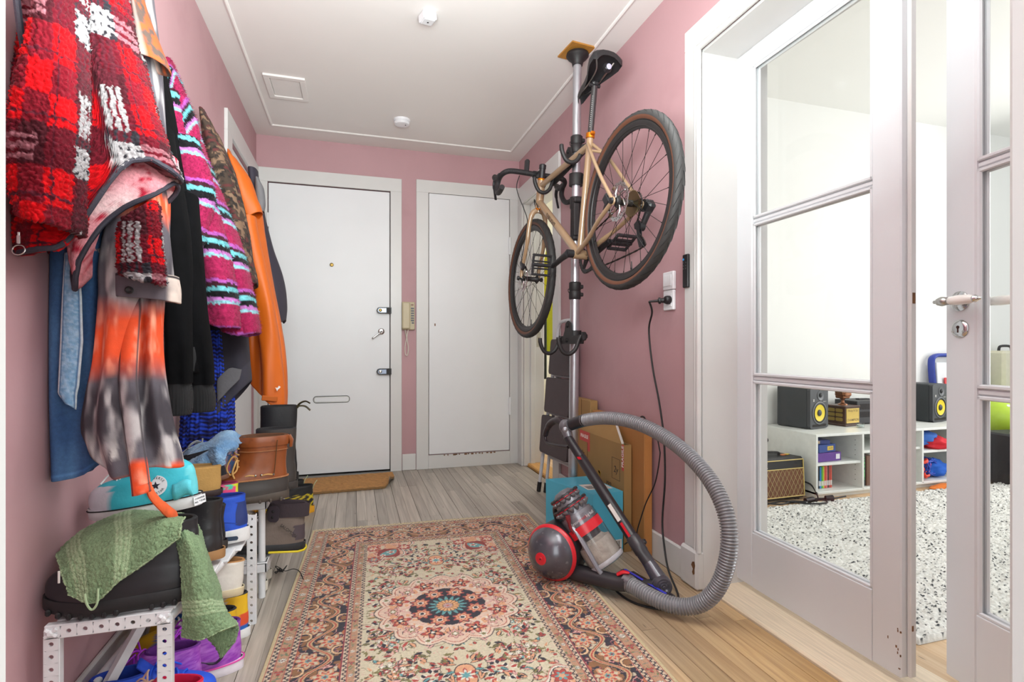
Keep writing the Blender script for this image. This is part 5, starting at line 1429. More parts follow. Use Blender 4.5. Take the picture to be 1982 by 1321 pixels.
MB().lathe([(R * 0.94, R * 0.24), (R * 0.98, R * 0.1), (R * 0.98, -R * 0.6), (R * 0.8, -R * 0.9), (R * 0.3, -R * 1.02), (0, -R * 1.02)], bc_, bax, 48, cap=False).build('ball_core', m_vacd, vc, True)
hubp = bc_ + bax * R * 1.03
hb = MB().lathe([(0.024, -0.006), (0.024, 0.001), (0.020, 0.003), (0.008, 0.002), (0.007, 0.004), (0.003, 0.004)], hubp, bax, 28).build('red_hub', m_vred, vc, True)
MB().lathe([(0.003, 0.004), (0.003, 0.0046)], hubp, bax, 10).build('hub_screw', m_dark, hb, True)
# dust bin: axis from the cyclone head down to the front
bt, bb_ = Vector((0.872, 1.985, 0.262)), Vector((0.966, 1.896, 0.092))
ba = (bb_ - bt).normalized(); BL = (bb_ - bt).length; RB = 0.076
MB().lathe([(RB * 0.99, 0.0), (RB, 0.01), (RB, BL * 0.93), (RB * 0.95, BL), (RB * 0.2, BL + 0.006), (0, BL + 0.006)], bt, ba, 40, cap=False).build('clear_bin', m_bin, vc, True)
MB().lathe([(RB * 0.90, -0.012), (RB * 0.92, 0.0), (RB * 0.92, 0.036), (RB * 0.90, 0.036)], bt, ba, 36).build('bin_collar', mat('vacuum_mid', '#7f7c82', 0.3, 0.4), vc, True)
MB().lathe([(RB * 1.002, 0.036), (RB * 1.004, 0.04), (RB * 1.004, 0.070), (RB * 1.002, 0.074)], bt, ba, 40, cap=False).build('red_band', m_vred, vc, True)
MB().lathe([(RB * 0.62, 0.03), (RB * 0.62, 0.10), (RB * 0.5, 0.115), (RB * 0.3, 0.125)], bt, ba, 28).build('inner_cyclone', mat('shroud', '#5f5c61', 0.4, 0.5, bump=(400, 0.5)), vc, True)
prof = [(RB * 0.05, 0.108)] + [(RB * q, 0.108 + 0.012 * math.sin(9 * q)) for q in (0.3, 0.55, 0.75, 0.93)] + [(RB * 0.95, 0.13), (RB * 0.95, BL * 0.93), (RB * 0.9, BL * 0.98), (0, BL * 0.98)]
MB().lathe(prof, bt, ba, 36, cap=False).build('dust', m_dust, vc, True)
MB().lathe([(RB * 1.01, BL * 0.90), (RB * 1.035, BL * 0.92), (RB * 1.03, BL * 0.97), (RB * 1.0, BL * 0.985)], bt, ba, 40, cap=False).build('bin_rim', mat('smoky_plastic', '#a3a1a6', 0.2), vc, True)
# cyclone head: two tiers of cones around the axis
ch0 = bt - ba * 0.012
MB().lathe([(RB * 0.80, 0.0), (RB * 0.78, 0.03), (RB * 0.72, 0.06), (RB * 0.62, 0.085), (RB * 0.40, 0.10), (0, 0.104)], ch0, -ba, 36, cap=False).build('cyclone_cap', mat('vacuum_grey', '#77757b', 0.3, 0.4), vc, True)
an = ba.orthogonal().normalized(); bn = ba.cross(an)
for tier, (rr, hh, n_) in enumerate(((0.064, 0.022, 16), (0.052, 0.064, 14))):
    for k in range(n_):
        t = 2 * PI * (k + 0.5 * tier) / n_
        d = an * math.cos(t) + bn * math.sin(t)
        c0 = ch0 - ba * hh + d * rr
        ax_ = (-ba * 0.75 + d * 0.55).normalized()
        cn = MB().lathe([(0.006, -0.018), (0.0115, 0.0), (0.0125, 0.006), (0.0115, 0.010), (0.006, 0.011)], c0, ax_, 12).build('cyclone_cone', m_vacs, vc, True)
    ringp = [ch0 - ba * (hh + 0.011) + (an * math.cos(2 * PI * k / 48) + bn * math.sin(2 * PI * k / 48)) * (rr + 0.008) for k in range(48)]
    MB().tube(ringp, 0.0022, 6, closed=True).build('red_seal', m_vred, vc, True)
    ringp = [ch0 - ba * (hh + 0.016) + (an * math.cos(2 * PI * k / 48) + bn * math.sin(2 * PI * k / 48)) * (rr + 0.006) for k in range(48)]
    MB().tube(ringp, [0.0055 + 0.003 * (k % 3 == 0) for k in range(48)], 6, closed=True).build('cone_cover', m_vacd, vc, True)
# cradle and chassis
MB().tube(bez([bc_ - bax * 0.03 + Vector((0.02, -0.01, 0.1)), bt + Vector((-0.035, -0.055, -0.03)), bb_ + Vector((-0.062, -0.045, 0.0)), bb_ + Vector((-0.02, -0.05, -0.055))], 6), [0.016] * 6 + [0.013] * 13, 10, sx=0.6).build('cradle_arm', mat('vacuum_pale', '#8f8d95', 0.25, 0.5), vc, True)
MB().tube(bez([bt + Vector((-0.062, -0.052, 0.02)), bt + Vector((-0.05, -0.055, -0.03)), bt + Vector((-0.02, -0.062, -0.07))], 5), [0.010] * 3 + [0.006] * 8, 8).build('release_catch', mat('dark_red', '#7a2028', 0.35), vc, True)
MB().tube(bez([bc_ + Vector((0.02, 0.0, -0.075)), Vector((0.89, 1.89, 0.052)), Vector((0.96, 1.80, 0.056)), Vector((0.985, 1.775, 0.064))], 6), [0.036] * 6 + [0.034] * 6 + [0.033] * 7, 16, sx=0.9).build('chassis_neck', m_vacd, vc, True)
MB().box(bb_ + Vector((-0.025, -0.03, -0.052)), (0.05, 0.06, 0.016), (0.3, 0.2, 0.7), 0.006).build('clear_foot', mat('smoky_plastic', '#a3a1a6', 0.2), vc, True)
MB().tube(bez([Vector((0.958, 1.80, 0.088)), Vector((0.975, 1.785, 0.10)), Vector((0.992, 1.77, 0.100))], 4), [0.013, 0.013, 0.014, 0.013, 0.012, 0.011, 0.009, 0.008, 0.005], 10, sx=0.5).build('red_button', m_vred, vc, True)
MB().tube(bez([bc_ + Vector((0.05, 0.07, 0.06)), bc_ + Vector((0.03, 0.08, 0.13)), bt + Vector((-0.06, 0.05, 0.05)), bt + Vector((-0.05, 0.02, 0.09))], 5), 0.013, 10).build('carry_handle', m_vacd, vc, True)
# lettering on the collar
lp = bt + ba * 0.018
dcol = Vector((-0.25, -0.95, 0.25)); dcol = (dcol - ba * dcol.dot(ba)).normalized()
xdir = (-ba).cross(dcol)
for txt, off, m_ in (('dyson', -0.45, mat('print_silver', '#d6d4d6', 0.4)), ('cinetic', 0.12, m_vred), ('big ball', 0.62, mat('print_silver', '#d6d4d6', 0.4))):
    dd = Matrix.Rotation(-off, 3, ba) @ dcol
    text_obj('bin_lettering', txt, 0.017, m_, vc, frame(lp + dd * (RB * 0.925), (-ba).cross(dd), -ba), True, 0.0006)
# hose: ribbed tube from the neck over the floor, up past the door casing and back to the wand handle
hp = [Vector((0.985, 1.775, 0.064)), Vector((1.008, 1.715, 0.056)), Vector((1.036, 1.655, 0.046)), Vector((1.075, 1.603, 0.042)), Vector((1.118, 1.562, 0.052)), Vector((1.152, 1.522, 0.088)), Vector((1.178, 1.487, 0.16)), onX(1412, 1075, 1.195), onX(1414, 1010, 1.205), onX(1384, 935, 1.21), onX(1330, 875, 1.20), onX(1270, 833, 1.17), onX(1212, 811, 1.11), onX(1160, 808, 1.045), onX(1128, 815, 1.01)]
path = bez(hp, 8)
for _k in range(45):
    path = [path[0], path[1]] + [(path[i - 1] + path[i] * 2 + path[i + 1]) / 4 for i in range(2, len(path) - 2)] + path[-2:]
L = [0]
for i in range(1, len(path)): L.append(L[-1] + (path[i] - path[i - 1]).length)
n = 1200
pts = []; j = 0
for k in range(n):
    q = L[-1] * k / (n - 1)
    while j < len(L) - 2 and L[j + 1] < q: j += 1
    f = (q - L[j]) / max(L[j + 1] - L[j], 1e-9)
    pts.append(path[j].lerp(path[j + 1], f))
rr = [0.0262 + 0.0030 * (1, 0.9, 0.2, -0.8, -1, -0.8, 0.2, 0.9)[k % 8] for k in range(n)]
m_hose = mat('hose_grey', '#8a898d', 0.33, 0.35)
MB().tube(pts, rr, 18).build('ribbed_hose', m_hose, vc, True, angle=180)
e0, e1 = pts[-1], (pts[-1] - pts[-4]).normalized()
MB().tube([pts[0] - (pts[3] - pts[0]).normalized() * 0.01, pts[0] + (pts[3] - pts[0]).normalized() * 0.02], 0.0315, 20).build('hose_collar', m_vacs, vc, True)
MB().tube([e0 - e1 * 0.02, e0, onX(1112, 820, 0.985), onX(1102, 824, 0.975)], [0.029, 0.029, 0.028, 0.028], 18).build('hose_cuff', m_vacd, vc, True)
# wand and handle
wt_, wb_ = onX(1096, 842, 0.955), onX(1262, 1100, 1.105)
wd_ = (wb_ - wt_).normalized(); WL = (wb_ - wt_).length
MB().tube([wt_, wt_ + wd_ * WL * 0.2], [0.0205, 0.021], 18).tube([wt_ + wd_ * WL * 0.2, wt_ + wd_ * WL * 0.205, wt_ + wd_ * WL * 0.83], [0.0215, 0.0235, 0.024], 18).build('wand', m_vacd, vc, True)
MB().tube([wt_ + wd_ * WL * 0.80, wt_ + wd_ * WL * 0.805, wt_ + wd_ * WL * 0.90, wt_ + wd_ * WL * 0.905, wt_ + wd_ * WL * 1.0], [0.0255, 0.0275, 0.0275, 0.025, 0.0245], 18).build('wand_collar', mat('vacuum_dark2', '#3b383c', 0.35), vc, True)
sidev = Vector((-0.45, -0.75, -0.1)); sidev = (sidev - wd_ * sidev.dot(wd_)).normalized()
wl = MB().box(wt_ + wd_ * WL * 0.60 + sidev * 0.0238, (0.001, 0.001, 0.001)) if False else MB()
Mw = frame(wt_ + wd_ * WL * 0.635 + sidev * 0.0236, wd_, wd_.cross(sidev) * -1)
wl.prism([(-0.04, -0.008), (0.04, -0.008), (0.04, 0.008), (-0.04, 0.008)], 0, 0.001, Mw); wl.build('wand_label', m_paper, vc, True, smooth=False)
MB().prism([(0.05, -0.005), (0.16, -0.004), (0.16, 0.005), (0.05, 0.006)], -0.002, 0.0022, Mw).build('red_latch', m_vred, vc, True, smooth=False)
MB().prism([(-0.30, -0.006), (-0.285, -0.006), (-0.275, 0.007), (-0.29, 0.007)], -0.002, 0.003, Mw).build('red_mark', m_vred, vc, True, smooth=False)
MB().box(wt_ + wd_ * WL * 0.86 - sidev * 0.026 + Vector((0.012, 0, 0.012)), (0.018, 0.022, 0.03), (0.4, 0.3, 0), 0.004).build('latch', m_vacd, vc, True)
# handle: elbow plus a closed D grip
el = onX(1094, 826, 0.958)
MB().ball(el, (0.030, 0.030, 0.034), 18, 12).tube([el, onX(1104, 823, 0.972)], [0.024, 0.028], 16).tube([el, wt_ + wd_ * 0.02], [0.026, 0.022], 16).build('handle_elbow', mat('vacuum_grey', '#77757b', 0.3, 0.4), vc, True)
gr = bez([onX(1090, 822, 0.955), onX(1078, 814, 0.945), onX(1064, 822, 0.935), onX(1056, 840, 0.93), onX(1058, 856, 0.93), onX(1075, 862, 0.938), onX(1100, 866, 0.957)], 6)
MB().tube(gr, [0.018] * 6 + [0.017] * 8 + [0.014] * 6 + [0.0085] * 17, 12).build('grip', mat('grip_plum', '#2f262b', 0.3), vc, True)
bp_ = onX(1094, 832, 0.93)
MB().lathe([(0.012, 0), (0.012, 0.004), (0.007, 0.006)], bp_, (-0.3, -0.95, 0.1), 18).build('swivel_bolt', m_vacs, vc, True)
# floor head
jn = onZ(1281, 1133, 0.052)
MB().tube([wb_ - wd_ * 0.02, wb_, jn + Vector((0, 0.01, 0.01))], [0.025, 0.027, 0.030], 16).build('head_neck', m_vac, vc, True)
jx = Vector((-0.25, -0.95, 0.1)).normalized()
MB().lathe([(0.0, 0.036), (0.006, 0.036), (0.008, 0.033), (0.014, 0.036), (0.016, 0.031), (0.022, 0.033), (0.024, 0.027), (0.030, 0.028), (0.034, 0.02), (0.038, 0.0), (0.036, -0.02), (0.02, -0.03), (0, -0.03)], jn, jx, 32, cap=False).build('swivel_joint', m_vac, vc, True)
ha, hb_ = onZ(1206, 1112, 0.03), onZ(1292, 1166, 0.028)
hx = (hb_ - ha); hx.z = 0; HL = hx.length; hx.normalize(); hy = Vector((0, 0, 1)).cross(hx)
hc = (ha + hb_) / 2; hc.z = 0.0
Mh = frame(hc, hx, hy)
hd_ = MB(); 
hd_.tube([Mh @ Vector((-HL / 2, 0, 0.027)), Mh @ Vector((HL / 2, 0, 0.027))], 0.026, 14, sx=0.95)
hd_.box(Mh @ Vector((0, 0.02, 0.024)), (HL * 0.96, 0.06, 0.03), Mh.to_3x3(), 0.006)
hd_.build('floor_head', m_vacd, vc, True)
MB().prism([(-HL / 2 + 0.01, -0.004), (HL / 2 - 0.01, -0.004), (HL / 2 - 0.01, 0.006), (-HL / 2 + 0.01, 0.006)], 0.0525, 0.0545, Mh).build('violet_stripe', mat('violet_plastic', '#3b3fc0', 0.3), vc, True, smooth=False)
MB().box(Mh @ Vector((-HL * 0.36, -0.018, 0.04)), (0.05, 0.02, 0.012), Mh.to_3x3() @ Euler((0.5, 0, 0.2)).to_matrix(), 0.003).build('red_slider', m_vred, vc, True)
MB().tube([Mh @ Vector((-HL / 2 + 0.02, -0.026, 0.024)), Mh @ Vector((-0.02, -0.026, 0.024))], 0.012, 10).build('brush_roll', mat('violet_brush', '#33308f', 0.7), vc, True)
MB().tube([hc + Vector((0, 0, 0.035)), jn], [0.022, 0.024], 14).build('head_pivot', m_vacd, vc, True)

# mains cable of the vacuum, from the socket to the floor and back
pc = onX(1294, 581, XR - 0.02)
cd = thing('power_cable', 'black power cable plugged into the wall socket and trailing to the floor', 'cable', (XR - 0.03, pc.y, 0.6))
MB().lathe([(0.0185, 0.0), (0.0185, 0.012), (0.016, 0.02), (0.011, 0.024)], (XR - 0.016, pc.y, pc.z), (-1, 0, 0), 20).lathe([(0.011, 0.022), (0.010, 0.034), (0.014, 0.036), (0.014, 0.044), (0.006, 0.048), (0.004, 0.085)], (XR - 0.016, pc.y, pc.z), (-0.85, 0.5, -0.06), 16).build('plug', m_blackpl, cd, True)
q = Vector((XR - 0.016, pc.y, pc.z)) + Vector((-0.85, 0.5, -0.06)).normalized() * 0.083
w2 = XR - 0.045
cp = [q, onX(1262, 605, w2 - 0.02), onX(1256, 640, w2), onX(1263, 710, w2), onX(1276, 780, w2 + 0.005), onX(1285, 850, w2 + 0.005), onX(1287, 930, w2), onX(1282, 1010, w2), onX(1286, 1060, w2 - 0.02), onX(1294, 1105, w2 - 0.045), onZ(1312, 1150, 0.006), onZ(1308, 1165, 0.005), onZ(1290, 1180, 0.005), onZ(1240, 1172, 0.005), onZ(1205, 1155, 0.006), onZ(1180, 1130, 0.03)]
MB().tube(bez(cp, 8), 0.0042, 8).build('cord', m_black, cd, True)
c2 = thing('thin_cord', 'thin black cord hanging beside the flat tan carton', 'cable', (XR - 0.02, 2.15, 0.2))
MB().tube(bez([onX(1268, 830, 1.288), onX(1276, 868, 1.235), onX(1277, 885, 1.23), onX(1268, 935, 1.225), onX(1250, 975, 1.222), onX(1236, 1018, 1.22), onX(1228, 1045, 1.205), onX(1212, 1052, 1.196), onZ(1204, 1060, 0.004), onZ(1190, 1066, 0.004)], 8), 0.0028, 8).build('cord', m_black, c2, True)
# ------------------------------------------------------------------ coats on the left wall
def loft(rows, Yc, b, nlev, nseg, hem=None, top=None, folds=(), xmin=XL + 0.004, power=2.3, lip=0.006, yshift=0.0):
    """closed cloth tube. rows: (v, uL, uR) outline as it stands at depth Yc; b: half thickness along the wall;
    hem / top: lists of (c, v) along the lateral coordinate c in [-1,1]; folds: (count, amplitude, phase, twist)"""
    rows = sorted(rows); V = np.array([r[0] for r in rows], float)
    v0, v1 = V[0], V[-1]
    th = np.arange(nseg) * 2 * PI / nseg
    c = np.cos(th); s = np.sin(th)
    ve = np.full(nseg, v1) if hem is None else np.interp(c, [h[0] for h in hem], [h[1] for h in hem])
    vs = np.full(nseg, v0) if top is None else np.interp(c, [h[0] for h in top], [h[1] for h in top])
    k = np.linspace(0, 1, nlev)[:, None]
    VV = vs[None] + (ve - vs)[None] * k
    def ip(col):
        y = np.array([r[col] for r in rows], float)
        t = np.interp(VV, V, np.arange(len(V)))
        i = np.clip(t.astype(int), 0, len(V) - 2); f = t - i
        a_ = y[np.maximum(i - 1, 0)]; b_ = y[i]; c_ = y[i + 1]; d_ = y[np.minimum(i + 2, len(V) - 1)]
        return 0.5 * (2 * b_ + (c_ - a_) * f + (2 * a_ - 5 * b_ + 4 * c_ - d_) * f * f + (3 * b_ - a_ - 3 * c_ + d_) * f ** 3)
    uL, uR = ip(1), ip(2)
    um = (uL + uR) / 2; a0 = (um - CX) / FPX
    dx, dy, dz = CA * a0 + SA, CA - SA * a0, (HY - VV) / FPX
    Yk = Yc + yshift * (VV - v0) / max(v1 - v0, 1)
    t = Yk / dy
    X0, Z0 = dx * t, CAM_H + dz * t
    w = np.maximum((uR - uL) / 2, 2) / FPX * t / np.sqrt(1 + a0 ** 2)
    n = np.hypot(dx, dy); px, py = dy / n, -dx / n
    bb = np.minimum(b, 0.75 * w / np.maximum(np.abs(py), 0.05))
    A = np.sqrt(np.maximum(w ** 2 - (bb * py) ** 2, (0.4 * w) ** 2)) / px
    e = 2.0 / power
    cs = np.sign(c) * np.abs(c) ** e; ss = np.sign(s) * np.abs(s) ** e
    fo = np.ones_like(VV)
    grow = np.clip((VV - v0) / max(v1 - v0, 1) * 1.6, 0.15, 1)
    for cnt, amp, ph, tw in folds:
        fo = fo + amp * grow * np.sin(cnt * th[None] + ph + tw * Z0)
    P = np.stack([X0 + A * cs[None] * (1 + 0.35 * (fo - 1)), Yk + bb * ss[None] * (1 + 1.6 * (fo - 1)), Z0], -1)
    if lip:
        ctr = P[-1].mean(0)
        l1 = P[-1] + (ctr - P[-1]) * 0.03; l1[:, 2] = P[-1, :, 2] - 0.001
        l2 = P[-1] + (ctr - P[-1]) * 0.16; l2[:, 2] = P[-1, :, 2] + 0.006
        l3 = P[-1] + (ctr - P[-1]) * 0.40; l3[:, 2] = P[-1, :, 2] + 0.03
        P = np.concatenate([P, l1[None], l2[None], l3[None]]); VV = np.concatenate([VV, VV[-1:], VV[-1:], VV[-1:]])
    P[..., 0] = np.maximum(P[..., 0], xmin)
    arc = th[None] * np.concatenate([A, A[-1:], A[-1:], A[-1:]] if lip else [A]) * 0.5 + 0 * VV
    return P, VV, np.broadcast_to(c, VV.shape), np.broadcast_to(th, VV.shape)

def normals(P, cv=True):
    du = np.gradient(P, axis=0)
    dv = (np.roll(P, -1, 1) - np.roll(P, 1, 1)) if cv else np.gradient(P, axis=1)
    n = np.cross(du, dv); l = np.linalg.norm(n, axis=-1, keepdims=True)
    return n / np.maximum(l, 1e-9)

def outward(P, cv=True):
    n = normals(P, cv)
    ctr = P.mean(axis=1, keepdims=True)
    sg = np.sign(np.sum(n * (P - ctr)))
    return n * (sg if sg != 0 else 1)

def fuzz(name, P, N, Cc, count, length, m, parent, seed=1, droop=0.3, wid=0.0007):
    """short loose fibres standing off the cloth"""
    r = np.random.RandomState(seed); n, k = P.shape[:2]
    i = r.randint(0, n - 4, count); j = r.randint(0, k - 1, count)
    p = P[i, j]; nn = N[i, j]; cc = Cc[i, j]
    d = nn + r.normal(0, 0.6, (count, 3)); d[:, 2] -= droop
    d /= np.linalg.norm(d, axis=1, keepdims=True)
    side = np.cross(d, r.normal(0, 1, (count, 3))); side /= np.maximum(np.linalg.norm(side, axis=1, keepdims=True), 1e-6)
    L = length * r.uniform(0.5, 1.1, (count, 1))
    V = np.stack([p - side * wid - nn * 0.001, p + side * wid - nn * 0.001, p + d * L], 1).reshape(-1, 3).astype(np.float32)
    me = bpy.data.meshes.new(name)
    me.vertices.add(len(V)); me.vertices.foreach_set('co', V.ravel())
    me.loops.add(len(V)); me.loops.foreach_set('vertex_index', np.arange(len(V), dtype=np.int32))
    me.polygons.add(count); me.polygons.foreach_set('loop_start', np.arange(0, len(V), 3, dtype=np.int32))
    me.update(calc_edges=True)
    at = me.attributes.new('Col', 'FLOAT_COLOR', 'POINT')
    arr = np.ones((len(V), 4), np.float32); arr[:, :3] = np.repeat(cc, 3, 0); at.data.foreach_set('color', arr.ravel())
    me.materials.append(m); o = bpy.data.objects.new(name, me); link(o, parent, True); o['kind'] = 'stuff'
    return o

def mix(c0, c1, t):
    t = np.clip(t, 0, 1)[..., None]
    return c0 * (1 - t) + c1 * t

K = lambda s_: np.array(hexc(s_))
m_sherpa = mat('sherpa_fleece', '#aa1020', 1.0, vcol=True, bump=(320, 0.35), var=(160, 0.18), sheen=0.04, spec=0.15)
m_knit = mat('fluffy_yarn', '#b03060', 1.0, vcol=True, bump=(300, 0.3), var=(150, 0.15), sheen=0.05, spec=0.15)
m_cloth = mat('woven_cotton', '#808080', 0.9, vcol=True, bump=(420, 0.15), var=(40, 0.05))
m_bind = mat('navy_binding', '#2c2935', 0.7, bump=(300, 0.3))

# -- red plaid sherpa jacket
rj = thing('plaid_jacket', 'red and charcoal plaid sherpa fleece jacket hanging nearest on the left wall', 'jacket', (XL + 0.05, 1.36, 1.3))
def plaid(P, th, scale=1.0, off=(0.0, 0.0), rot=0.0, R=0.12):
    s = th * R + off[0]; q = P[..., 2] + off[1]
    a, b_ = s * math.cos(rot) + q * math.sin(rot), -s * math.sin(rot) + q * math.cos(rot)
    jit = (vnoise(P, 150, 4) - 0.5) * 0.012
    pr = 0.27 * scale
    a = (a + jit) / pr; b_ = (b_ + jit * 0.8) / pr
    fa, fb = a % 1.0, b_ % 1.0
    da = fa < 0.30; db = fb < 0.30; ma = (fa > 0.52) & (fa < 0.74); mb_ = (fb > 0.52) & (fb < 0.74)
    C = np.empty(P.shape); C[:] = K('#b3060f')
    C[ma ^ mb_] = K('#6a0d1b'); C[da ^ db] = K('#560d1a'); C[da & db] = K('#262329'); C[(da & mb_) | (db & ma)] = K('#3d1119')
    for f in (fa, fb): C[(np.abs(f - 0.36) < 0.010) | (np.abs(f - 0.80) < 0.009)] = K('#4a1420')
    wl = lambda f: (np.abs(f - 0.055) < 0.022) | (np.abs(f - 0.125) < 0.022) | (np.abs(f - 0.195) < 0.022)
    wv, wh = wl(fa), wl(fb)
    onv = (fb < 0.62) & ~((fb > 0.22) & (fb < 0.30)); onh = (fa < 0.66)
    C[wv & ~onv] = K('#4a1620'); C[wv & onv & ~db] = K('#8b8688')
    C[wh & onh & ~da] = K('#84525a'); C[wh & onh & da] = K('#918c8e'); C[wv & db & (fb < 0.2)] = K('#918c8e')
    return C * (0.88 + 0.2 * vnoise(P, 60, 12))[..., None]
def sherpa(P, th, name, parent, amp=0.0070, size=0.0092, flip=False, **kw):
    N = outward(P)
    f1, f2 = worley(P, 1 / size, 3)
    f3, f4 = worley(P, 1 / (size * 0.55), 9)
    d = np.clip((f2 - f1) * 1.7, 0, 1) ** 0.5 * amp + np.clip((f4 - f3), 0, 1) * amp * 0.35
    C = plaid(P, th, **kw)
    Q = P + N * d[..., None]
    Q[..., 0] = np.maximum(Q[..., 0], XL + 0.003)
    C = C * np.clip(0.82 + 0.4 * np.clip((f2 - f1) * 1.7, 0, 1), 0, 1.05)[..., None]  # shade in the cracks between curls is painted into the colour
    o = MB().fast(name, Q, C, m_sherpa, parent, True, cv=True)
    return o, Q, N, C
# far side panel and back, then front panel, sleeves
P, VV, c, th = loft([(-160, 40, 180), (-60, 55, 245), (0, 62, 262), (100, 62, 282), (200, 50, 306), (300, 44, 335), (340, 40, 350), (420, 34, 300), (510, 40, 250)], 1.40, 0.10, 300, 300,
    hem=[(-1, 452), (-0.9, 484), (-0.6, 506), (-0.2, 504), (0.10, 497), (0.22, 470), (0.27, 425), (0.31, 372), (0.37, 345), (0.5, 326), (0.8, 316), (1, 334)], folds=((3, 0.10, 0.4, 6), (5, 0.06, 1.2, -4)), power=2.6)
o, Q, N, C = sherpa(P, th, 'jacket_body', rj, off=(0.06, 0.02), R=0.15)
fuzz('body_fuzz', Q, N, C, 4000, 0.005, m_sherpa, rj, 2, 0.1)
def edge_tube(P, row, r, m, name, parent, sel=None):
    pts = [Vector(p) for p in P[row]]
    if sel is not None: pts = [p for p, q in zip(pts, sel) if q]
    n_ = len(pts); pts = [pts[i] for i in range(0, n_, 3)]
    return MB().tube(pts, r, 8, closed=sel is None).build(name, m, parent, True)
edge_tube(P, -4, 0.0062, m_bind, 'hem_binding', rj)
# turned-up lining under the hem
P, VV, c, th = loft([(300, 170, 346), (345, 170, 347), (380, 160, 330), (430, 148, 270), (480, 140, 240), (560, 150, 212)], 1.435, 0.07, 90, 140,
    hem=[(-1, 505), (-0.7, 548), (-0.4, 566), (-0.2, 560), (0.05, 505), (0.25, 450), (0.5, 412), (0.8, 385), (1, 350)], folds=((3, 0.12, 2.0, 5), (7, 0.05, 0.3, 0)), power=2.4)
nz = fbm(P, 70, 3, 3); C = mix(K('#c9848c'), K('#e2d3d2'), (fbm(P * np.array([1, 1, 0.7]), 9, 8, 2) - 0.42) * 5)
C = mix(C, K('#a02035'), (nz - 0.55) * 6)
MB().fast('jacket_lining', P + normals(P) * (0.002 * vnoise(P, 200, 3))[..., None], C, m_sherpa, rj, True, cv=True)
edge_tube(P, -4, 0.0058, m_bind, 'hem_binding', rj)
P, VV, c, th = loft([(-170, 85, 175), (-60, 82, 172), (0, 78, 170), (100, 62, 172), (200, 40, 172), (300, 25, 168), (380, 28, 165), (435, 40, 163), (446, 46, 160)], 1.255, 0.075, 240, 190,
    hem=[(-1, 425), (0, 440), (1, 446)], folds=((2, 0.05, 0.5, 9), (3, 0.05, 0.5, -12)), power=2.2)
o, Q, N, C = sherpa(P, th, 'sleeve', rj, off=(0.03, 0.065), R=0.085)
C2 = C.copy()
fuzz('sleeve_fuzz', Q, N, C, 3000, 0.005, m_sherpa, rj, 3, 0.1)
P, VV, c, th = loft([(360, 250, 300), (400, 240, 306), (460, 232, 311), (520, 232, 318), (546, 236, 321)], 1.355, 0.045, 110, 130, hem=[(-1, 532), (0, 545), (1, 550)], top=[(-1, 450), (0, 420), (1, 388)], folds=((2, 0.05, 0.5, 9),), power=2.2)
o, Q, N, C = sherpa(P, th, 'sleeve', rj, off=(0.0, 0.03), R=0.065)
fuzz('sleeve_fuzz', Q, N, C, 1500, 0.005, m_sherpa, rj, 4, 0.1)
# collar edge with the zip at the far left, zip pull with its ring
zp = bez([onY(28, -40, 1.21), onY(40, 60, 1.23), onY(52, 120, 1.26)], 8)
MB().tube(zp, 0.006, 8).build('zip_edge', m_bind, rj, True)
zc = onY(36, 470, 1.24)
MB().box(zc + Vector((0, 0, 0.006)), (0.006, 0.004, 0.016), None, 0.001).tube([zc + Vector((0.0, 0.0, -0.002)), zc + Vector((0, 0, 0.02))], 0.0022, 6).build('zip_slider', m_steel, rj, True)
MB().tube([zc + Vector((0.010 * math.cos(t), 0.003 * math.sin(t), -0.014 + 0.010 * math.sin(t))) for t in np.linspace(0, 2 * PI, 20)[:-1]], 0.0011, 6, closed=True).build('zip_ring', m_steel, rj, True)

# -- denim garment with a wide stitched belt end
dn = thing('denim_dress', 'blue denim garment with a pale stitched belt end hanging behind the plaid jacket', 'dress', (XL + 0.03, 1.47, 0.95))
P, VV, c, th = loft([(420, 96, 205), (520, 98, 200), (600, 97, 198), (700, 98, 198), (800, 100, 198), (925, 104, 196)], 1.465, 0.032, 120, 90, hem=[(-1, 925), (0, 922), (0.5, 915), (1, 900)], folds=((3, 0.16, 0.3, 3), (5, 0.08, 1.5, -2)), power=2.4)
C = mix(K('#2e4f7b'), K('#5079a4'), (fbm(P * np.array([1, 1, 0.35]), 26, 5, 3) - 0.35) * 1.8)
C = mix(C, K('#27466e'), np.clip((P[..., 2] - 1.0) * 2.2, 0, 1) * 0.75)
hz = np.abs(VV - VV[-4][None] + 8) < 1.6
C[hz] = C[hz] * 1.5
MB().fast('denim_body', P, C, mat('denim', '#406890', 0.92, vcol=True, bump=(600, 0.35), var=(140, 0.12)), dn, True, cv=True)
n, m_ = 90, 16; G = np.zeros((n, m_, 3))
for i in range(n):
    t = i / (n - 1)
    v = 490 + 285 * t; ul = np.interp(t, [0, 0.3, 0.95, 1], [130, 124, 116, 128]); ur = np.interp(t, [0, 0.3, 0.6, 0.9, 1], [150, 158, 161, 153, 146])
    for j in range(m_):
        s_ = j / (m_ - 1)
        p = onY(ul + (ur - ul) * s_, v + (18 * s_ if t > 0.97 else 0), 1.415)
        G[i, j] = (p.x, p.y - 0.006 * math.sin(PI * s_), p.z)
S_, T_ = np.meshgrid(np.linspace(0, 1, m_), np.linspace(0, 1, n))
C = np.empty(G.shape); C[:] = K('#6f9cc0'); C = mix(C, K('#a9c6da'), (vnoise(G, 260, 5) - 0.3) * 1.4)
stl = (np.abs((S_ * 7) % 1 - 0.5) > 0.38)
C[stl] = K('#3f6690')
C[(S_ < 0.08) | (S_ > 0.92)] = K('#c5d3da')
o = MB().fast('belt_end', G, C, MATS['denim'], dn, True)
md = o.modifiers.new('thick', 'SOLIDIFY'); md.thickness = 0.005
md.offset = -1

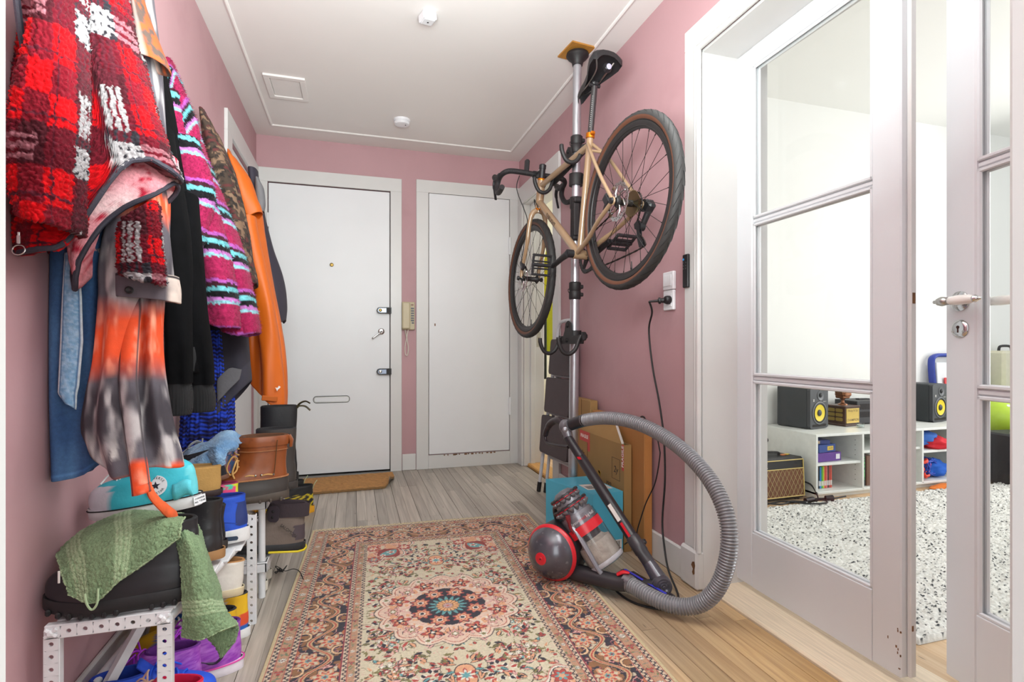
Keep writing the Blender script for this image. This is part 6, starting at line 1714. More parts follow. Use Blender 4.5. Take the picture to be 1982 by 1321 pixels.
# -- tie-dye shirt
td = thing('tie_dye_shirt', 'grey white and orange tie dye shirt hanging third along the left wall', 'shirt', (XL + 0.1, 1.62, 1.1))
def tiedye(P, VV, seed=0):
    s = P * np.array([1, 1, 0.28])
    n1, n2, n3 = fbm(s, 32, 3 + seed, 3), fbm(s, 60, 7 + seed, 3), fbm(P, 9, 11 + seed, 2)
    vv = VV + (n3 - 0.5) * 60
    C = mix(K('#4f4a52'), K('#aaa4a5'), (n1 - 0.48) * 6)
    C = mix(C, K('#3c373e'), np.clip((n2 - 0.52) * 5, 0, 1) * 0.7)
    w = np.clip(1 - np.abs(vv - 660) / 78, 0, 1) * 2 + np.clip(1 - np.abs(vv - 400) / 40, 0, 1) * 1.6 + np.clip((vv - 893) / 18, 0, 1) * 1.4
    C = mix(C, K('#d94a1c'), w * (0.25 + n1 * 1.3)); C = mix(C, K('#f2a184'), np.clip(w, 0, 1) * np.clip((n2 - 0.5) * 3, 0, 1))
    dk = np.clip(1 - np.abs(vv - 805) / 62, 0, 1)
    C = mix(C, K('#332e35'), np.clip(dk * 2, 0, 1) * np.clip((0.60 - n1) * 9, 0, 1))
    C = mix(C, K('#b4aeac'), np.clip((VV - 830) / 40, 0, 1) * np.clip((n2 - 0.56) * 9, 0, 1) * (VV < 900))
    return C
m_tie = mat('tie_dye_cotton', '#808080', 0.82, vcol=True, bump=(500, 0.12), var=(70, 0.05))
P, VV, c, th = loft([(-40, 268, 296), (100, 272, 312), (250, 262, 322), (380, 230, 330), (450, 205, 330), (520, 192, 328), (570, 192, 322), (640, 186, 318), (700, 178, 320), (770, 164, 328), (830, 158, 338), (900, 178, 354), (965, 190, 352)], 1.52, 0.05, 190, 220, yshift=-0.12,
    hem=[(-1, 832), (-0.85, 872), (-0.6, 894), (-0.35, 908), (-0.2, 914), (0.2, 908), (0.3, 900), (0.7, 902), (1, 908)], folds=((4, 0.14, 0.6, 2.5), (7, 0.09, 2.0, -2), (11, 0.04, 0.5, 3)), power=2.3)
MB().fast('shirt_body', P, tiedye(P, VV), m_tie, td, True, cv=True)
P, VV, c, th = loft([(-30, 248, 276), (50, 258, 300), (90, 262, 316), (132, 266, 331)], 1.44, 0.045, 60, 70, hem=[(-1, 118), (0, 128), (1, 133)], folds=((3, 0.05, 0, 0),))
C = mix(K('#43342e'), K('#96400f'), (fbm(P, 60, 2, 3) - 0.46) * 9 + (c - 0.3) * 0.4); C = mix(C, K('#d8cfc8'), (0.12 - c) * 1.6)
MB().fast('shirt_yoke', P, C, m_tie, td, True, cv=True)
# placket with buttons, hanging a little lower than the hem
n, m_ = 110, 14; G = np.zeros((n, m_, 3)); VV = np.zeros((n, m_))
for i in range(n):
    t = i / (n - 1); v = 470 + 492 * t
    ul = np.interp(v, [470, 600, 740, 850, 962], [232, 238, 234, 243, 258]); ur = np.interp(v, [470, 600, 740, 850, 962], [262, 272, 268, 276, 292])
    for j in range(m_):
        s_ = j / (m_ - 1)
        p = onY(ul + (ur - ul) * s_, v - (10 * s_ if t > 0.97 else 0), 1.44 - 0.12 * t)
        G[i, j] = (p.x, p.y - 0.008 * math.sin(PI * s_) + 0.006 * math.sin(t * 9), p.z); VV[i, j] = v
C = tiedye(G, VV, 3)
C[:, 1] = K('#2a262a'); C[:, -2] = K('#3a3438')
o = MB().fast('placket', G, C, m_tie, td, True); md = o.modifiers.new('thick', 'SOLIDIFY'); md.thickness = 0.004
for v in (749,):
    MB().lathe([(0.0062, 0), (0.0066, 0.0015), (0.0045, 0.003), (0.003, 0.002)], onY(245, v, 1.361), (0.1, -1, 0), 18).build('button', m_black, td, True)
# sleeve with its buttoned cuff in front
P, VV, c, th = loft([(340, 292, 318), (400, 280, 322), (470, 240, 332), (545, 230, 340)], 1.44, 0.04, 50, 70, folds=((3, 0.08, 0, 4),), lip=0)
MB().fast('sleeve', P, tiedye(P, VV + 15, 5), m_tie, td, True, cv=True)
P, VV, c, th = loft([(534, 228, 346), (560, 228, 350), (584, 229, 350)], 1.42, 0.045, 24, 80, hem=[(-1, 576), (0, 580), (1, 586)], folds=((3, 0.03, 0, 2),), power=3)
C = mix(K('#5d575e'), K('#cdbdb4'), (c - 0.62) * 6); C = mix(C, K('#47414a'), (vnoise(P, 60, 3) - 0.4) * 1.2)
C[(np.abs(VV - 537) < 2.0)] = K('#2b272c')
MB().fast('cuff', P, C, m_tie, td, True, cv=True)
MB().lathe([(0.008, 0), (0.0085, 0.002), (0.006, 0.004), (0.004, 0.0025)], onY(250, 562, 1.368), (0.2, -1, 0), 20).build('button', m_black, td, True)
st_ = bez([onY(288, 935, 1.345), onY(292, 955, 1.345), onY(305, 972, 1.36), onY(322, 988, 1.40), onY(338, 1000, 1.44)], 6)
MB().tube(st_, [0.010] * 4 + [0.014] * 12 + [0.016] * (len(st_) - 16), 12, sx=0.45).build('orange_sleeve_end', mat('tie_dye_orange', '#d95a2a', 0.8, bump=(60, 0.3), var=(26, 0.22)), td, True)

# -- black velvet jacket with ribbed cuffs
bj = thing('velvet_jacket', 'black velvet jacket with ribbed cuffs hanging beside the tie dye shirt', 'jacket', (XL + 0.15, 1.9, 1.2))
m_vel = mat('black_velvet', '#08080a', 1.0, bump=(60, 0.25), var=(20, 0.3), spec=0.12)
m_rib = mat('ribbed_black', '#161619', 0.85, bump=(230, 0.5, 'X'), var=(50, 0.1))
P, VV, c, th = loft([(100, 290, 318), (200, 296, 338), (300, 304, 356), (400, 312, 372), (500, 318, 384), (600, 322, 398), (700, 326, 408), (720, 326, 410)], 1.93, 0.10, 80, 90, folds=((3, 0.10, 1, 4), (5, 0.06, 0, -3)))
MB().fast('jacket_body', P, None, m_vel, bj, True, cv=True)
for rows_, cuff, Y_, nm in (([(250, 302, 338), (400, 308, 362), (500, 312, 372), (600, 316, 372), (690, 318, 374), (742, 318, 374)], [(742, 322, 371), (760, 319, 374), (790, 319, 374), (802, 322, 372)], 1.80, 'a'),
                          ([(380, 345, 385), (500, 350, 394), (600, 357, 402), (680, 362, 412), (744, 362, 416)], [(744, 366, 412), (760, 364, 417), (785, 364, 418), (796, 367, 416)], 1.90, 'b')):
    P, VV, c, th = loft(rows_, Y_, 0.055, 90, 60, folds=((2, 0.08, 1, 9), (3, 0.07, 2, -7), (5, 0.03, 0, 12)), lip=0)
    MB().fast('sleeve', P, None, m_vel, bj, True, cv=True)
    P, VV, c, th = loft(cuff, Y_, 0.045, 16, 120, folds=((30, 0.012, 0, 0),))
    MB().fast('ribbed_cuff', P, None, m_rib, bj, True, cv=True)
P, VV, c, th = loft([(672, 364, 382), (690, 363, 384), (718, 366, 383)], 1.86, 0.03, 14, 50, folds=((14, 0.03, 0, 0),))
MB().fast('ribbed_hem', P, None, m_rib, bj, True, cv=True)

# -- striped fluffy cardigan
sj = thing('striped_cardigan', 'fluffy magenta cardigan with black turquoise and lilac stripes', 'cardigan', (XL + 0.15, 2.15, 1.4))
SEQ = [('#8e1f47', 0.075), ('#9a4c98', 0.012), ('#3b1a24', 0.014), ('#62a6ae', 0.016), ('#18161a', 0.022), ('#a866a6', 0.012), ('#80b2bc', 0.010)]
TOT = sum(q[1] for q in SEQ)
def stripes(P, off, slope=None):
    q = P[..., 2] + off + (vnoise(P, 110, 6) - 0.5) * 0.008
    if slope is not None: q = q + slope
    f = q % TOT
    C = np.empty(P.shape); a = 0
    for cc, w in SEQ[::-1]:
        C[(f >= a) & (f < a + w + 1e-6)] = K(cc); a += w
    return C * (0.75 + 0.5 * vnoise(P, 140, 9))[..., None]
def knit_part(name, rows, Y_, b_, nl, ns, off, hem=None, folds=(), slope=None, n_f=4000, top=None):
    P, VV, c, th = loft(rows, Y_, b_, nl, ns, hem=hem, folds=folds, top=top)
    N = outward(P); C = stripes(P, off, None if slope is None else slope(P, c, VV))
    Q = P + N * (0.0045 * vnoise(P, 170, 3) + 0.002 * np.abs(np.sin(P[..., 2] * 2 * PI / 0.0085)))[..., None]
    Q[..., 0] = np.maximum(Q[..., 0], XL + 0.003)
    MB().fast(name, Q, C, m_knit, sj, True, cv=True)
    fuzz(name + '_fuzz', Q, N, C, n_f, 0.011, m_knit, sj, 5)
knit_part('cardigan_back', [(118, 322, 334), (150, 322, 350), (220, 325, 378), (300, 335, 402), (400, 360, 440), (480, 385, 470), (560, 405, 490), (650, 432, 506)], 2.22, 0.10, 170, 130, 0.05, hem=[(-1, 640), (0, 650), (1, 644)], folds=((4, 0.08, 1, 3),), n_f=7000)
knit_part('cardigan_front', [(190, 326, 362), (300, 336, 384), (400, 352, 420), (480, 374, 442), (560, 386, 458), (634, 396, 466)], 2.08, 0.07, 150, 110, 0.03, hem=[(-1, 622), (0, 634), (1, 634)], folds=((3, 0.09, 0.4, 4),), n_f=6000)
knit_part('collar', [(140, 324, 340), (200, 326, 366), (250, 334, 384), (285, 350, 384)], 2.06, 0.03, 60, 60, 0.0, hem=[(-1, 240), (0, 272), (1, 285)], folds=(), slope=lambda P, c, VV: -0.055 * (c + 1), n_f=2500)
knit_part('sleeve', [(270, 330, 384), (340, 338, 408), (385, 344, 414), (440, 356, 404), (520, 378, 402)], 2.0, 0.05, 100, 80, 0.03, hem=[(-1, 500), (0, 520), (1, 470)], folds=((2, 0.07, 1, 8),), n_f=4000)

# -- brown camouflage garment
cm = thing('camouflage_jacket', 'brown camouflage patterned jacket between the striped cardigan and the orange jacket', 'jacket', (XL + 0.15, 2.6, 1.4))
P, VV, c, th = loft([(214, 386, 398), (235, 388, 412), (262, 392, 428), (330, 398, 455), (430, 412, 479), (500, 424, 490), (558, 432, 499), (660, 400, 470)], 2.58, 0.10, 140, 110, hem=[(-1, 660), (-0.2, 655), (0.2, 560), (1, 548)], folds=((4, 0.09, 1, 3), (7, 0.05, 0, -3)))
s_ = np.stack([P[..., 0] + P[..., 2] * 0.5, P[..., 1], P[..., 2] * 2.4 - P[..., 0]], -1); n1 = fbm(s_, 34, 4, 2); n2 = fbm(s_, 30, 24, 2)
C = np.empty(P.shape); C[:] = K('#3d3027'); C[n1 > 0.54] = K('#211a17'); C[(n2 > 0.62)] = K('#7a604c'); C[(n2 < 0.37)] = K('#562626')
N = outward(P)
MB().fast('jacket_body', P + N * (0.003 * vnoise(P, 200, 3))[..., None], C, m_cloth, cm, True, cv=True)

# -- dark hoodie lower part
nh = thing('navy_hoodie', 'dark navy sweatshirt whose hem shows below the striped cardigan', 'sweatshirt', (XL + 0.15, 2.45, 1.0))
P, VV, c, th = loft([(420, 400, 450), (560, 404, 474), (650, 410, 482), (700, 413, 486), (745, 415, 488), (800, 416, 470)], 2.4, 0.09, 90, 90, hem=[(-1, 800), (-0.5, 798), (0, 780), (0.5, 758), (1, 738)], folds=((3, 0.08, 1, 3),))
C = np.empty(P.shape); C[:] = K('#2a2731'); dz = VV - np.interp(c, [-1, -0.5, 0, 0.5, 1], [770, 765, 745, 720, 700]); C[(dz > 0)] = K('#35323d')
MB().fast('sweatshirt_body', P, C, m_cloth, nh, True, cv=True)
P, VV, c, th = loft([(700, 425, 470), (740, 420, 462), (775, 420, 440)], 2.30, 0.012, 30, 50, hem=[(-1, 780), (0, 768), (1, 735)], top=[(-1, 735), (0, 712), (1, 716)])
MB().fast('grey_lining', P, None, mat('grey_fleece', '#5d5b5f', 0.95, bump=(90, 0.3)), nh, True, cv=True)

# -- orange rain jacket
oj = thing('orange_rain_jacket', 'bright orange hooded rain jacket hanging near the front door', 'jacket', (XL + 0.15, 3.0, 1.4))
m_org = mat('orange_shell', '#c55c05', 0.55, bump=(14, 0.12), var=(10, 0.05))
P, VV, c, th = loft([(330, 425, 470), (400, 425, 505), (460, 440, 516), (550, 478, 531), (640, 484, 548), (700, 484, 556), (760, 486, 558), (795, 500, 556)], 2.95, 0.09, 130, 110, hem=[(-1, 736), (-0.5, 752), (0, 772), (0.5, 792), (1, 792)], folds=((3, 0.14, 0.2, 3), (5, 0.08, 1.2, -4), (9, 0.03, 0, 6)))
MB().fast('jacket_body', P, None, m_org, oj, True, cv=True)
P, VV, c, th = loft([(292, 440, 447), (310, 440, 462), (345, 442, 486), (385, 448, 500), (410, 456, 509), (424, 466, 508)], 2.84, 0.075, 60, 70, hem=[(-1, 408), (0, 424), (1, 412)], folds=((2, 0.1, 1, 9), (4, 0.05, 0, -6)))
MB().fast('hood', P, None, m_org, oj, True, cv=True)
P, VV, c, th = loft([(420, 468, 496), (520, 484, 516), (620, 498, 536), (700, 506, 546), (770, 508, 553), (793, 514, 553)], 2.80, 0.05, 90, 60, hem=[(-1, 766), (0, 786), (1, 794)], folds=((2, 0.08, 1, 7), (3, 0.06, 2, -9)))
MB().fast('sleeve', P, None, m_org, oj, True, cv=True)
tb_ = MB().box(onY(522, 772, 2.735), (0.07, 0.006, 0.025), (0, 0.12, 0), 0.004).build('cuff_tab', mat('orange_tab', '#b9590a', 0.6), oj, True, smooth=False)
pw = MB(); pcn = onY(538, 752, 2.74)
pw.prism([(-0.012, 0.004), (-0.002, 0.002), (0.004, 0.012), (0.012, 0.006), (0.006, -0.002), (0.0, -0.006), (-0.004, -0.014), (-0.008, -0.004)], 0, 0.0008, frame(pcn, (1, 0, 0), (0, 0, 1))); pw.build('white_emblem', wt, oj, True, smooth=False)

# -- dark jacket behind the orange one
kj = thing('dark_jacket', 'dark navy jacket partly hidden behind the orange rain jacket', 'jacket', (XL + 0.12, 3.2, 1.4))
P, VV, c, th = loft([(330, 480, 500), (420, 490, 514), (480, 496, 529), (540, 500, 549), (590, 508, 556), (625, 520, 554)], 3.12, 0.07, 90, 80, hem=[(-1, 600), (0, 615), (0.5, 626), (1, 620)], folds=((3, 0.10, 1, 4),))
MB().fast('jacket_body', P, None, mat('dark_navy_shell', '#2b2735', 0.7, bump=(12, 0.2)), kj, True, cv=True)
P, VV, c, th = loft([(345, 494, 502), (365, 494, 511), (395, 496, 514), (410, 498, 512)], 3.02, 0.03, 26, 40)
MB().fast('grey_hood_edge', P, None, mat('grey_nylon', '#6b6c70', 0.7, bump=(30, 0.2)), kj, True, cv=True)

# -- blue and black knitted scarf
sf_ = thing('knitted_scarf', 'chunky blue and black knitted scarf hanging below the coats', 'scarf', (XL + 0.15, 2.4, 0.8))
P, VV, c, th = loft([(640, 368, 440), (740, 360, 448), (800, 356, 450), (868, 352, 450)], 2.36, 0.035, 150, 150, hem=[(-1, 868), (1, 862)], folds=((12, 0.05, 0, 0),), power=3)
N = outward(P)
ph = th * 20; ck_ = np.sin(P[..., 2] * 2 * PI / 0.016 + np.where(np.sin(ph) > 0, 1.2, -1.2) * np.abs(np.sin(ph)))
C = mix(K('#12103a'), K('#1f3fb8'), (ck_ + 0.4 + (fbm(P, 70, 4, 2) - 0.5) * 4) * 0.9)
MB().fast('scarf_knit', P + N * (0.0014 * ck_ + 0.009 * np.abs(np.sin(ph)) ** 0.7)[..., None], C, mat('chunky_wool', '#2040a0', 0.95, vcol=True, bump=(260, 0.4), var=(90, 0.2)), sf_, True, cv=True)
# ------------------------------------------------------------------ shoe racks
def perf_bar(mb, f, L, w, r, pitch, th=0.004):
    """strip along x of frame f with round holes"""
    n = max(1, int(L / pitch)); c = L / n; sg = 12
    for i in range(n):
        x0 = i * c
        out = []; inn = []
        for k in range(sg):
            t = 2 * PI * k / sg + PI / sg
            q = max(abs(math.cos(t)) / (c / 2), abs(math.sin(t)) / (w / 2))
            out.append((x0 + c / 2 + math.cos(t) / q, math.sin(t) / q)); inn.append((x0 + c / 2 + r * math.cos(t), r * math.sin(t)))
        vs = [f @ Vector((p[0], p[1], z)) for z in (0, th) for p in out] + [f @ Vector((p[0], p[1], z)) for z in (0, th) for p in inn]
        fs = []
        for k in range(sg):
            l = (k + 1) % sg
            fs += [(sg + k, sg + l, 3 * sg + l, 3 * sg + k), (l, k, 2 * sg + k, 2 * sg + l), (3 * sg + k, 3 * sg + l, 2 * sg + l, 2 * sg + k)]
        mb.add(vs, fs)
    # side flanges make the strip a channel
    for s_ in (-1, 1):
        c_ = f @ Vector((L / 2, s_ * (w / 2), -0.006))
        mb.box(c_, (L, 0.004, 0.018), f.to_3x3(), 0.001)

m_rack = mat('rack_white_plastic', '#dcdde0', 0.35)
rk = thing('shoe_rack', 'white plastic shoe rack with perforated end frames in the front left corner', 'shoe rack', (-0.5, 1.7, 0))
RZ = 0.352
def end_frame(y, name='end_frame', x0=-0.632, x1=-0.395, z=RZ):
    mb = MB(); w = 0.026
    perf_bar(mb, frame((x0, y, z - w / 2), (1, 0, 0), (0, 0, 1)), x1 - x0, w, 0.0048, 0.0265)
    for x in (x0 + w / 2, x1 - w / 2):
        perf_bar(mb, frame((x, y, 0.0), (0, 0, 1), (-1, 0, 0)), z - w + 0.002, w, 0.0048, 0.0265)
    o = mb.build(name, m_rack, rk, True, smooth=False)
    for x in (x0 + w / 2, x1 - w / 2):
        MB().lathe([(0.006, 0), (0.007, 0.004), (0.004, 0.008)], (x, y - 0.004, z - w / 2), (0, -1, 0), 12).tube([(x - 0.01, y - 0.006, z - w / 2 - 0.008), (x + 0.01, y - 0.006, z - w / 2 + 0.008)], 0.004, 8).tube([(x - 0.01, y - 0.006, z - w / 2 + 0.008), (x + 0.01, y - 0.006, z - w / 2 - 0.008)], 0.004, 8).build('corner_clip', m_rack, o, True)
end_frame(1.365)
mb = MB(); perf_bar(mb, frame((-0.335, 1.985, 0.0), (0, 0, 1), (-1, 0, 0)), 0.375, 0.026, 0.0048, 0.0265); perf_bar(mb, frame((-0.63, 1.985, 0.0), (0, 0, 1), (-1, 0, 0)), 0.375, 0.026, 0.0048, 0.0265); mb.box((-0.48, 1.985, 0.362), (0.29, 0.006, 0.026))
mb.build('end_frame', m_rack, rk, True, smooth=False)
MB().tube([(-0.615, 1.365, 0.335), (-0.60, 1.985, 0.29)], 0.011, 12).build('cross_tube', m_rack, rk, True)
MB().tube([(-0.405, 1.365, 0.335), (-0.365, 1.985, 0.285)], 0.013, 12).build('cross_tube', m_rack, rk, True)
MB().tube([(-0.615, 1.365, 0.12), (-0.60, 1.985, 0.12)], 0.011, 12).build('cross_tube', m_rack, rk, True)
for i in range(5):
    y0 = 1.385 + i * 0.118; zt_ = 0.354 - (0.0 if i < 1 else 0.012 * i)
    MB().bx(-0.62, -0.392 + 0.012 * i, y0, y0 + 0.10, zt_ - 0.007, zt_, 0.002).build('slat', m_rack, rk, True, smooth=False)
br = MB(); a, b_ = Vector((-0.62, 1.40, 0.015)), Vector((-0.50, 1.80, 0.325))
br.tube([a, b_], 0.017, 4, sx=0.5).build('diagonal_brace', m_rack, rk, True, smooth=False)

r2 = thing('wire_shoe_rack', 'white two tier shoe rack with mesh shelves near the front door', 'shoe rack', (-0.48, 2.45, 0))
RX0, RX1, RY_0, RY_1 = -0.645, -0.312, 2.17, 2.80
for z in (0.377, 0.138):
    mb = MB(); hh = 0.04
    mb.bx(RX0, RX1, RY_0, RY_0 + 0.012, z - hh, z, 0.004).bx(RX0, RX1, RY_1 - 0.012, RY_1, z - hh, z, 0.004).bx(RX0, RX0 + 0.012, RY_0, RY_1, z - hh, z, 0.004).bx(RX1 - 0.012, RX1, RY_0, RY_1, z - hh, z, 0.004)
    mb.bx(RX0, RX1, RY_0, RY_0 + 0.05, z - 0.008, z, 0.002)
    tr = mb.build('shelf_frame', m_rack, r2, True, smooth=False)
    ms = MB()
    for i in range(26): ms.bx(RX0 + 0.0125 * i + 0.004, RX0 + 0.0125 * i + 0.0085, RY_0 + 0.04, RY_1, z - 0.006, z - 0.002)
    for i in range(46): ms.bx(RX0, RX1, RY_0 + 0.05 + 0.0125 * i, RY_0 + 0.0545 + 0.0125 * i, z - 0.006, z - 0.002)
    ms.build('mesh_grid', m_rack, tr, True, smooth=False, kind='stuff')
for x in (RX0 + 0.02, RX1 - 0.022):
    for y in (RY_0 + 0.02, RY_1 - 0.02):
        MB().tube([(x, y, 0.0), (x, y, 0.372)], 0.0125, 14).build('leg', m_rack, r2, True)
        MB().lathe([(0.014, 0), (0.014, 0.006), (0.010, 0.009)], (x, y, 0.375), (0, 0, 1), 14).build('leg_cap', m_rack, r2, True)

# ------------------------------------------------------------------ shoes
def outline(n, x0, x1, w, toe=0.08, p=2.5):
    """closed outline, heel x0 to toe x1"""
    pts = []
    for k in range(n):
        t = 2 * PI * k / n
        c, s_ = math.cos(t), math.sin(t)
        f = (1 + np.sign(c) * abs(c) ** (2 / p)) / 2
        y = np.sign(s_) * abs(s_) ** (2 / p)
        ww = w * (0.80 + 0.26 * math.sin(min(1, f / 0.72) * PI / 2) - 0.10 * max(0, f - 0.72) / 0.28 - 0.07 * math.exp(-((f - 0.38) / 0.16) ** 2))
        pts.append((x0 + (x1 - x0) * f, y * ww))
    return pts

LOW = [(0.0, 0.0, 1.0, 1.0), (0.018, -0.006, 1.0, 1.0), (0.036, -0.006, 0.975, 0.95), (0.05, 0.0, 0.915, 0.90), (0.06, 0.002, 0.84, 0.84), (0.072, 0.004, 0.72, 0.78), (0.084, 0.006, 0.60, 0.72), (0.094, 0.004, 0.52, 0.68), (0.100, 0.0, 0.47, 0.62)]
HIGH = LOW[:-2] + [(0.095, 0.01, 0.545, 0.68), (0.115, 0.012, 0.50, 0.63), (0.14, 0.006, 0.475, 0.60), (0.165, -0.004, 0.46, 0.60), (0.178, -0.01, 0.455, 0.60)]
BOOT = LOW[:-2] + [(0.095, 0.012, 0.56, 0.70), (0.12, 0.014, 0.51, 0.66), (0.16, 0.006, 0.48, 0.64), (0.20, -0.004, 0.475, 0.66), (0.23, -0.008, 0.475, 0.68), (0.25, -0.01, 0.475, 0.68)]

def shoe(name, label, cat, loc, yaw, L=0.28, W=0.05, prof=LOW, sole=0.028, scol='#d8d8d6', ucol='#2050c0', lin='#1d1d22', laces=None, toe=None, heel=None, group=None, pitch=0.0, roll=0.0, tread=None, sole_m=None, um=None, sole_up=0.004, mud=None, colfn=None, hs=1.0, tongue=None, eyelets=False, spring=0.012):
    """heel at local x=0, toe at +x; upper lofted in level rings so toe box, instep and collar come from one skin"""
    t = thing(name, label, cat, loc, (roll, pitch, yaw), group)
    n = 44
    def lift(x): return spring * max(0, (x / L - 0.62) / 0.38) ** 2
    # sole
    mb = MB(); rings = []
    for z, g in ((0.0, 0.94), (0.004, 1.0), (sole * 0.5, 1.035), (sole - 0.003, 1.03), (sole, 1.0), (sole, 0.6)):
        o = outline(n, -0.008 - 0.006 * (g - 1), L + 0.004, W * g)
        rings.append([(x, y, z + lift(x) * (1 - 0.5 * z / sole)) for x, y in o])
    mb.grid(np.array(rings), cv=True)
    mb.add(rings[0], [tuple(range(n))[::-1]])
    if tread:
        for k in range(tread):
            x = 0.02 + (L - 0.04) * k / (tread - 1)
            if 0.33 < x / L < 0.48: continue
            o = [p for p in outline(80, 0, L, W * 1.03) if abs(p[0] - x) < 0.02]
            wy = max([p[1] for p in o] + [0.01])
            for s_ in (-1, 1): mb.box((x, s_ * (wy - 0.0105), 0.003 + lift(x)), (0.010, 0.02, 0.014), None, 0.003)
    so = mb.build('sole', sole_m or mat('sole_' + scol[1:], scol, 0.6, bump=(60, 0.15), var=(30, 0.08)), t)
    # upper
    prof = [(z * hs, a, b_, w_) for z, a, b_, w_ in prof]
    pr = lerpn(np.array(prof), 34)
    rings = []
    for z, a, b_, w_ in pr:
        o = outline(n, a * L, b_ * L, W * w_, p=2.4)
        rings.append([(x, y, sole - 0.004 + z + lift(x)) for x, y in o])
    A = np.array(rings)
    # collar roll and lining
    ctr = A[-1].mean(0)
    l = []
    for q, dz in ((0.94, 0.004), (0.86, 0.002), (0.80, -0.01), (0.78, -0.04), (0.74, -min(0.075, prof[-1][0] * 0.7))):
        R_ = ctr + (A[-1] - ctr) * q; R_[:, 2] = A[-1][:, 2] + dz; l.append(R_)
    col = None
    mu = um or mat('upper_' + ucol[1:], ucol, 0.55, bump=(90, 0.12), var=(30, 0.06))
    if colfn is not None:
        P = np.array(rings); f = (P[..., 0] / L); zz = (P[..., 2] - sole) / max(prof[-1][0], 1e-3)
        col = colfn(f, zz, P)
        MB().fast('upper', P, col, mat(name + '_upper', ucol, 0.6, vcol=True, bump=(160, 0.12)), t, cv=True)
    else:
        MB().fast('upper', A, None, mu, t, cv=True)
    li = MB().grid(np.array([A[-1].tolist()] + [q.tolist() for q in l]), cv=True)
    li.add(l[-1].tolist(), [tuple(range(n))])
    li.build('lining', mat('lining_' + lin[1:], lin, 0.85, bump=(120, 0.2)), t)
    zf = lambda x: float(np.interp(x, pr[::-1, 2][np.argsort(pr[::-1, 2])] * L, pr[::-1, 0][np.argsort(pr[::-1, 2])])) + sole - 0.004
    if toe:
        a = pr[:14]; rr = []
        for z, q0, q1, w_ in a:
            if z > 0.046 * hs: break
            o = outline(n, q0 * L, q1 * L, W * w_ * 1.015, p=2.4)
            rr.append([(x + 0.0012, y, sole - 0.004 + z + lift(x)) for x, y in o if x > toe[1] * L])
        m_ = min(len(q) for q in rr)
        rr = [[q[int(round(i * (len(q) - 1) / (m_ - 1)))] for i in range(m_)] for q in [sorted(q, key=lambda p: p[1]) for q in rr]]
        MB().grid(np.array(rr)).build('toe_cap', mat('toe_' + toe[0][1:], toe[0], 0.5), t)
    if heel:
        rr = []
        for z, q0, q1, w_ in pr:
            if z < 0.01 or z > heel[1]: continue
            o = outline(n, q0 * L, q1 * L, W * w_ * 1.02, p=2.4)
            rr.append([(x - 0.0012, y, sole - 0.004 + z) for x, y in sorted([p for p in o if p[0] < heel[2] * L], key=lambda p: p[1])])
        m_ = min(len(q) for q in rr)
        rr = [[q[int(round(i * (len(q) - 1) / (m_ - 1)))] for i in range(m_)] for q in rr]
        MB().grid(np.array(rr), flip=True).build('heel_counter', mat('heel_' + heel[0][1:], heel[0], 0.5, bump=(60, 0.1)), t)
    if laces:
        lc, k0, k1, cnt = laces[:4]
        la = MB()
        for k in range(cnt):
            x = L * (k0 + (k1 - k0) * k / (cnt - 1)); z = zf(x) + 0.003
            hw_ = W * 0.42
            z2 = zf(x + 0.008) + 0.003
            s_ = 1 if k % 2 else -1
            la.tube(bez([(x, -s_ * hw_, z - 0.010), (x + 0.002, -s_ * hw_ * 0.5, z + 0.002), (x - 0.005, s_ * hw_ * 0.5, z + 0.004), (x - 0.008, s_ * hw_, z - 0.006)], 5), 0.0026, 6)
        if len(laces) > 4:
            x = L * k0; z = zf(x) + 0.008
            for s_ in (-1, 1):
                la.tube(bez([(x, 0, z), (x + 0.01, s_ * 0.02, z + 0.012), (x + 0.02, s_ * 0.045, z + 0.004), (x + 0.03, s_ * 0.04, z - 0.012), (x + 0.008, s_ * 0.01, z)], 6), 0.0024, 6)
                la.tube(bez([(x, 0, z), (x + 0.02, s_ * 0.012, z + 0.004), (x + 0.045, s_ * 0.03, z - 0.02), (x + 0.06, s_ * 0.05, z - 0.04)], 6), 0.0022, 6)
        la.build('laces', mat('lace_' + lc[1:], lc, 0.8, bump=(200, 0.3)), t)
    if tongue:
        x = L * prof[-1][2]; z = prof[-1][0] + sole
        g = []
        for i in range(8):
            q = i / 7
            g.append([(x + 0.03 - 0.055 * q, W * 0.5 * (1 - 0.15 * q) * (j / 6 * 2 - 1), z - 0.035 + 0.06 * q - 0.008 * (j / 6 * 2 - 1) ** 2) for j in range(7)])
        o = MB().grid(np.array(g)).build('tongue', mat('tongue_' + tongue[1:], tongue, 0.7, bump=(120, 0.2)), t)
        md = o.modifiers.new('thick', 'SOLIDIFY'); md.thickness = 0.005
    return t

PIW = PI       # toes to the wall
# big black boot in front with the chunky tread
bt_ = shoe('chunky_boot', 'big black chunky soled boot on the front of the shoe rack under the green towel', 'boot', (-0.352, 1.425, 0.362), PIW + 0.02, 0.30, 0.062, [(z, a, b_, w_) for z, a, b_, w_ in BOOT[:9]] + [(0.13, 0.02, 0.50, 0.66), (0.15, 0.02, 0.49, 0.66)], 0.034, '#19181b', '#1d1c20', '#141316', tread=13, spring=0.016, pitch=0.0, um=mat('rubbery_black', '#201f24', 0.42, bump=(30, 0.1)), laces=('#111113', 0.5, 0.66, 3))
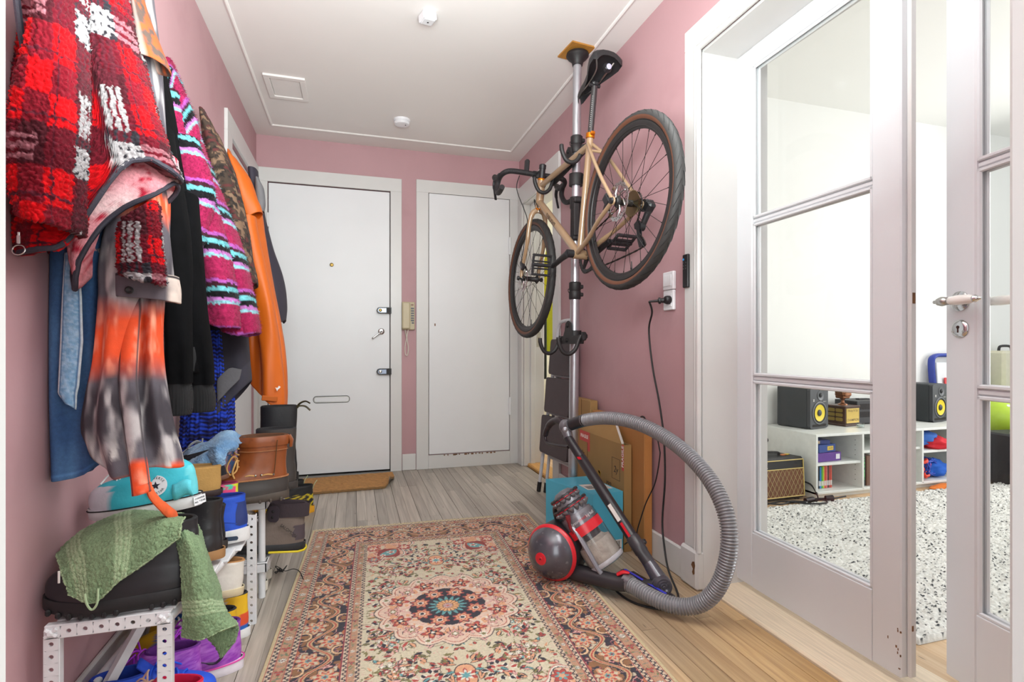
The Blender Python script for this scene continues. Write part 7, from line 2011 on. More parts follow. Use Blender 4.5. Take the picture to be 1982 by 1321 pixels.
# turquoise high top
def cv_col(f, zz, P):
    C = np.empty(P.shape); C[:] = K('#35b4c6')
    C[(f > 0.775 - 0.05 * zz) & (zz < 0.55)] = K('#cfccd6')
    C[(f < 0.06) & (zz < 0.75)] = K('#62c5d0')
    return C * (0.92 + 0.16 * vnoise(P, 60, 3))[..., None]
CVP = LOW[:5] + [(0.070, 0.012, 0.70, 0.76), (0.078, 0.03, 0.65, 0.70), (0.087, 0.07, 0.62, 0.64), (0.094, 0.12, 0.60, 0.58), (0.099, 0.18, 0.585, 0.5)]
cv = shoe('turquoise_high_top', 'turquoise canvas high top sneaker with white rubber toe and star ankle patch', 'sneaker', (-0.398, 1.60, 0.528), PIW + 0.02, 0.242, 0.047, CVP, 0.03, '#d9d8da', '#3fb6c8', '#cfd6d6', laces=('#dadadc', 0.56, 0.74, 4, 1), colfn=cv_col, hs=1.08, pitch=0.10)
zb_ = MB(); o = outline(60, -0.010, 0.247, 0.0492)
zb_.tube([(x, y, 0.031) for x, y in o], 0.0017, 5, closed=True).build('black_foxing_line', m_black, cv)
pc_ = Vector((0.082, 0.0405, 0.074)); Mp = frame(pc_, (-1, 0.02, 0), (0.0, -0.30, 1))
pt = MB().lathe([(0.026, 0), (0.026, 0.0015), (0.0, 0.0016)], pc_, Mp.to_3x3() @ Vector((0, 0, 1)), 32).build('ankle_patch', mat('patch_white', '#dcdde2', 0.5), cv)
MB().prism([((0.0115 if i % 2 == 0 else 0.0046) * math.sin(2 * PI * i / 10), (0.0115 if i % 2 == 0 else 0.0046) * math.cos(2 * PI * i / 10)) for i in range(10)], 0.0017, 0.0022, Mp).build('star', mat('patch_navy', '#1c2230', 0.5), pt)
def arc_text(s_, R, a0, a1, size, M, parent, m, up=True):
    for i, ch in enumerate(s_):
        if ch == ' ': continue
        a = a0 + (a1 - a0) * i / max(len(s_) - 1, 1)
        q = M @ Matrix.Translation((R * math.sin(a), R * math.cos(a), 0.0018)) @ Matrix.Rotation(-a if up else PI - a, 4, 'Z')
        text_obj('patch_lettering', ch, size, m, parent, q, depth=0.0001)
arc_text('CONVERSE', 0.0195, -1.05, 1.05, 0.0085, Mp, pt, MATS['patch_navy'])
arc_text('ALL STAR', 0.0195, PI + 1.0, PI - 1.0, 0.0085, Mp, pt, MATS['patch_navy'], False)
hp_ = frame((-0.0165, 0.0, 0.015), (0, -1, 0), (0, 0, 1))
MB().prism([(-0.018, -0.011), (0.018, -0.011), (0.018, 0.011), (-0.018, 0.011)], -0.004, 0.0, frame((-0.0085, 0.022, 0.016), (-0.55, -0.8, 0), (0, 0, 1))).build('heel_label', m_whitepl, cv)
text_obj('heel_lettering', 'CONVERSE', 0.006, MATS['patch_navy'], cv, frame((-0.0086, 0.0222, 0.021), (-0.55, -0.8, 0), (0, 0, 1)) @ Matrix.Translation((0, 0, 0.0004)), depth=0.0002)
text_obj('heel_lettering', 'ALL * STAR', 0.0065, MATS['patch_navy'], cv, frame((-0.0086, 0.0222, 0.0125), (-0.55, -0.8, 0), (0, 0, 1)) @ Matrix.Translation((0, 0, 0.0004)), depth=0.0002)
fl_ = [[(0.0 + 0.045 * i / 5, 0.047 + 0.010 * math.sin(j / 5 * PI) - 0.004 * i / 5, 0.034 + 0.042 * j / 5 + 0.005 * math.sin(i)) for j in range(6)] for i in range(6)]
o = MB().grid(np.array(fl_)).build('folded_ankle_flap', mat('upper_flap', '#58c3d2', 0.7, bump=(400, 0.2)), cv); md = o.modifiers.new('thick', 'SOLIDIFY'); md.thickness = 0.003
# black leather boots beneath
lea = mat('creased_black_leather', '#232124', 0.33, bump=(18, 0.5), var=(12, 0.15), var2=('#4a4748', 25, 0.6, 0.75))
shoe('black_leather_boot', 'black leather ankle boot with tan rubber heel under the turquoise high top', 'boot', (-0.362, 1.69, 0.348), PIW - 0.03, 0.29, 0.05, HIGH, 0.026, '#9a7148', '#232124', '#1a1718', um=lea, hs=0.80)
shoe('black_leather_boot', 'black leather shoe with a white lace between the turquoise and blue sneakers', 'boot', (-0.378, 1.80, 0.335), PIW + 0.02, 0.28, 0.049, HIGH, 0.026, '#2a2625', '#232124', '#1a1718', um=lea, laces=('#d6d6d8', 0.47, 0.62, 4, 1), hs=0.62)
# royal blue running shoe
bl = shoe('royal_blue_sneaker', 'royal blue running shoe with thick white air sole at the back of the rack', 'sneaker', (-0.335, 1.915, 0.320), PIW, 0.29, 0.05, [(z * 1.08, a, b_, w_) for z, a, b_, w_ in LOW], 0.042, '#dadada', '#1d4fc4', '#12308a', laces=('#173f9c', 0.5, 0.7, 4), heel=('#22346f', 0.09, 0.10), pitch=0.04, toe=None)
for s_ in (-1, 1):
    MB().prism(rrect(0.075, 0.013, 0.006), 0, 0.0022, frame((0.055, s_ * 0.0462, 0.020), (1, 0.08 * s_, 0), (0, 0, 1)) if s_ < 0 else frame((0.055, 0.0462, 0.020), (-1, 0.08, 0), (0, 0, 1))).build('air_window', mat('air_window', '#3d4a5e', 0.2), bl)
    MB().tube(bez([(0.02, s_ * 0.0465, 0.065), (0.06, s_ * 0.0455, 0.072), (0.12, s_ * 0.0485, 0.068), (0.17, s_ * 0.048, 0.084)], 6), 0.0013, 6).build('side_seam', mat('seam_blue', '#123a98', 0.6), bl)
text_obj('sole_lettering', 'AIR MAX', 0.011, mat('seam_navy', '#152a66', 0.6), bl, frame((0.075, 0.0492, 0.056), (-1, 0.02, 0), (0, 0.1, 1)), depth=0.0006)
# neon pink runner behind it
pk = lambda f, zz, P: np.where((fbm(P, 45, 3, 2) > 0.55)[..., None], K('#45c4a5'), np.where((fbm(P, 38, 9, 2) > 0.62)[..., None], K('#d6d92e'), K('#e2477e')))
shoe('neon_pink_sneaker', 'neon pink running shoe with green and yellow flecks behind the royal blue sneaker', 'sneaker', (-0.385, 2.035, 0.355), PIW + 0.02, 0.27, 0.046, LOW, 0.026, '#d8d8da', '#e2477e', '#8c2a4e', colfn=pk, laces=('#dcdcde', 0.5, 0.7, 4, 1))
# white canvas slip-on with tan lining on the lower tier
shoe('white_slip_on', 'worn white shoe with a tan insole lying on the lower tier of the front rack', 'shoe', (-0.345, 1.86, 0.165), PIW + 0.15, 0.26, 0.046, [(z * 0.85, a, b_, w_) for z, a, b_, w_ in LOW], 0.024, '#cdbf9e', '#d7d3ca', '#a8794a', pitch=-0.12, toe=('#dddbd8', 0.7))
# multicolour trainers with lettering
def se_col(f, zz, P):
    C = np.empty(P.shape); C[:] = K('#1f5fb4')
    C[zz > 0.35] = K('#e2b41e'); C[(f > 0.22) & (zz > 0.30) & (f < 0.62)] = K('#bdbdbd'); C[(f > 0.6)] = K('#1f5fb4'); C[(f > 0.75) & (zz > .1)] = K('#e2b41e'); C[(f < 0.08) & (zz > 0.1) & (zz < 0.45)] = K('#d9502c')
    return C
for k, (x, y, z, lab) in enumerate(((-0.335, 1.922, 0.0, 'yellow blue and grey trainer with black side lettering on the floor inside the rack'), (-0.348, 1.815, 0.0, 'second yellow and blue trainer mostly hidden behind the hanging green towel end'))):
    s_ = shoe('colour_block_trainer', lab, 'sneaker', (x, y, z), PIW + 0.03, 0.28, 0.049, [(q * 1.15, a, b_, w_) for q, a, b_, w_ in LOW], 0.028, '#dcdcdc', '#1f5fb4', '#202026', colfn=se_col, group='colour block trainers', laces=('#d8d8d8', 0.5, 0.7, 4))
    text_obj('side_lettering', 'se', 0.062, m_black, s_, frame((0.085, 0.0475, 0.088), (-1, 0.05, 0), (0, -0.25, 1)), depth=0.0012, bold=0.001)
# white trainers on the floor under the wire rack
for k, (y, lab) in enumerate(((2.258, 'white trainer on the floor under the wire rack, nearest of the two'), (2.37, 'white trainer on the floor under the wire rack, behind the other white one'))):
    shoe('white_trainer', lab, 'sneaker', (-0.33, y, 0.0), PIW + 0.03 * k, 0.285, 0.05, LOW, 0.036, '#d9d3c6', '#dcdcda', '#3a3a3c', group='white trainers', laces=('#e0e0e0', 0.5, 0.72, 5))
# brown-grey hiking boot on the lower mesh shelf
hk = shoe('hiking_boot', 'grey brown hiking boot with a yellow edged sole on the lower mesh shelf', 'boot', (-0.195, 2.268, 0.14), PIW - 0.03, 0.31, 0.054, [(z * 0.86, a, b_, w_) for z, a, b_, w_ in HIGH], 0.034, '#26262a', '#6f625b', '#3c3036', laces=('#2a2024', 0.50, 0.72, 5, 1), heel=('#4c4248', 0.075, 0.14), um=mat('nubuck', '#73665e', 0.85, bump=(160, 0.25), var=(14, 0.12)), toe=('#3d3638', 0.84), pitch=-0.08)
MB().tube([(x, y, 0.007) for x, y in outline(60, -0.0085, 0.20, 0.0525)][12:-12] if False else [(x, y, 0.006) for x, y in outline(70, -0.009, 0.314, 0.0518) if x < 0.13 and True][:0] or [(0.12, 0.052, 0.006), (0.06, 0.0485, 0.006), (0.015, 0.045, 0.006), (-0.006, 0.028, 0.006), (-0.011, 0.0, 0.006), (-0.006, -0.028, 0.006), (0.015, -0.045, 0.006)], 0.0042, 8).build('yellow_sole_edge', mat('sole_yellow', '#d8c21c', 0.5), hk)
cu = MB(); 
cu.grid(np.array([[(x * 1.0 , y * 1.06, z + (0.006 if j in (1, 2) else 0)) for x, y in outline(40, -0.012, 0.145, 0.033)] for j, z in enumerate((0.135, 0.145, 0.178, 0.188))]), cv=True)
cu.build('padded_collar', mat('collar_dark', '#3a3035', 0.9, bump=(90, 0.4)), hk)
MB().prism(rrect(0.045, 0.062, 0.016), 0, 0.003, frame((0.115, 0.036, 0.150), (-1, 0.3, 0), (0.2, -0.1, 1))).build('lace_guard', mat('guard_dark', '#413840', 0.5), hk, smooth=False)
for z in (0.138, 0.160): MB().ball((0.118, 0.0405, z), (0.005, 0.003, 0.005), 10, 6).build('eyelet', m_black, hk)
text_obj('side_lettering', 'SALOMON', 0.016, mat('print_dark', '#2f2825', 0.7), hk, frame((0.055, 0.0470, 0.088), (-1, 0.06, -0.75), (-0.6, -0.2, 1)), depth=0.0012)
# tan suede loafer lying high in the pile
shoe('tan_suede_boot', 'tan suede shoe top lying in the pile beside the tie dye shirt hem', 'shoe', (-0.425, 1.955, 0.462), PIW + 0.25, 0.25, 0.042, [(z * 0.8, a, b_, w_) for z, a, b_, w_ in LOW], 0.02, '#3a2b28', '#b08648', '#8d6a3a', um=mat('tan_suede', '#b28a4e', 0.9, bump=(140, 0.3), var=(20, 0.1)), pitch=-0.05)
# black slip-on with a brown welt and navy striped laced shoe
shoe('black_felt_shoe', 'black felt shoe with a brown welt half under the light blue towel', 'shoe', (-0.425, 2.05, 0.492), PIW - 0.2, 0.26, 0.046, LOW, 0.014, '#6b4634', '#1c1a20', '#151418', um=mat('black_felt', '#1d1b22', 0.95, bump=(200, 0.3)), pitch=0.25)
nv = lambda f, zz, P: np.where((np.sin(P[..., 0] * 420) > 0.55)[..., None], K('#c9a9b8'), np.where((np.sin(P[..., 1] * 500) > 0.8)[..., None], K('#b04a5a'), K('#3d5f92')))
shoe('striped_navy_shoe', 'blue striped canvas shoe with grey laces beside the brown duck boot', 'sneaker', (-0.405, 2.14, 0.475), PIW - 0.2, 0.25, 0.046, LOW, 0.024, '#5d88b8', '#3d5f92', '#22304a', colfn=nv, laces=('#8d8f92', 0.5, 0.66, 4, 1))
# brown leather duck boot on the upper mesh shelf
lea2 = mat('brown_boot_leather', '#8a4a26', 0.32, bump=(12, 0.45), var=(9, 0.12), var2=('#6a351c', 16, 0.58, 0.72))
rubm = mat('boot_rubber', '#3d3836', 0.45, bump=(14, 0.25), var=(10, 0.12))
duck = [(0.0, 0.0, 1.0, 1.0), (0.02, -0.01, 1.0, 1.0), (0.04, -0.008, 0.965, 0.95), (0.055, -0.004, 0.90, 0.92), (0.066, 0.0, 0.80, 0.88), (0.08, 0.004, 0.69, 0.83), (0.095, 0.008, 0.61, 0.78), (0.12, 0.008, 0.545, 0.74), (0.15, 0.0, 0.52, 0.72), (0.185, -0.01, 0.51, 0.74), (0.21, -0.014, 0.515, 0.76)]
dk = shoe('duck_boot', 'brown leather and rubber duck boot with rawhide laces on the upper mesh shelf', 'boot', (-0.243, 2.165, 0.381), PIW + 0.10, 0.32, 0.058, duck, 0.03, '#4d443d', '#8a4a26', '#5d3a24', um=lea2, tread=9)
rings = []
for z, a, b_, w_ in lerpn(np.array(duck), 34):
    if z > 0.058: break
    rings.append([(x, y, 0.026 + z + 0.012 * max(0, (x / 0.32 - 0.62) / 0.38) ** 2) for x, y in outline(44, a * 0.32 - 0.003, b_ * 0.32 + 0.003, 0.058 * w_ * 1.045, p=2.4)])
for q in rings: pass
MB().grid(np.array(rings), cv=True).build('rubber_bottom', rubm, dk)
rim = [(x, y, 0.026 + 0.058 + 0.012 * max(0, (x / 0.32 - 0.62) / 0.38) ** 2) for x, y in outline(60, -0.004 * 0.32 - 0.003, 0.885 * 0.32, 0.058 * 0.92 * 1.05, p=2.4)]
MB().tube(rim, 0.003, 6, closed=True).build('stitched_rim', mat('stitch_tan', '#a8714a', 0.7, bump=(300, 0.6)), dk)
cf = [[(x, y, z) for x, y in outline(44, -0.016 * 0.32 - e_, 0.52 * 0.32 + e_, 0.058 * (0.765 + e_ * 8), p=2.4)] for z, e_ in ((0.205, 0.0), (0.203, 0.003), (0.215, 0.005), (0.232, 0.004), (0.238, 0.001), (0.232, -0.004), (0.21, -0.006))]
MB().grid(np.array(cf), cv=True).build('leather_cuff', lea2, dk)
raw = mat('rawhide_lace', '#c79a5c', 0.6)
for s_ in (-1, 1):
    for x0, x1 in ((0.045, 0.085), (0.105, 0.145)):
        MB().tube(bez([(x0, s_ * 0.046, 0.098), ((x0 + x1) / 2, s_ * 0.05, 0.102), (x1, s_ * 0.0475, 0.098)], 5), 0.0026, 6).build('side_lace', raw, dk)
        for x in (x0, x1): MB().ball((x, s_ * 0.0468, 0.099), (0.0045, 0.003, 0.0045), 10, 6).build('eyelet', m_steel, dk)
la = MB()
for k in range(5):
    x = 0.168 + 0.008 * (4 - k) + (0.02 if k < 2 else 0); z = 0.125 + 0.022 * k
    la.tube(bez([(x, -0.026, z), (x + 0.01, 0, z + 0.006), (x, 0.026, z + 0.008)], 4), 0.0028, 6)
la.tube(bez([(0.165, 0.035, 0.165), (0.178, 0.055, 0.175), (0.196, 0.06, 0.14), (0.186, 0.056, 0.112), (0.166, 0.05, 0.125), (0.163, 0.044, 0.16)], 6), 0.0032, 6)
la.tube(bez([(0.165, 0.035, 0.16), (0.168, 0.054, 0.155), (0.178, 0.06, 0.12), (0.172, 0.058, 0.098)], 6), 0.0032, 6)
for k in range(4): la.tube(bez([(0.158, 0.046, 0.135 + 0.022 * k), (0.172, 0.036, 0.139 + 0.022 * k), (0.178, 0.0, 0.144 + 0.022 * k)], 4), 0.003, 6)
sw = MB()
for sy in (1, -1): sw.tube(bez([(0.032, sy * 0.0445, 0.225), (0.036, sy * 0.0435, 0.18), (0.040, sy * 0.0455, 0.13), (0.045, sy * 0.049, 0.095)], 5), 0.0016, 6)
sw.build('back_seam', m_crease, dk, kind='stuff')
sw = MB().tube([(x, y, 0.186) for x, y in outline(60, -0.0045, 0.168, 0.0442, p=2.4)], 0.0013, 5, closed=True); sw.build('stitch_line', MATS['stitch_tan'], dk)
la.build('laces', raw, dk)
MB().tube([(-0.008, 0.0, 0.235), (-0.016, 0.002, 0.215), (-0.014, 0.004, 0.19)], [0.013, 0.017, 0.012], 10, sx=0.4).build('pull_loop', lea2, dk)
# second duck boot and tall black boot behind
shoe('dark_boot', 'dark brown boot standing right behind the duck boot on the upper mesh shelf', 'boot', (-0.225, 2.30, 0.381), PIW + 0.03, 0.31, 0.055, [(z * 0.86, a, b_, w_) for z, a, b_, w_ in BOOT], 0.03, '#3a3634', '#3c3a3e', '#232124', um=rubm)
bb = shoe('tall_black_boot', 'tall black boot with a black and yellow heel loop behind the duck boot', 'boot', (-0.235, 2.44, 0.381), PIW, 0.30, 0.052, [(z * 1.16, a, b_, w_) for z, a, b_, w_ in BOOT], 0.03, '#1b191b', '#1b1a1e', '#131215', laces=('#141316', 0.5, 0.62, 4, 1))
for q in (0, 1):
    lp_ = bez([(0.0, 0.004 * q, 0.305), (-0.012, 0.004, 0.325 - 0.01 * q), (-0.035, 0.006, 0.335 - 0.022 * q), (-0.055, 0.006, 0.325 - 0.03 * q)], 5)
    MB().tube(lp_, 0.012, 8, sx=0.25).build('heel_loop', mat('loop_black_gold', '#3c3420', 0.6, var=(160, 0.6)), bb)
# yellow and black trainers by the doormat
def yb(f, zz, P):
    C = np.empty(P.shape); C[:] = K('#1b1a1c')
    w_ = np.abs(((P[..., 0] * 1.0 + np.abs(P[..., 2]) * 1.1) / 0.045) % 1.0 - 0.5) < 0.13
    w2 = np.abs(((P[..., 0] * 1.0 - np.abs(P[..., 2]) * 1.1) / 0.06) % 1.0 - 0.5) < 0.10
    C[(w_ | w2) & (zz < 0.62)] = K('#c9b21c'); C[zz < 0.03] = K('#d9a01c')
    return C
for k, (x, y, a, lab) in enumerate(((-0.225, 3.25, 0.10, 'black and yellow trail trainer on the floor before the doormat, nearest of the pair'), (-0.285, 3.38, 0.16, 'black and yellow trail trainer on the floor before the doormat, farther of the pair'))):
    s_ = shoe('trail_trainer', lab, 'sneaker', (x, y, 0.0), PIW + a, 0.28, 0.05, [(q * 1.25, a_, b_, w_) for q, a_, b_, w_ in LOW], 0.034, '#d99c1e', '#1b1a1c', '#121214', colfn=yb, group='trail trainers', tread=11)
    MB().tube(bez([(0.004, 0.0, 0.13), (-0.006, 0, 0.155), (-0.016, 0, 0.172), (-0.022, 0, 0.178)], 5), 0.007, 8, sx=0.3).build('heel_tab', mat('tab_pale', '#c9d2a8', 0.6), s_)
    MB().tube(bez([(0.03, 0.0475, 0.06), (0.05, 0.049, 0.052), (0.09, 0.0505, 0.072)], 5), [0.002] * 3 + [0.004] * 5 + [0.002] * 3, 6).build('side_mark', mat('mark_gold', '#d9b83a', 0.5), s_)
# purple runners on the floor inside the front rack
pu = lambda f, zz, P: mix(K('#8a2fa8'), K('#b06ac4'), (fbm(P * np.array([1, 1, 2.0]), 130, 4, 2) - 0.35) * 2.5)
for k, (x, y, a, lab) in enumerate(((-0.322, 1.735, 0.14, 'purple running shoe with white and pink sole on the floor nearest the rug'), (-0.40, 1.625, 0.05, 'purple running shoe on the floor behind the blue one, mostly hidden'))):
    s_ = shoe('purple_runner', lab, 'sneaker', (x, y, 0.0), PIW + a, 0.28, 0.049, [(q * 1.12, a_, b_, w_) for q, a_, b_, w_ in LOW], 0.032, '#dcd4dc', '#8a2fa8', '#5a1f78', colfn=pu, group='purple runners', laces=('#a02fc0', 0.5, 0.74, 5, 1))
    MB().tube([(x_, y_, 0.031) for x_, y_ in outline(60, -0.009, 0.284, 0.0512)], 0.0028, 6, closed=True).build('pink_line', mat('pink_rubber', '#d0479c', 0.5), s_)
    MB().tube(bez([(0.10, 0.0492, 0.062), (0.06, 0.047, 0.05), (0.03, 0.0465, 0.085)], 5), [0.0015] * 3 + [0.004] * 5 + [0.001] * 3, 6).build('dark_side_mark', mat('mark_dark', '#2a1834', 0.5), s_)
# blue sneaker, toe towards the hall, and a pink one in the front corner
bs = shoe('blue_sneaker', 'bright blue sneaker with loose laces on the floor in the rack, opening to the wall', 'sneaker', (-0.622, 1.535, 0.0), 0.12, 0.275, 0.052, [(q * 1.05, a_, b_, w_) for q, a_, b_, w_ in LOW], 0.03, '#cdcdd2', '#1c4fd0', '#16379a', laces=('#1f57d8', 0.50, 0.74, 5, 1), tongue='#1d4ccc', um=mat('upper_cobalt', '#1c50cf', 0.6, bump=(120, 0.2), var=(30, 0.06)))
ps = shoe('pink_sneaker', 'hot pink sneaker with cream laces on the floor at the front corner of the rack', 'sneaker', (-0.352, 1.45, 0.0), PIW - 0.15, 0.25, 0.046, [(q * 1.15, a_, b_, w_) for q, a_, b_, w_ in LOW], 0.026, '#d9c9cc', '#dc3a62', '#d4184a', laces=('#e0bfa8', 0.50, 0.7, 4, 1), tongue='#d93a60', um=mat('upper_pink', '#dd5a78', 0.7, bump=(260, 0.3), var=(60, 0.12)))

# ------------------------------------------------------------------ towels
def cloth_patch(name, ctrl, m, parent, colf, nu=90, nv=90, thick=0.005, amp=0.003, fold=0.0, seed=1):
    A = np.array([[list(p) for p in row] for row in ctrl], float)
    B_ = np.stack([lerpn(A[i], nv) for i in range(A.shape[0])])
    G = np.stack([lerpn(B_[:, j], nu) for j in range(nv)], 1)
    N = normals(G, False)
    s_ = N[..., 2].mean()
    if s_ < 0: N = -N
    U, V = np.meshgrid(np.linspace(0, 1, nu), np.linspace(0, 1, nv), indexing='ij')
    G = G + N * (amp * 0.7 * (vnoise(G, 380, seed) - 0.5) * 2 + fold * (fbm(G * np.array([1, 1, 0.6]), 14, seed + 3, 2) - 0.5))[..., None]
    C = colf(U, V, G)
    o = MB().fast(name, G, C, m, parent, True)
    md = o.modifiers.new('thick', 'SOLIDIFY'); md.thickness = thick; md.offset = 0
    return o, G, N, C
m_terry = mat('green_terry', '#8fa67e', 1.0, vcol=True, bump=(420, 0.6), var=(220, 0.14), sheen=0.05, spec=0.2)
tw = thing('green_towel', 'sage green terry towel draped over the big black boot on the shoe rack', 'towel', (-0.48, 1.42, 0.5))
def tcol(bands, edge=0.03, axis=1):
    def f(U, V, G):
        C = np.empty(G.shape); C[:] = K('#788e6c')
        C = C * (0.86 + 0.28 * vnoise(G, 150, 4))[..., None]
        T = V if axis == 1 else U
        for a, b_ in bands:
            w_ = (T > a) & (T < b_); st2 = np.abs(((T - a) / (b_ - a) * 4) % 1 - 0.5) < 0.33
            C[w_] = K('#7f9672'); C[w_ & st2] = K('#98ab88')
        for q in (U, V):
            C[(q < edge * 0.6) | (q > 1 - edge * 0.6)] = K('#94a783')
        return C
    return f
Y0 = 1.44
lobe = [[onY(120, 1062, 1.50), onY(172, 1018, 1.53), onY(240, 992, 1.55), onY(305, 992, 1.55), onY(352, 998, 1.54)],
        [onY(116, 1088, 1.41), onY(168, 1044, 1.41), onY(238, 1010, 1.42), onY(305, 1000, 1.43), onY(358, 1004, 1.44)],
        [onY(120, 1118, 1.365), onY(172, 1088, 1.355), onY(240, 1046, 1.362), onY(305, 1016, 1.37), onY(352, 1014, 1.38)],
        [onY(130, 1152, 1.345), onY(178, 1170, 1.335), onY(232, 1126, 1.34), onY(290, 1086, 1.348), onY(348, 1040, 1.362)]]
o, G, N, C = cloth_patch('towel_front', lobe, m_terry, tw, tcol([(0.10, 0.22), (0.44, 0.56)]), 120, 150, fold=0.022)
fuzz('towel_pile', G, N, C * 1.02, 9000, 0.004, m_terry, tw, 7, 0.1, 0.0006)
lobe2 = [[onY(322, 1000, 1.50), onY(352, 994, 1.50), onY(378, 1008, 1.53), onY(392, 1030, 1.56)],
         [onY(338, 1040, 1.40), onY(362, 1034, 1.385), onY(392, 1050, 1.41), onY(404, 1080, 1.47)],
         [onY(350, 1110, 1.37), onY(376, 1108, 1.352), onY(404, 1115, 1.375), onY(420, 1130, 1.44)],
         [onY(356, 1185, 1.37), onY(382, 1185, 1.348), onY(416, 1180, 1.365), onY(434, 1182, 1.42)],
         [onY(352, 1232, 1.38), onY(388, 1238, 1.355), onY(428, 1222, 1.365), onY(460, 1212, 1.40)]]
o, G, N, C = cloth_patch('towel_side', lobe2, m_terry, tw, tcol([(0.66, 0.78)], axis=0), 150, 90, fold=0.014, seed=4)
fuzz('towel_pile', G, N, C * 1.02, 7000, 0.004, m_terry, tw, 8, 0.1, 0.0006)
lobe3 = [[onY(384, 1216, 1.40), onY(424, 1206, 1.40), onY(460, 1206, 1.41)], [onY(396, 1232, 1.40), onY(428, 1232, 1.395), onY(462, 1220, 1.40)], [onY(420, 1254, 1.40), onY(428, 1274, 1.39), onY(455, 1244, 1.395)]]
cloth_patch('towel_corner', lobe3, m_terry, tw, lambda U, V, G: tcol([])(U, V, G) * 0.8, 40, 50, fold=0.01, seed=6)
lp_ = bez([onY(164, 1150, 1.333), onY(168, 1170, 1.33), onY(178, 1181, 1.33), onY(188, 1168, 1.33), onY(190, 1140, 1.335)], 6)
MB().tube(lp_, 0.0024, 6, sx=1.0).build('hanging_loop', mat('towel_edge', '#98ac88', 0.9), tw, True)
MB().box(onY(114, 1118, 1.355), (0.004, 0.002, 0.026), None, 0.0005).build('wash_label', m_paper, tw, True, smooth=False)

m_bt = mat('blue_terry', '#7fa3c6', 1.0, vcol=True, bump=(300, 0.5), var=(160, 0.12), sheen=0.2)
bt2 = thing('blue_towel', 'light blue cloth crumpled over the shoes below the knitted scarf', 'towel', (-0.5, 2.15, 0.55))
bcol = lambda U, V, G: mix(K('#5f86ae'), K('#8fb0cd'), (fbm(G, 28, 3, 3) - 0.3) * 1.8)
pz = [[onY(362, 872, 2.22), onY(398, 850, 2.25), onY(430, 838, 2.26), onY(456, 840, 2.27)],
      [onY(354, 888, 2.12), onY(392, 862, 2.10), onY(432, 846, 2.11), onY(474, 850, 2.16)],
      [onY(354, 904, 2.03), onY(396, 886, 2.00), onY(432, 872, 2.02), onY(458, 862, 2.08)],
      [onY(360, 916, 1.99), onY(398, 912, 1.965), onY(420, 898, 1.975), onY(436, 878, 2.04)]]
cloth_patch('cloth', pz, m_bt, bt2, bcol, 90, 110, fold=0.05, amp=0.0025, seed=3)
fd_ = [[onY(408, 866, 2.00), onY(420, 866, 1.965), onY(442, 874, 1.975)], [onY(405, 884, 1.99), onY(420, 886, 1.95), onY(436, 890, 1.965)], [onY(408, 904, 1.99), onY(420, 904, 1.955), onY(436, 898, 1.97)]]
cloth_patch('folded_corner', fd_, m_bt, bt2, bcol, 50, 50, fold=0.03, amp=0.0025, seed=8)
# small tangle of black cable by the rack leg
tc_ = thing('cable_tangle', 'small tangle of thin black cable on the floor by the rack and rug edge', 'cable', tuple(onZ(540, 1108, 0.004)))
r = random.Random(11); c0 = onZ(543, 1106, 0.006); pts = []
for k in range(16): pts.append((c0.x + r.uniform(-0.022, 0.022), c0.y + r.uniform(-0.025, 0.025), 0.004 + r.uniform(0, 0.016)))
pts += [onZ(552, 1106, 0.006), onZ(568, 1102, 0.012), onZ(580, 1107, 0.012), onZ(587, 1122, 0.012)]
MB().tube(bez(pts, 6), 0.0016, 6).build('wire', m_black, tc_, True)
# ------------------------------------------------------------------ living room behind the french doors
m_lam = mat('white_laminate', '#dcdeda', 0.4)
sh_ = thing('low_shelf_unit', 'long low white shelf unit along the living room wall', 'shelf', (3.4, 2.8, 0))
SX0, SX1, SY0, SY1, SZ = 2.745, 4.19, 2.59, 3.04, 0.405
MB().bx(SX0, SX1, SY0, SY1, SZ - 0.016, SZ, 0.002).build('top_board', m_lam, sh_, True, smooth=False)
MB().bx(SX0, SX1, SY0, SY1, 0.03, 0.046, 0.002).build('bottom_board', m_lam, sh_, True, smooth=False)
MB().bx(SX0 + 0.02, SX1 - 0.02, SY0 + 0.03, SY0 + 0.045, 0, 0.03).build('plinth', m_lam, sh_, True, smooth=False)
MB().bx(SX0, SX1, SY1 - 0.006, SY1, 0.03, SZ).build('back_board', m_lam, sh_, True, smooth=False)
for x in (SX0, 3.119, 3.64, SX1 - 0.016):
    pn = MB().bx(x, x + 0.016, SY0, SY1, 0.0 if x == SX0 else 0.04, SZ - 0.014, 0.0015).build('upright', m_lam, sh_, True, smooth=False)
    if x > SX0:
        hs_ = MB()
        for k in range(9): hs_.lathe([(0.0025, 0), (0.0025, 0.0006)], (x - 0.0002, SY0 + 0.05, 0.09 + 0.032 * k), (-1, 0, 0), 8)
        hs_.build('pin_holes', m_dark, pn, True, kind='stuff')
for x0, x1, z in ((SX0 + 0.016, 3.119, 0.205), (3.135, 3.64, 0.265), (3.656, SX1 - 0.016, 0.235)):
    MB().bx(x0, x1, SY0 + 0.012, SY1 - 0.006, z, z + 0.016, 0.0015).build('shelf_board', m_lam, sh_, True, smooth=False)

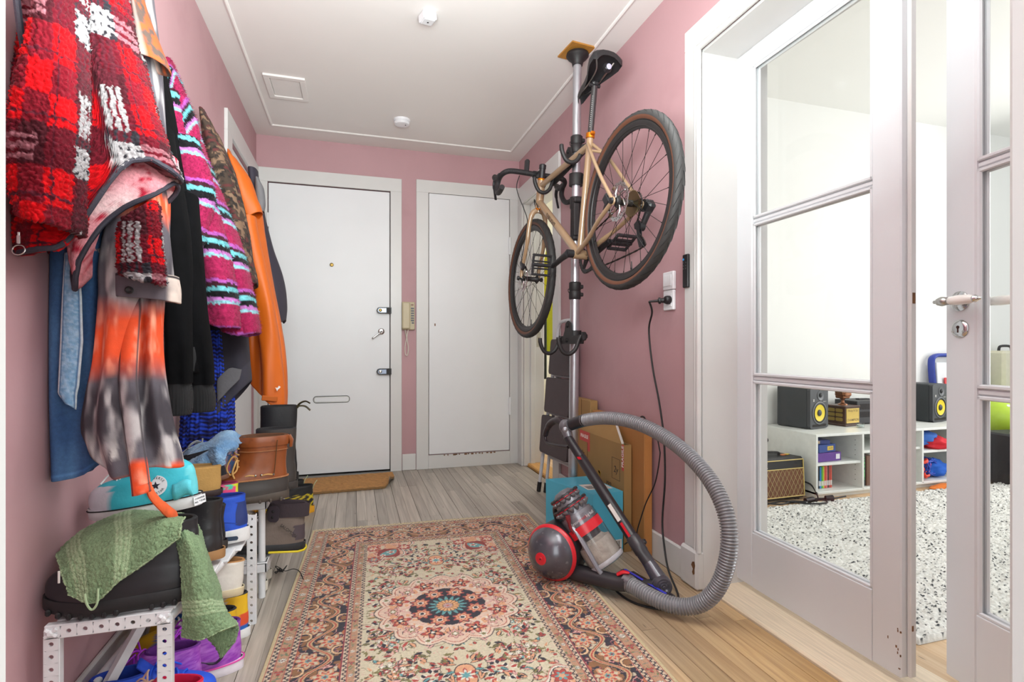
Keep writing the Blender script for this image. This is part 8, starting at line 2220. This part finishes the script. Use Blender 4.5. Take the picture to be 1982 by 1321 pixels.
m_spk = mat('speaker_black', '#2a2e31', 0.5, bump=(90, 0.12), var=(8, 0.12))
m_spf = mat('speaker_front', '#34363a', 0.5)
m_yel = mat('cone_yellow', '#e0c71c', 0.45)
def speaker(lab, x, y, rz):
    t = thing('studio_monitor', lab, 'speaker', (x, y, SZ + 0.001), (0, 0, rz), 'studio monitors')
    W, D, H = 0.195, 0.24, 0.275
    MB().bx(-W / 2, W / 2, 0.02, D, 0.002, H, 0.008).build('cabinet', m_spk, t, smooth=False)
    fr_ = frame((0, 0.02, H / 2 + 0.001), (1, 0, 0), (0, 0, 1))
    MB().prism(rrect(W, H - 0.004, 0.02), 0, 0.022, fr_).build('baffle', m_spf, t, smooth=False)
    c0 = (0, -0.002, 0.105)
    MB().lathe([(0.078, 0), (0.076, 0.005), (0.068, 0.006), (0.066, 0.003)], c0, (0, -1, 0), 36, cap=False).build('woofer_ring', mat('ring_grey', '#56585b', 0.4), t)
    MB().lathe([(0.066, 0.004), (0.060, 0.008), (0.055, 0.004)], c0, (0, -1, 0), 36, cap=False).build('woofer_surround', m_rub, t)
    MB().lathe([(0.056, 0.0045), (0.04, 0.0005), (0.02, 0.0002), (0, 0.0002)], c0, (0, -1, 0), 36, cap=False).build('woofer_cone', m_yel, t)
    MB().ball((0, -0.003, 0.105), (0.022, 0.010, 0.022), 20, 10).build('dust_cap', m_spf, t)
    c1 = (0.012, -0.002, 0.222)
    MB().lathe([(0.036, 0), (0.034, 0.004), (0.026, 0.002), (0.018, 0.001)], c1, (0, -1, 0), 30, cap=False).build('tweeter_ring', mat('ring_grey', '#56585b', 0.4), t)
    MB().ball((c1[0], -0.003, c1[2]), (0.014, 0.008, 0.014), 16, 8).build('tweeter_dome', m_black, t)
    MB().prism(rrect(0.15, 0.017, 0.008), 0, 0.001, frame((0, -0.002, 0.022), (1, 0, 0), (0, 0, 1))).build('port', m_dark, t, smooth=False)
    MB().prism(rrect(0.014, 0.014, 0.003), 0, 0.0015, frame((-0.06, -0.002, 0.19), (1, 0, 0), (0, 0, 1))).build('badge', m_paper, t, smooth=False)
    text_obj('badge_lettering', 'KRK', 0.009, m_spf, t, frame((-0.06, -0.0037, 0.19), (1, 0, 0), (0, 0, 1)), depth=0.0001)
    text_obj('model_lettering', 'ROKIT 5', 0.009, m_paper, t, frame((0.06, -0.0025, 0.178), (1, 0, 0), (0, 0, 1)), depth=0.0003)
    return t
speaker('black studio monitor with a yellow cone on the left end of the white shelf', 2.965, 2.775, 0.20)
speaker('black studio monitor with a yellow cone seen in the gap between the french doors', 4.075, 2.775, 0.16)

# trophy with a little bronze armchair
tr_ = thing('armchair_trophy', 'wooden champion trophy with gold plaques and a small bronze armchair on top', 'trophy', (3.29, 2.80, SZ), (0, 0, 0.12))
m_wal = mat('walnut', '#4a2f22', 0.35, var=(30, 0.12, (1, 1, 6)))
m_gold = mat('gold_plaque', '#c9ab5a', 0.3, 0.7)
m_brz = mat('bronze', '#8a5a3c', 0.3, 0.75, bump=(60, 0.3))
MB().box((0, 0.075, 0.008), (0.17, 0.16, 0.014), None, 0.004).build('foot_board', m_wal, tr_, smooth=False)
MB().box((0, 0.075, 0.072), (0.15, 0.14, 0.115), None, 0.003).build('wood_block', m_wal, tr_, smooth=False)
MB().box((0, 0.075, 0.134), (0.16, 0.15, 0.012), None, 0.004).build('top_board', m_wal, tr_, smooth=False)
MB().bx(-0.066, 0.066, 0.0025, 0.005, 0.022, 0.122).build('front_plaque', m_gold, tr_, smooth=False)
m_etch = mat('etched_brown', '#6a5426', 0.5)
text_obj('plaque_lettering', 'Hoop It Up', 0.022, m_etch, tr_, frame((0, 0.0024, 0.107), (1, 0, 0), (0, 0, 1)), depth=0.0003)
text_obj('plaque_lettering', 'CHAMPION', 0.024, m_etch, tr_, frame((0, 0.0024, 0.042), (1, 0, 0), (0, 0, 1)), depth=0.0003, bold=0.0003)
for k in range(3):
    for j in range(2):
        MB().prism(rrect(0.05, 0.024, 0.008), 0, 0.0015, frame((-0.0752, 0.048 + 0.056 * j, 0.045 + 0.031 * k), (0, -1, 0), (0, 0, 1))).build('side_plaque', m_gold, tr_, smooth=False)
MB().lathe([(0.032, 0.14), (0.030, 0.146), (0.012, 0.155), (0.009, 0.17), (0.016, 0.182), (0.022, 0.186)], (0, 0.075, 0), (0, 0, 1), 20).build('figure_stem', m_brz, tr_)
ac = MB()
ac.box((0, 0.075, 0.196), (0.07, 0.065, 0.02), None, 0.006).box((0.02, 0.072, 0.212), (0.06, 0.055, 0.016), None, 0.007)
ac.box((-0.032, 0.075, 0.23), (0.02, 0.066, 0.055), (0, -0.35, 0), 0.008)
for s_ in (-1, 1): ac.box((0.004, 0.075 + s_ * 0.034, 0.216), (0.066, 0.014, 0.03), None, 0.006)
ac.box((0.05, 0.075, 0.206), (0.026, 0.05, 0.012), (0, -0.2, 0), 0.005)
ac.build('bronze_armchair', m_brz, tr_)
gj = thing('glass_candle_jar', 'small clear glass candle jar in front of the trophy', 'jar', (3.275, 2.735, SZ))
MB().lathe([(0.022, 0.001), (0.024, 0.004), (0.024, 0.034), (0.022, 0.034), (0.022, 0.008), (0, 0.008)], (0, 0, 0), (0, 0, 1), 24, cap=False).build('glass', glass_mat('jar_glass', (0.9, 0.93, 0.93), 0.03, 2.5), gj)
MB().lathe([(0.0, 0.0085), (0.0215, 0.0085), (0.0215, 0.02), (0, 0.02)], (0, 0, 0), (0, 0, 1), 24, cap=False).build('wax', mat('pale_wax', '#d4d8d4', 0.5), gj)
am = thing('black_amplifier', 'black vented amplifier box behind the trophy on the white shelf', 'amplifier', (3.50, 2.93, SZ))
MB().bx(-0.13, 0.13, -0.09, 0.09, 0.006, 0.165, 0.004).build('case', mat('case_black', '#232427', 0.5, bump=(80, 0.1)), am, smooth=False)
for r0 in (0.05, 0.105):
    for k in range(16): MB().bx(-0.10 + 0.010 * k, -0.095 + 0.010 * k, -0.0908, -0.089, r0, r0 + 0.04).build('vent_slot', m_dark, am, smooth=False)
for x in (-0.1, 0.1): MB().lathe([(0.012, 0), (0.012, 0.006)], (x, -0.06, 0), (0, 0, 1), 12).build('foot', m_rub, am)
MB().box((0.03, 0, 0.169), (0.1, 0.03, 0.008), None, 0.002).build('top_handle', m_blackpl, am, smooth=False)

# guitar amplifier with a diamond grille cloth
ga = thing('guitar_amplifier', 'black guitar amplifier with brown diamond grille cloth beside the white shelf', 'guitar amplifier', (2.49, 2.62, 0), (-0.05, 0, 0.02))
GW, GD, GH = 0.42, 0.20, 0.265
MB().bx(-GW / 2, GW / 2, 0.0, GD, 0.012, GH, 0.012).build('cabinet', mat('amp_vinyl', '#1f1f22', 0.55, bump=(200, 0.3)), ga, smooth=False)
m_gild = mat('gold_piping', '#cbb26a', 0.45)
MB().bx(-GW / 2 + 0.016, GW / 2 - 0.016, -0.004, 0.002, 0.03, GH - 0.072).build('grille_cloth', mat('grille_brown', '#6d4329', 0.8, bump=(300, 0.4)), ga, smooth=False)
pp = MB()
x0, x1, z0, z1 = -GW / 2 + 0.014, GW / 2 - 0.014, 0.028, GH - 0.068
for a, b_ in (((x0, z0), (x1, z0)), ((x1, z0), (x1, GH - 0.014)), ((x0, z1), (x1, z1)), ((x0, z0), (x0, GH - 0.014)), ((x0, GH - 0.014), (x1, GH - 0.014))):
    pp.tube([(a[0], -0.005, a[1]), (b_[0], -0.005, b_[1])], 0.0032, 8)
pp.build('piping', m_gild, ga)
dl = MB(); n_ = 12; dx_ = (x1 - x0) / n_; hgt = z1 - z0
for sgn in (1, -1):
    k = -6
    for k in range(-5, n_ + 5):
        # lines with slope: one diamond = dx_ wide, 0.056 high
        sl = 0.056 / dx_
        pts = []
        for q in np.linspace(0, 1, 30):
            z = z0 + hgt * q; x = x0 + k * dx_ + sgn * (z - z0) / sl
            if x0 < x < x1: pts.append((x, -0.0048, z))
        if len(pts) > 1: dl.tube([pts[0], pts[-1]], 0.0013, 4, cap=False)
dl.build('diamond_lines', mat('diamond_cream', '#b9a878', 0.6), ga, kind='stuff')
MB().bx(-GW / 2 + 0.016, GW / 2 - 0.016, -0.002, 0.002, GH - 0.064, GH - 0.016).build('name_panel', m_black, ga, smooth=False)
text_obj('amp_lettering', 'VOX', 0.042, mat('logo_cream', '#e2dcc2', 0.4), ga, frame((-0.125, -0.003, GH - 0.042), (1, 0, 0), (0, 0, 1)), depth=0.0015, bold=0.0012)
MB().tube(bez([(-0.11, 0.10, GH), (-0.10, 0.10, GH + 0.018), (0.0, 0.10, GH + 0.024), (0.10, 0.10, GH + 0.018), (0.11, 0.10, GH)], 6), 0.011, 10, sx=0.6).build('carry_handle', m_rub, ga)
for x, c_ in ((0.13, '#d9742a'), (0.165, '#d9b83a')): MB().box((x, 0.06 + x * 0.2, GH + 0.003), (0.035, 0.025, 0.006), (0, 0, 0.3), 0.002).build('guitar_pick', mat('pick_' + c_[1:], c_, 0.4), ga, smooth=False)
for x in (-0.17, 0.17):
    for y in (0.03, 0.17): MB().lathe([(0.016, 0.0), (0.016, 0.014)], (x, y, 0.0), (0, 0, 1), 12).build('foot', m_rub, ga)

# boxes, games and books in the shelves
def box_thing(name, lab, cat, x, y, z, sz, col, rz=0, label=None, group=None, txt=None):
    t = thing(name, lab, cat, (x, y, z), (0, 0, rz), group)
    MB().box((0, 0, sz[2] / 2), sz, None, 0.0015).build('cover', mat('card_' + col[1:], col, 0.4), t, smooth=False)
    if label:
        MB().bx(label[1], label[2], -sz[1] / 2 - 0.0008, -sz[1] / 2, label[3], label[4]).build('printed_label', mat('card_' + label[0][1:], label[0], 0.4), t, smooth=False)
    if txt:
        text_obj('box_lettering', txt[0], txt[1], mat('card_' + txt[2][1:], txt[2], 0.5), t, frame((txt[3], -sz[1] / 2 - 0.0012, txt[4]), (1, 0, 0), (0, 0, 1)), depth=0.0003)
    return t
box_thing('game_box', 'purple game box lying at the bottom of the stack in the white shelf', 'box', 2.89, 2.73, 0.2225, (0.20, 0.20, 0.055), '#5a2d86', 0.05, ('#d8d8dc', 0.055, 0.088, 0.012, 0.044))
box_thing('game_box', 'blue game box with a yellow label on the purple one in the white shelf', 'box', 2.88, 2.72, 0.2785, (0.155, 0.16, 0.05), '#1d3f86', 0.12, ('#d9b93c', 0.0, 0.055, 0.012, 0.038), txt=('J A N', 0.016, '#2a2f5e', 0.028, 0.025))
box_thing('game_box', 'small dark blue box tilted on the top of the stack in the white shelf', 'box', 2.865, 2.715, 0.3295, (0.12, 0.13, 0.026), '#2a3a78', -0.2, ('#c9b08a', -0.055, -0.01, 0.004, 0.022))
xx = 2.772
BK = [('#3d8f8a', 0.011, 0.135), ('#d8dcd8', 0.009, 0.135), ('#25345e', 0.038, 0.140), ('#1f2328', 0.010, 0.145), ('#2f7fc0', 0.013, 0.138), ('#58a83c', 0.013, 0.138), ('#d8cc3a', 0.008, 0.14), ('#c8463c', 0.012, 0.142), ('#d0706a', 0.012, 0.142), ('#1f3a34', 0.007, 0.142), ('#a83c3a', 0.013, 0.144), ('#c9503e', 0.012, 0.144)]
names_ = ['teal', 'white', 'thick navy', 'thin black', 'sky blue', 'green', 'yellow', 'first red', 'salmon', 'dark green', 'dark red', 'last red']
for (c_, w_, h_), nm in zip(BK, names_):
    t = thing('game_case', nm + ' game case upright in the bottom left compartment of the white shelf', 'game case', (xx + w_ / 2, 2.74, 0.0465), (0, 0, 0), 'upright game cases')
    MB().box((0, 0, h_ / 2), (w_, 0.17, h_), None, 0.0015).build('case', mat('card_' + c_[1:], c_, 0.35, var=(60, 0.12)), t, smooth=False)
    MB().bx(-w_ * 0.36, w_ * 0.36, -0.0858, -0.085, h_ * 0.12, h_ * 0.34).build('spine_print', m_paper, t, smooth=False)
    xx += w_ + 0.0012
jc = thing('fantasy_book', 'thick black book with green lettering upright in the middle compartment', 'book', (3.165, 2.71, 0.0465))
MB().bx(-0.024, 0.024, -0.085, 0.085, 0.0, 0.205, 0.002).build('cover', mat('book_black', '#22262a', 0.4), jc, smooth=False)
MB().bx(-0.02, 0.02, -0.083, 0.083, 0.205, 0.2055).build('pages', m_paper, jc, smooth=False)
text_obj('spine_lettering', 'JADE CITY', 0.032, mat('neon_green', '#4fc84a', 0.5), jc, frame((0.002, -0.0855, 0.115), (0, 0, -1), (1, 0, 0)), depth=0.0004, bold=0.0006)
MB().bx(-0.008, 0.010, -0.0858, -0.085, 0.012, 0.036).build('publisher_mark', m_paper, jc, smooth=False)
bk2 = thing('small_book', 'brown book lying on top of the shelf row beside the black book', 'book', (3.22, 2.70, 0.0465))
MB().bx(-0.028, 0.026, -0.08, 0.08, 0.0, 0.195, 0.002).build('cover', mat('book_brown', '#6d4b3a', 0.5), bk2, smooth=False)

# right hand compartments: clothes and cables
def blob(name, lab, cat, c, r, col, seed, amp=0.4, group=None):
    n, m_ = 30, 40; th, ph = np.meshgrid(np.linspace(0.02, PI - 0.02, n), np.arange(m_) * 2 * PI / m_, indexing='ij')
    P = np.stack([np.sin(th) * np.cos(ph), np.sin(th) * np.sin(ph), np.cos(th)], -1)
    k = 1 + amp * (fbm(P + 5, 2.2, seed, 3) - 0.5) * 2
    P = P * k[..., None] * np.array(r) + np.array(c)
    P[..., 2] = np.maximum(P[..., 2], c[2] - r[2] * 0.75)
    o = MB().fast(name, P, None, mat('cloth_' + col[1:], col, 0.85, bump=(30, 0.3)), None, cv=True)
    o['label'] = lab; o['category'] = cat
    return o
blob('blue_cloth', 'crumpled blue cloth in the upper right compartment of the white shelf', 'cloth', (3.78, 2.70, 0.315), (0.09, 0.08, 0.055), '#3f6fc0', 3)
blob('camouflage_cloth', 'olive camouflage cloth behind the blue one in the white shelf', 'cloth', (3.86, 2.84, 0.315), (0.16, 0.08, 0.07), '#5e6448', 5)
blob('red_cloth', 'shiny red cloth hanging over the shelf edge in the right compartment', 'cloth', (3.86, 2.665, 0.285), (0.09, 0.085, 0.05), '#d32c38', 8)
blob('orange_cloth', 'orange cloth lying on the floor before the right compartment', 'cloth', (3.80, 2.535, 0.016), (0.14, 0.055, 0.018), '#d9762a', 12)
blob('blue_bag', 'glossy blue bag in the lower right compartment of the white shelf', 'bag', (3.88, 2.72, 0.10), (0.11, 0.09, 0.065), '#1f5ec0', 15)
def coil(name, lab, c, R_, col, r_, turns, seed, ax=(0.3, -1, 0.2)):
    rr = random.Random(seed); f = frame(c, Vector(ax).cross(Vector((0, 0, 1))), (0, 0, 1)); pts = []
    for k in range(turns * 10):
        a = 2 * PI * k / 10; q = R_ * (1 + rr.uniform(-0.18, 0.18))
        pts.append(f @ Vector((q * math.cos(a), q * math.sin(a) * 0.8, rr.uniform(-0.02, 0.02))))
    o = MB().tube(bez(pts, 4), r_, 7).build(name, mat('cable_' + col[1:], col, 0.45), None)
    o['label'] = lab; o['category'] = 'cable'
coil('red_hose', 'thick red orange hose coiled in the lower right compartment', (3.725, 2.635, 0.125), 0.066, '#d8402c', 0.009, 2, 3)
coil('blue_cable', 'tangled blue cables in the lower right compartment of the white shelf', (3.80, 2.65, 0.125), 0.062, '#2a4fb8', 0.0045, 6, 4)
coil('black_cable', 'dark blue strap coil behind the red hose in the white shelf', (3.78, 2.75, 0.18), 0.04, '#28406a', 0.007, 3, 6)

# things by the wall on the right
sl = thing('blue_folding_frame', 'blue tube frame with a white panel leaning on the living room wall', 'frame', (4.6, 2.98, 0.3))
m_blu = mat('deep_blue_plastic', '#2c3f9c', 0.4)
ap = bez([(4.36, 2.95, 0.25), (4.335, 2.99, 0.55), (4.335, 3.015, 0.80), (4.37, 3.02, 0.875), (4.50, 3.02, 0.885), (4.66, 3.02, 0.885), (4.79, 3.02, 0.875), (4.83, 3.015, 0.80), (4.83, 2.99, 0.55), (4.83, 2.95, 0.02)], 6)
MB().tube(ap, 0.026, 12, sx=0.6).build('frame_tube', m_blu, sl, True)
MB().box((4.58, 2.985, 0.58), (0.44, 0.012, 0.50), (-0.06, 0, 0), 0.004).build('white_panel', m_whitepl, sl, True, smooth=False)
MB().box((4.44, 2.972, 0.66), (0.05, 0.006, 0.10), (-0.06, 0, 0), 0.003).build('red_mark', mat('frame_red', '#cf2f35', 0.5), sl, True, smooth=False)
MB().tube([(4.36, 2.95, 0.27), (4.36, 2.90, 0.012)], 0.018, 10).tube([(4.83, 2.95, 0.27), (4.83, 2.90, 0.012)], 0.018, 10).build('support_legs', m_blu, sl, True, kind='stuff')
cs_ = thing('cream_case', 'tall cream hard case with a black handle against the living room wall', 'case', (5.05, 2.92, 0))
MB().bx(4.90, 5.22, 2.86, 3.02, 0.005, 0.92, 0.02).build('case_shell', mat('cream_shell', '#cfcbb4', 0.45), cs_, True, smooth=False)
MB().tube(bez([(4.97, 2.94, 0.92), (4.99, 2.94, 0.955), (5.1, 2.94, 0.955), (5.12, 2.94, 0.92)], 5), 0.010, 10).build('handle', m_black, cs_, True)
for z in (0.3, 0.62): MB().box((4.898, 2.94, z), (0.006, 0.05, 0.03), None, 0.002).build('latch', m_steel, cs_, True, smooth=False)
gb = thing('lime_ball', 'lime green exercise ball behind the black combo amplifier', 'ball', (4.70, 2.785, 0.0))
MB().lathe([(0.17 * math.sin(a), 0.17 - 0.17 * math.cos(a)) for a in np.linspace(0.01, PI - 0.01, 24)], (0, 0, 0.245), (0, 0, 1), 36).build('ball_skin', mat('lime_rubber', '#b6d63a', 0.4), gb)
MB().lathe([(0.15, 0.0), (0.16, 0.02), (0.11, 0.22), (0.12, 0.27), (0.09, 0.27)], (0, 0, 0), (0, 0, 1), 28).build('ball_stand', m_blackpl, gb)
MB().lathe([(0.012, 0), (0.010, 0.004)], (-0.075, -0.11, 0.515), (-0.44, -0.65, 0.6), 12).build('valve', m_whitepl, gb)
bo = thing('combo_amplifier', 'black combo amplifier with grey mesh grille beside the lime ball', 'guitar amplifier', (4.30, 2.42, 0), (0, 0, -0.12))
MB().bx(-0.085, 0.40, -0.02, 0.2, 0.012, 0.36, 0.012).build('cabinet', mat('amp_vinyl', '#1f1f22', 0.55, bump=(200, 0.3)), bo, smooth=False)
MB().bx(0.0, 0.39, -0.026, -0.018, 0.03, 0.30).build('mesh_grille', mat('mesh_grey', '#6e7074', 0.5, 0.4, bump=(260, 0.8, 'voronoi')), bo, smooth=False)
MB().bx(-0.05, 0.39, -0.025, 0.03, 0.362, 0.372, 0.002).build('control_plate', m_steel, bo, smooth=False)
for k in range(6): MB().lathe([(0.012, 0), (0.010, 0.016)], (0.0 + 0.06 * k, 0.0, 0.372), (0, 0, 1), 12).build('knob', m_blackpl, bo)
MB().lathe([(0.034, 0), (0.034, 0.006), (0.028, 0.007)], (0.09, -0.027, 0.175), (0, -1, 0), 24).build('emblem_disc', m_spf, bo)
em = MB()
for dx in (-0.009, 0.009):
    for dz in (-0.009, 0.009): em.prism([(-0.006, -0.006), (0.006, -0.006), (0.007, 0.007), (-0.006, 0.006)], 0, 0.001, frame((0.09 + dx, -0.0345, 0.175 + dz), (1, 0, 0), (0, 0, 1)))
em.build('emblem', m_whitepl, bo, smooth=False)
MB().tube(bez([(0.03, 0.0, 0.37), (0.06, 0.06, 0.40), (0.18, 0.08, 0.41), (0.3, 0.06, 0.395), (0.34, 0.0, 0.37)], 5), 0.010, 8).build('strap_handle', mat('brown_strap', '#5b3a2a', 0.6), bo)
cr_ = thing('brown_cable', 'brown braided cable looped across the front of the combo amplifier', 'cable', (4.2, 2.36, 0.1))
MB().tube(bez([(4.16, 2.372, 0.13), (4.26, 2.368, 0.15), (4.40, 2.352, 0.14), (4.52, 2.34, 0.15)], 5), 0.006, 8).tube(bez([(4.16, 2.372, 0.03), (4.28, 2.365, 0.035), (4.40, 2.35, 0.03)], 5), 0.006, 8).tube(bez([(4.17, 2.36, 0.22), (4.24, 2.352, 0.16), (4.27, 2.345, 0.06), (4.19, 2.35, 0.008), (4.12, 2.36, 0.006)], 5), 0.006, 8).build('cord', mat('braided_brown', '#6b3b34', 0.7, bump=(300, 0.5)), cr_, True, kind='stuff')
fc = thing('floor_cables', 'black power cables and a plug lying before the guitar amplifier', 'cable', (2.5, 2.5, 0))
MB().tube(bez([(2.70, 2.70, 0.10), (2.74, 2.63, 0.09), (2.745, 2.58, 0.03), (2.70, 2.55, 0.006), (2.62, 2.56, 0.008), (2.58, 2.50, 0.028), (2.50, 2.53, 0.03), (2.40, 2.50, 0.03), (2.32, 2.54, 0.03)], 6), 0.005, 8).build('cord', m_black, fc, True)
MB().tube(bez([(2.35, 2.585, 0.006), (2.45, 2.54, 0.03), (2.55, 2.46, 0.032), (2.66, 2.44, 0.032), (2.70, 2.50, 0.03), (2.60, 2.555, 0.012), (2.50, 2.57, 0.008)], 6), 0.005, 8).build('cord', m_black, fc, True)
MB().tube(bez([(2.60, 2.56, 0.008), (2.68, 2.53, 0.03), (2.78, 2.50, 0.032), (2.90, 2.52, 0.03)], 6), 0.005, 8).build('cord', m_black, fc, True)
MB().tube([(2.72, 2.50, 0.04), (2.76, 2.485, 0.04)], [0.014, 0.019], 12).tube([(2.60, 2.53, 0.025), (2.66, 2.53, 0.03)], 0.016, 10).build('plug', m_blackpl, fc, True, kind='stuff')
gh = thing('wall_hook', 'small black hook fixed low on the living room wall by the amplifier', 'hook', (2.42, LYB, 0.4))
p = onY(1462, 850, LYB)
MB().tube(bez([p + Vector((0.02, 0.0, 0.0)), p + Vector((0.03, -0.05, 0.0)), p + Vector((0.06, -0.08, 0.01)), p + Vector((0.08, -0.09, 0.05))], 5), [0.018] * 8 + [0.01] * 8, 8).build('hook_arm', m_blackpl, gh, True)
# white wool carpet with black flecks
cx0, cx1, cy0, cy1 = 1.72, 4.9, 1.235, 2.50
nx, ny = 900, 360
X, Y = np.meshgrid(np.linspace(cx0, cx1, nx), np.linspace(cy0, cy1, ny), indexing='ij')
P = np.stack([X, Y, np.zeros_like(X)], -1)
f1, f2 = worley(P * np.array([1, 1.9, 1]), 44, 5)
lum = fbm(P, 60, 3, 2)
C = np.empty(P.shape); C[:] = K('#dcdbd6'); C *= (0.78 + 0.34 * lum)[..., None]
g1, g2 = worley(P * np.array([1.0, 2.1, 1]) + fbm(P, 26, 9, 2)[..., None] * 0.02, 42, 41)
r_ = _hash(np.floor(P[..., 0] * 40), np.floor(P[..., 1] * 60), np.zeros_like(X).astype(np.int64), 5)
C[(g1 < 0.30) & (fbm(P, 9, 20, 2) > 0.33)] = K('#33363a')
C[(f1 < 0.16) & (vnoise(P, 12, 8) > 0.62)] = K('#8b8d8c')
P[..., 2] = 0.014 + 0.014 * (1 - f1) + 0.004 * vnoise(P, 150, 4)
P[0, :, 2] = P[-1, :, 2] = 0.001; P[:, 0, 2] = P[:, -1, 2] = 0.001
cp_ = MB().fast('speckled_carpet', P, C, mat('speckled_wool', '#d8d8d4', 0.95, vcol=True, bump=(180, 0.6), var=(90, 0.1)), None)
tag(cp_, 'white woolly carpet with black flecks on the living room floor', 'carpet')
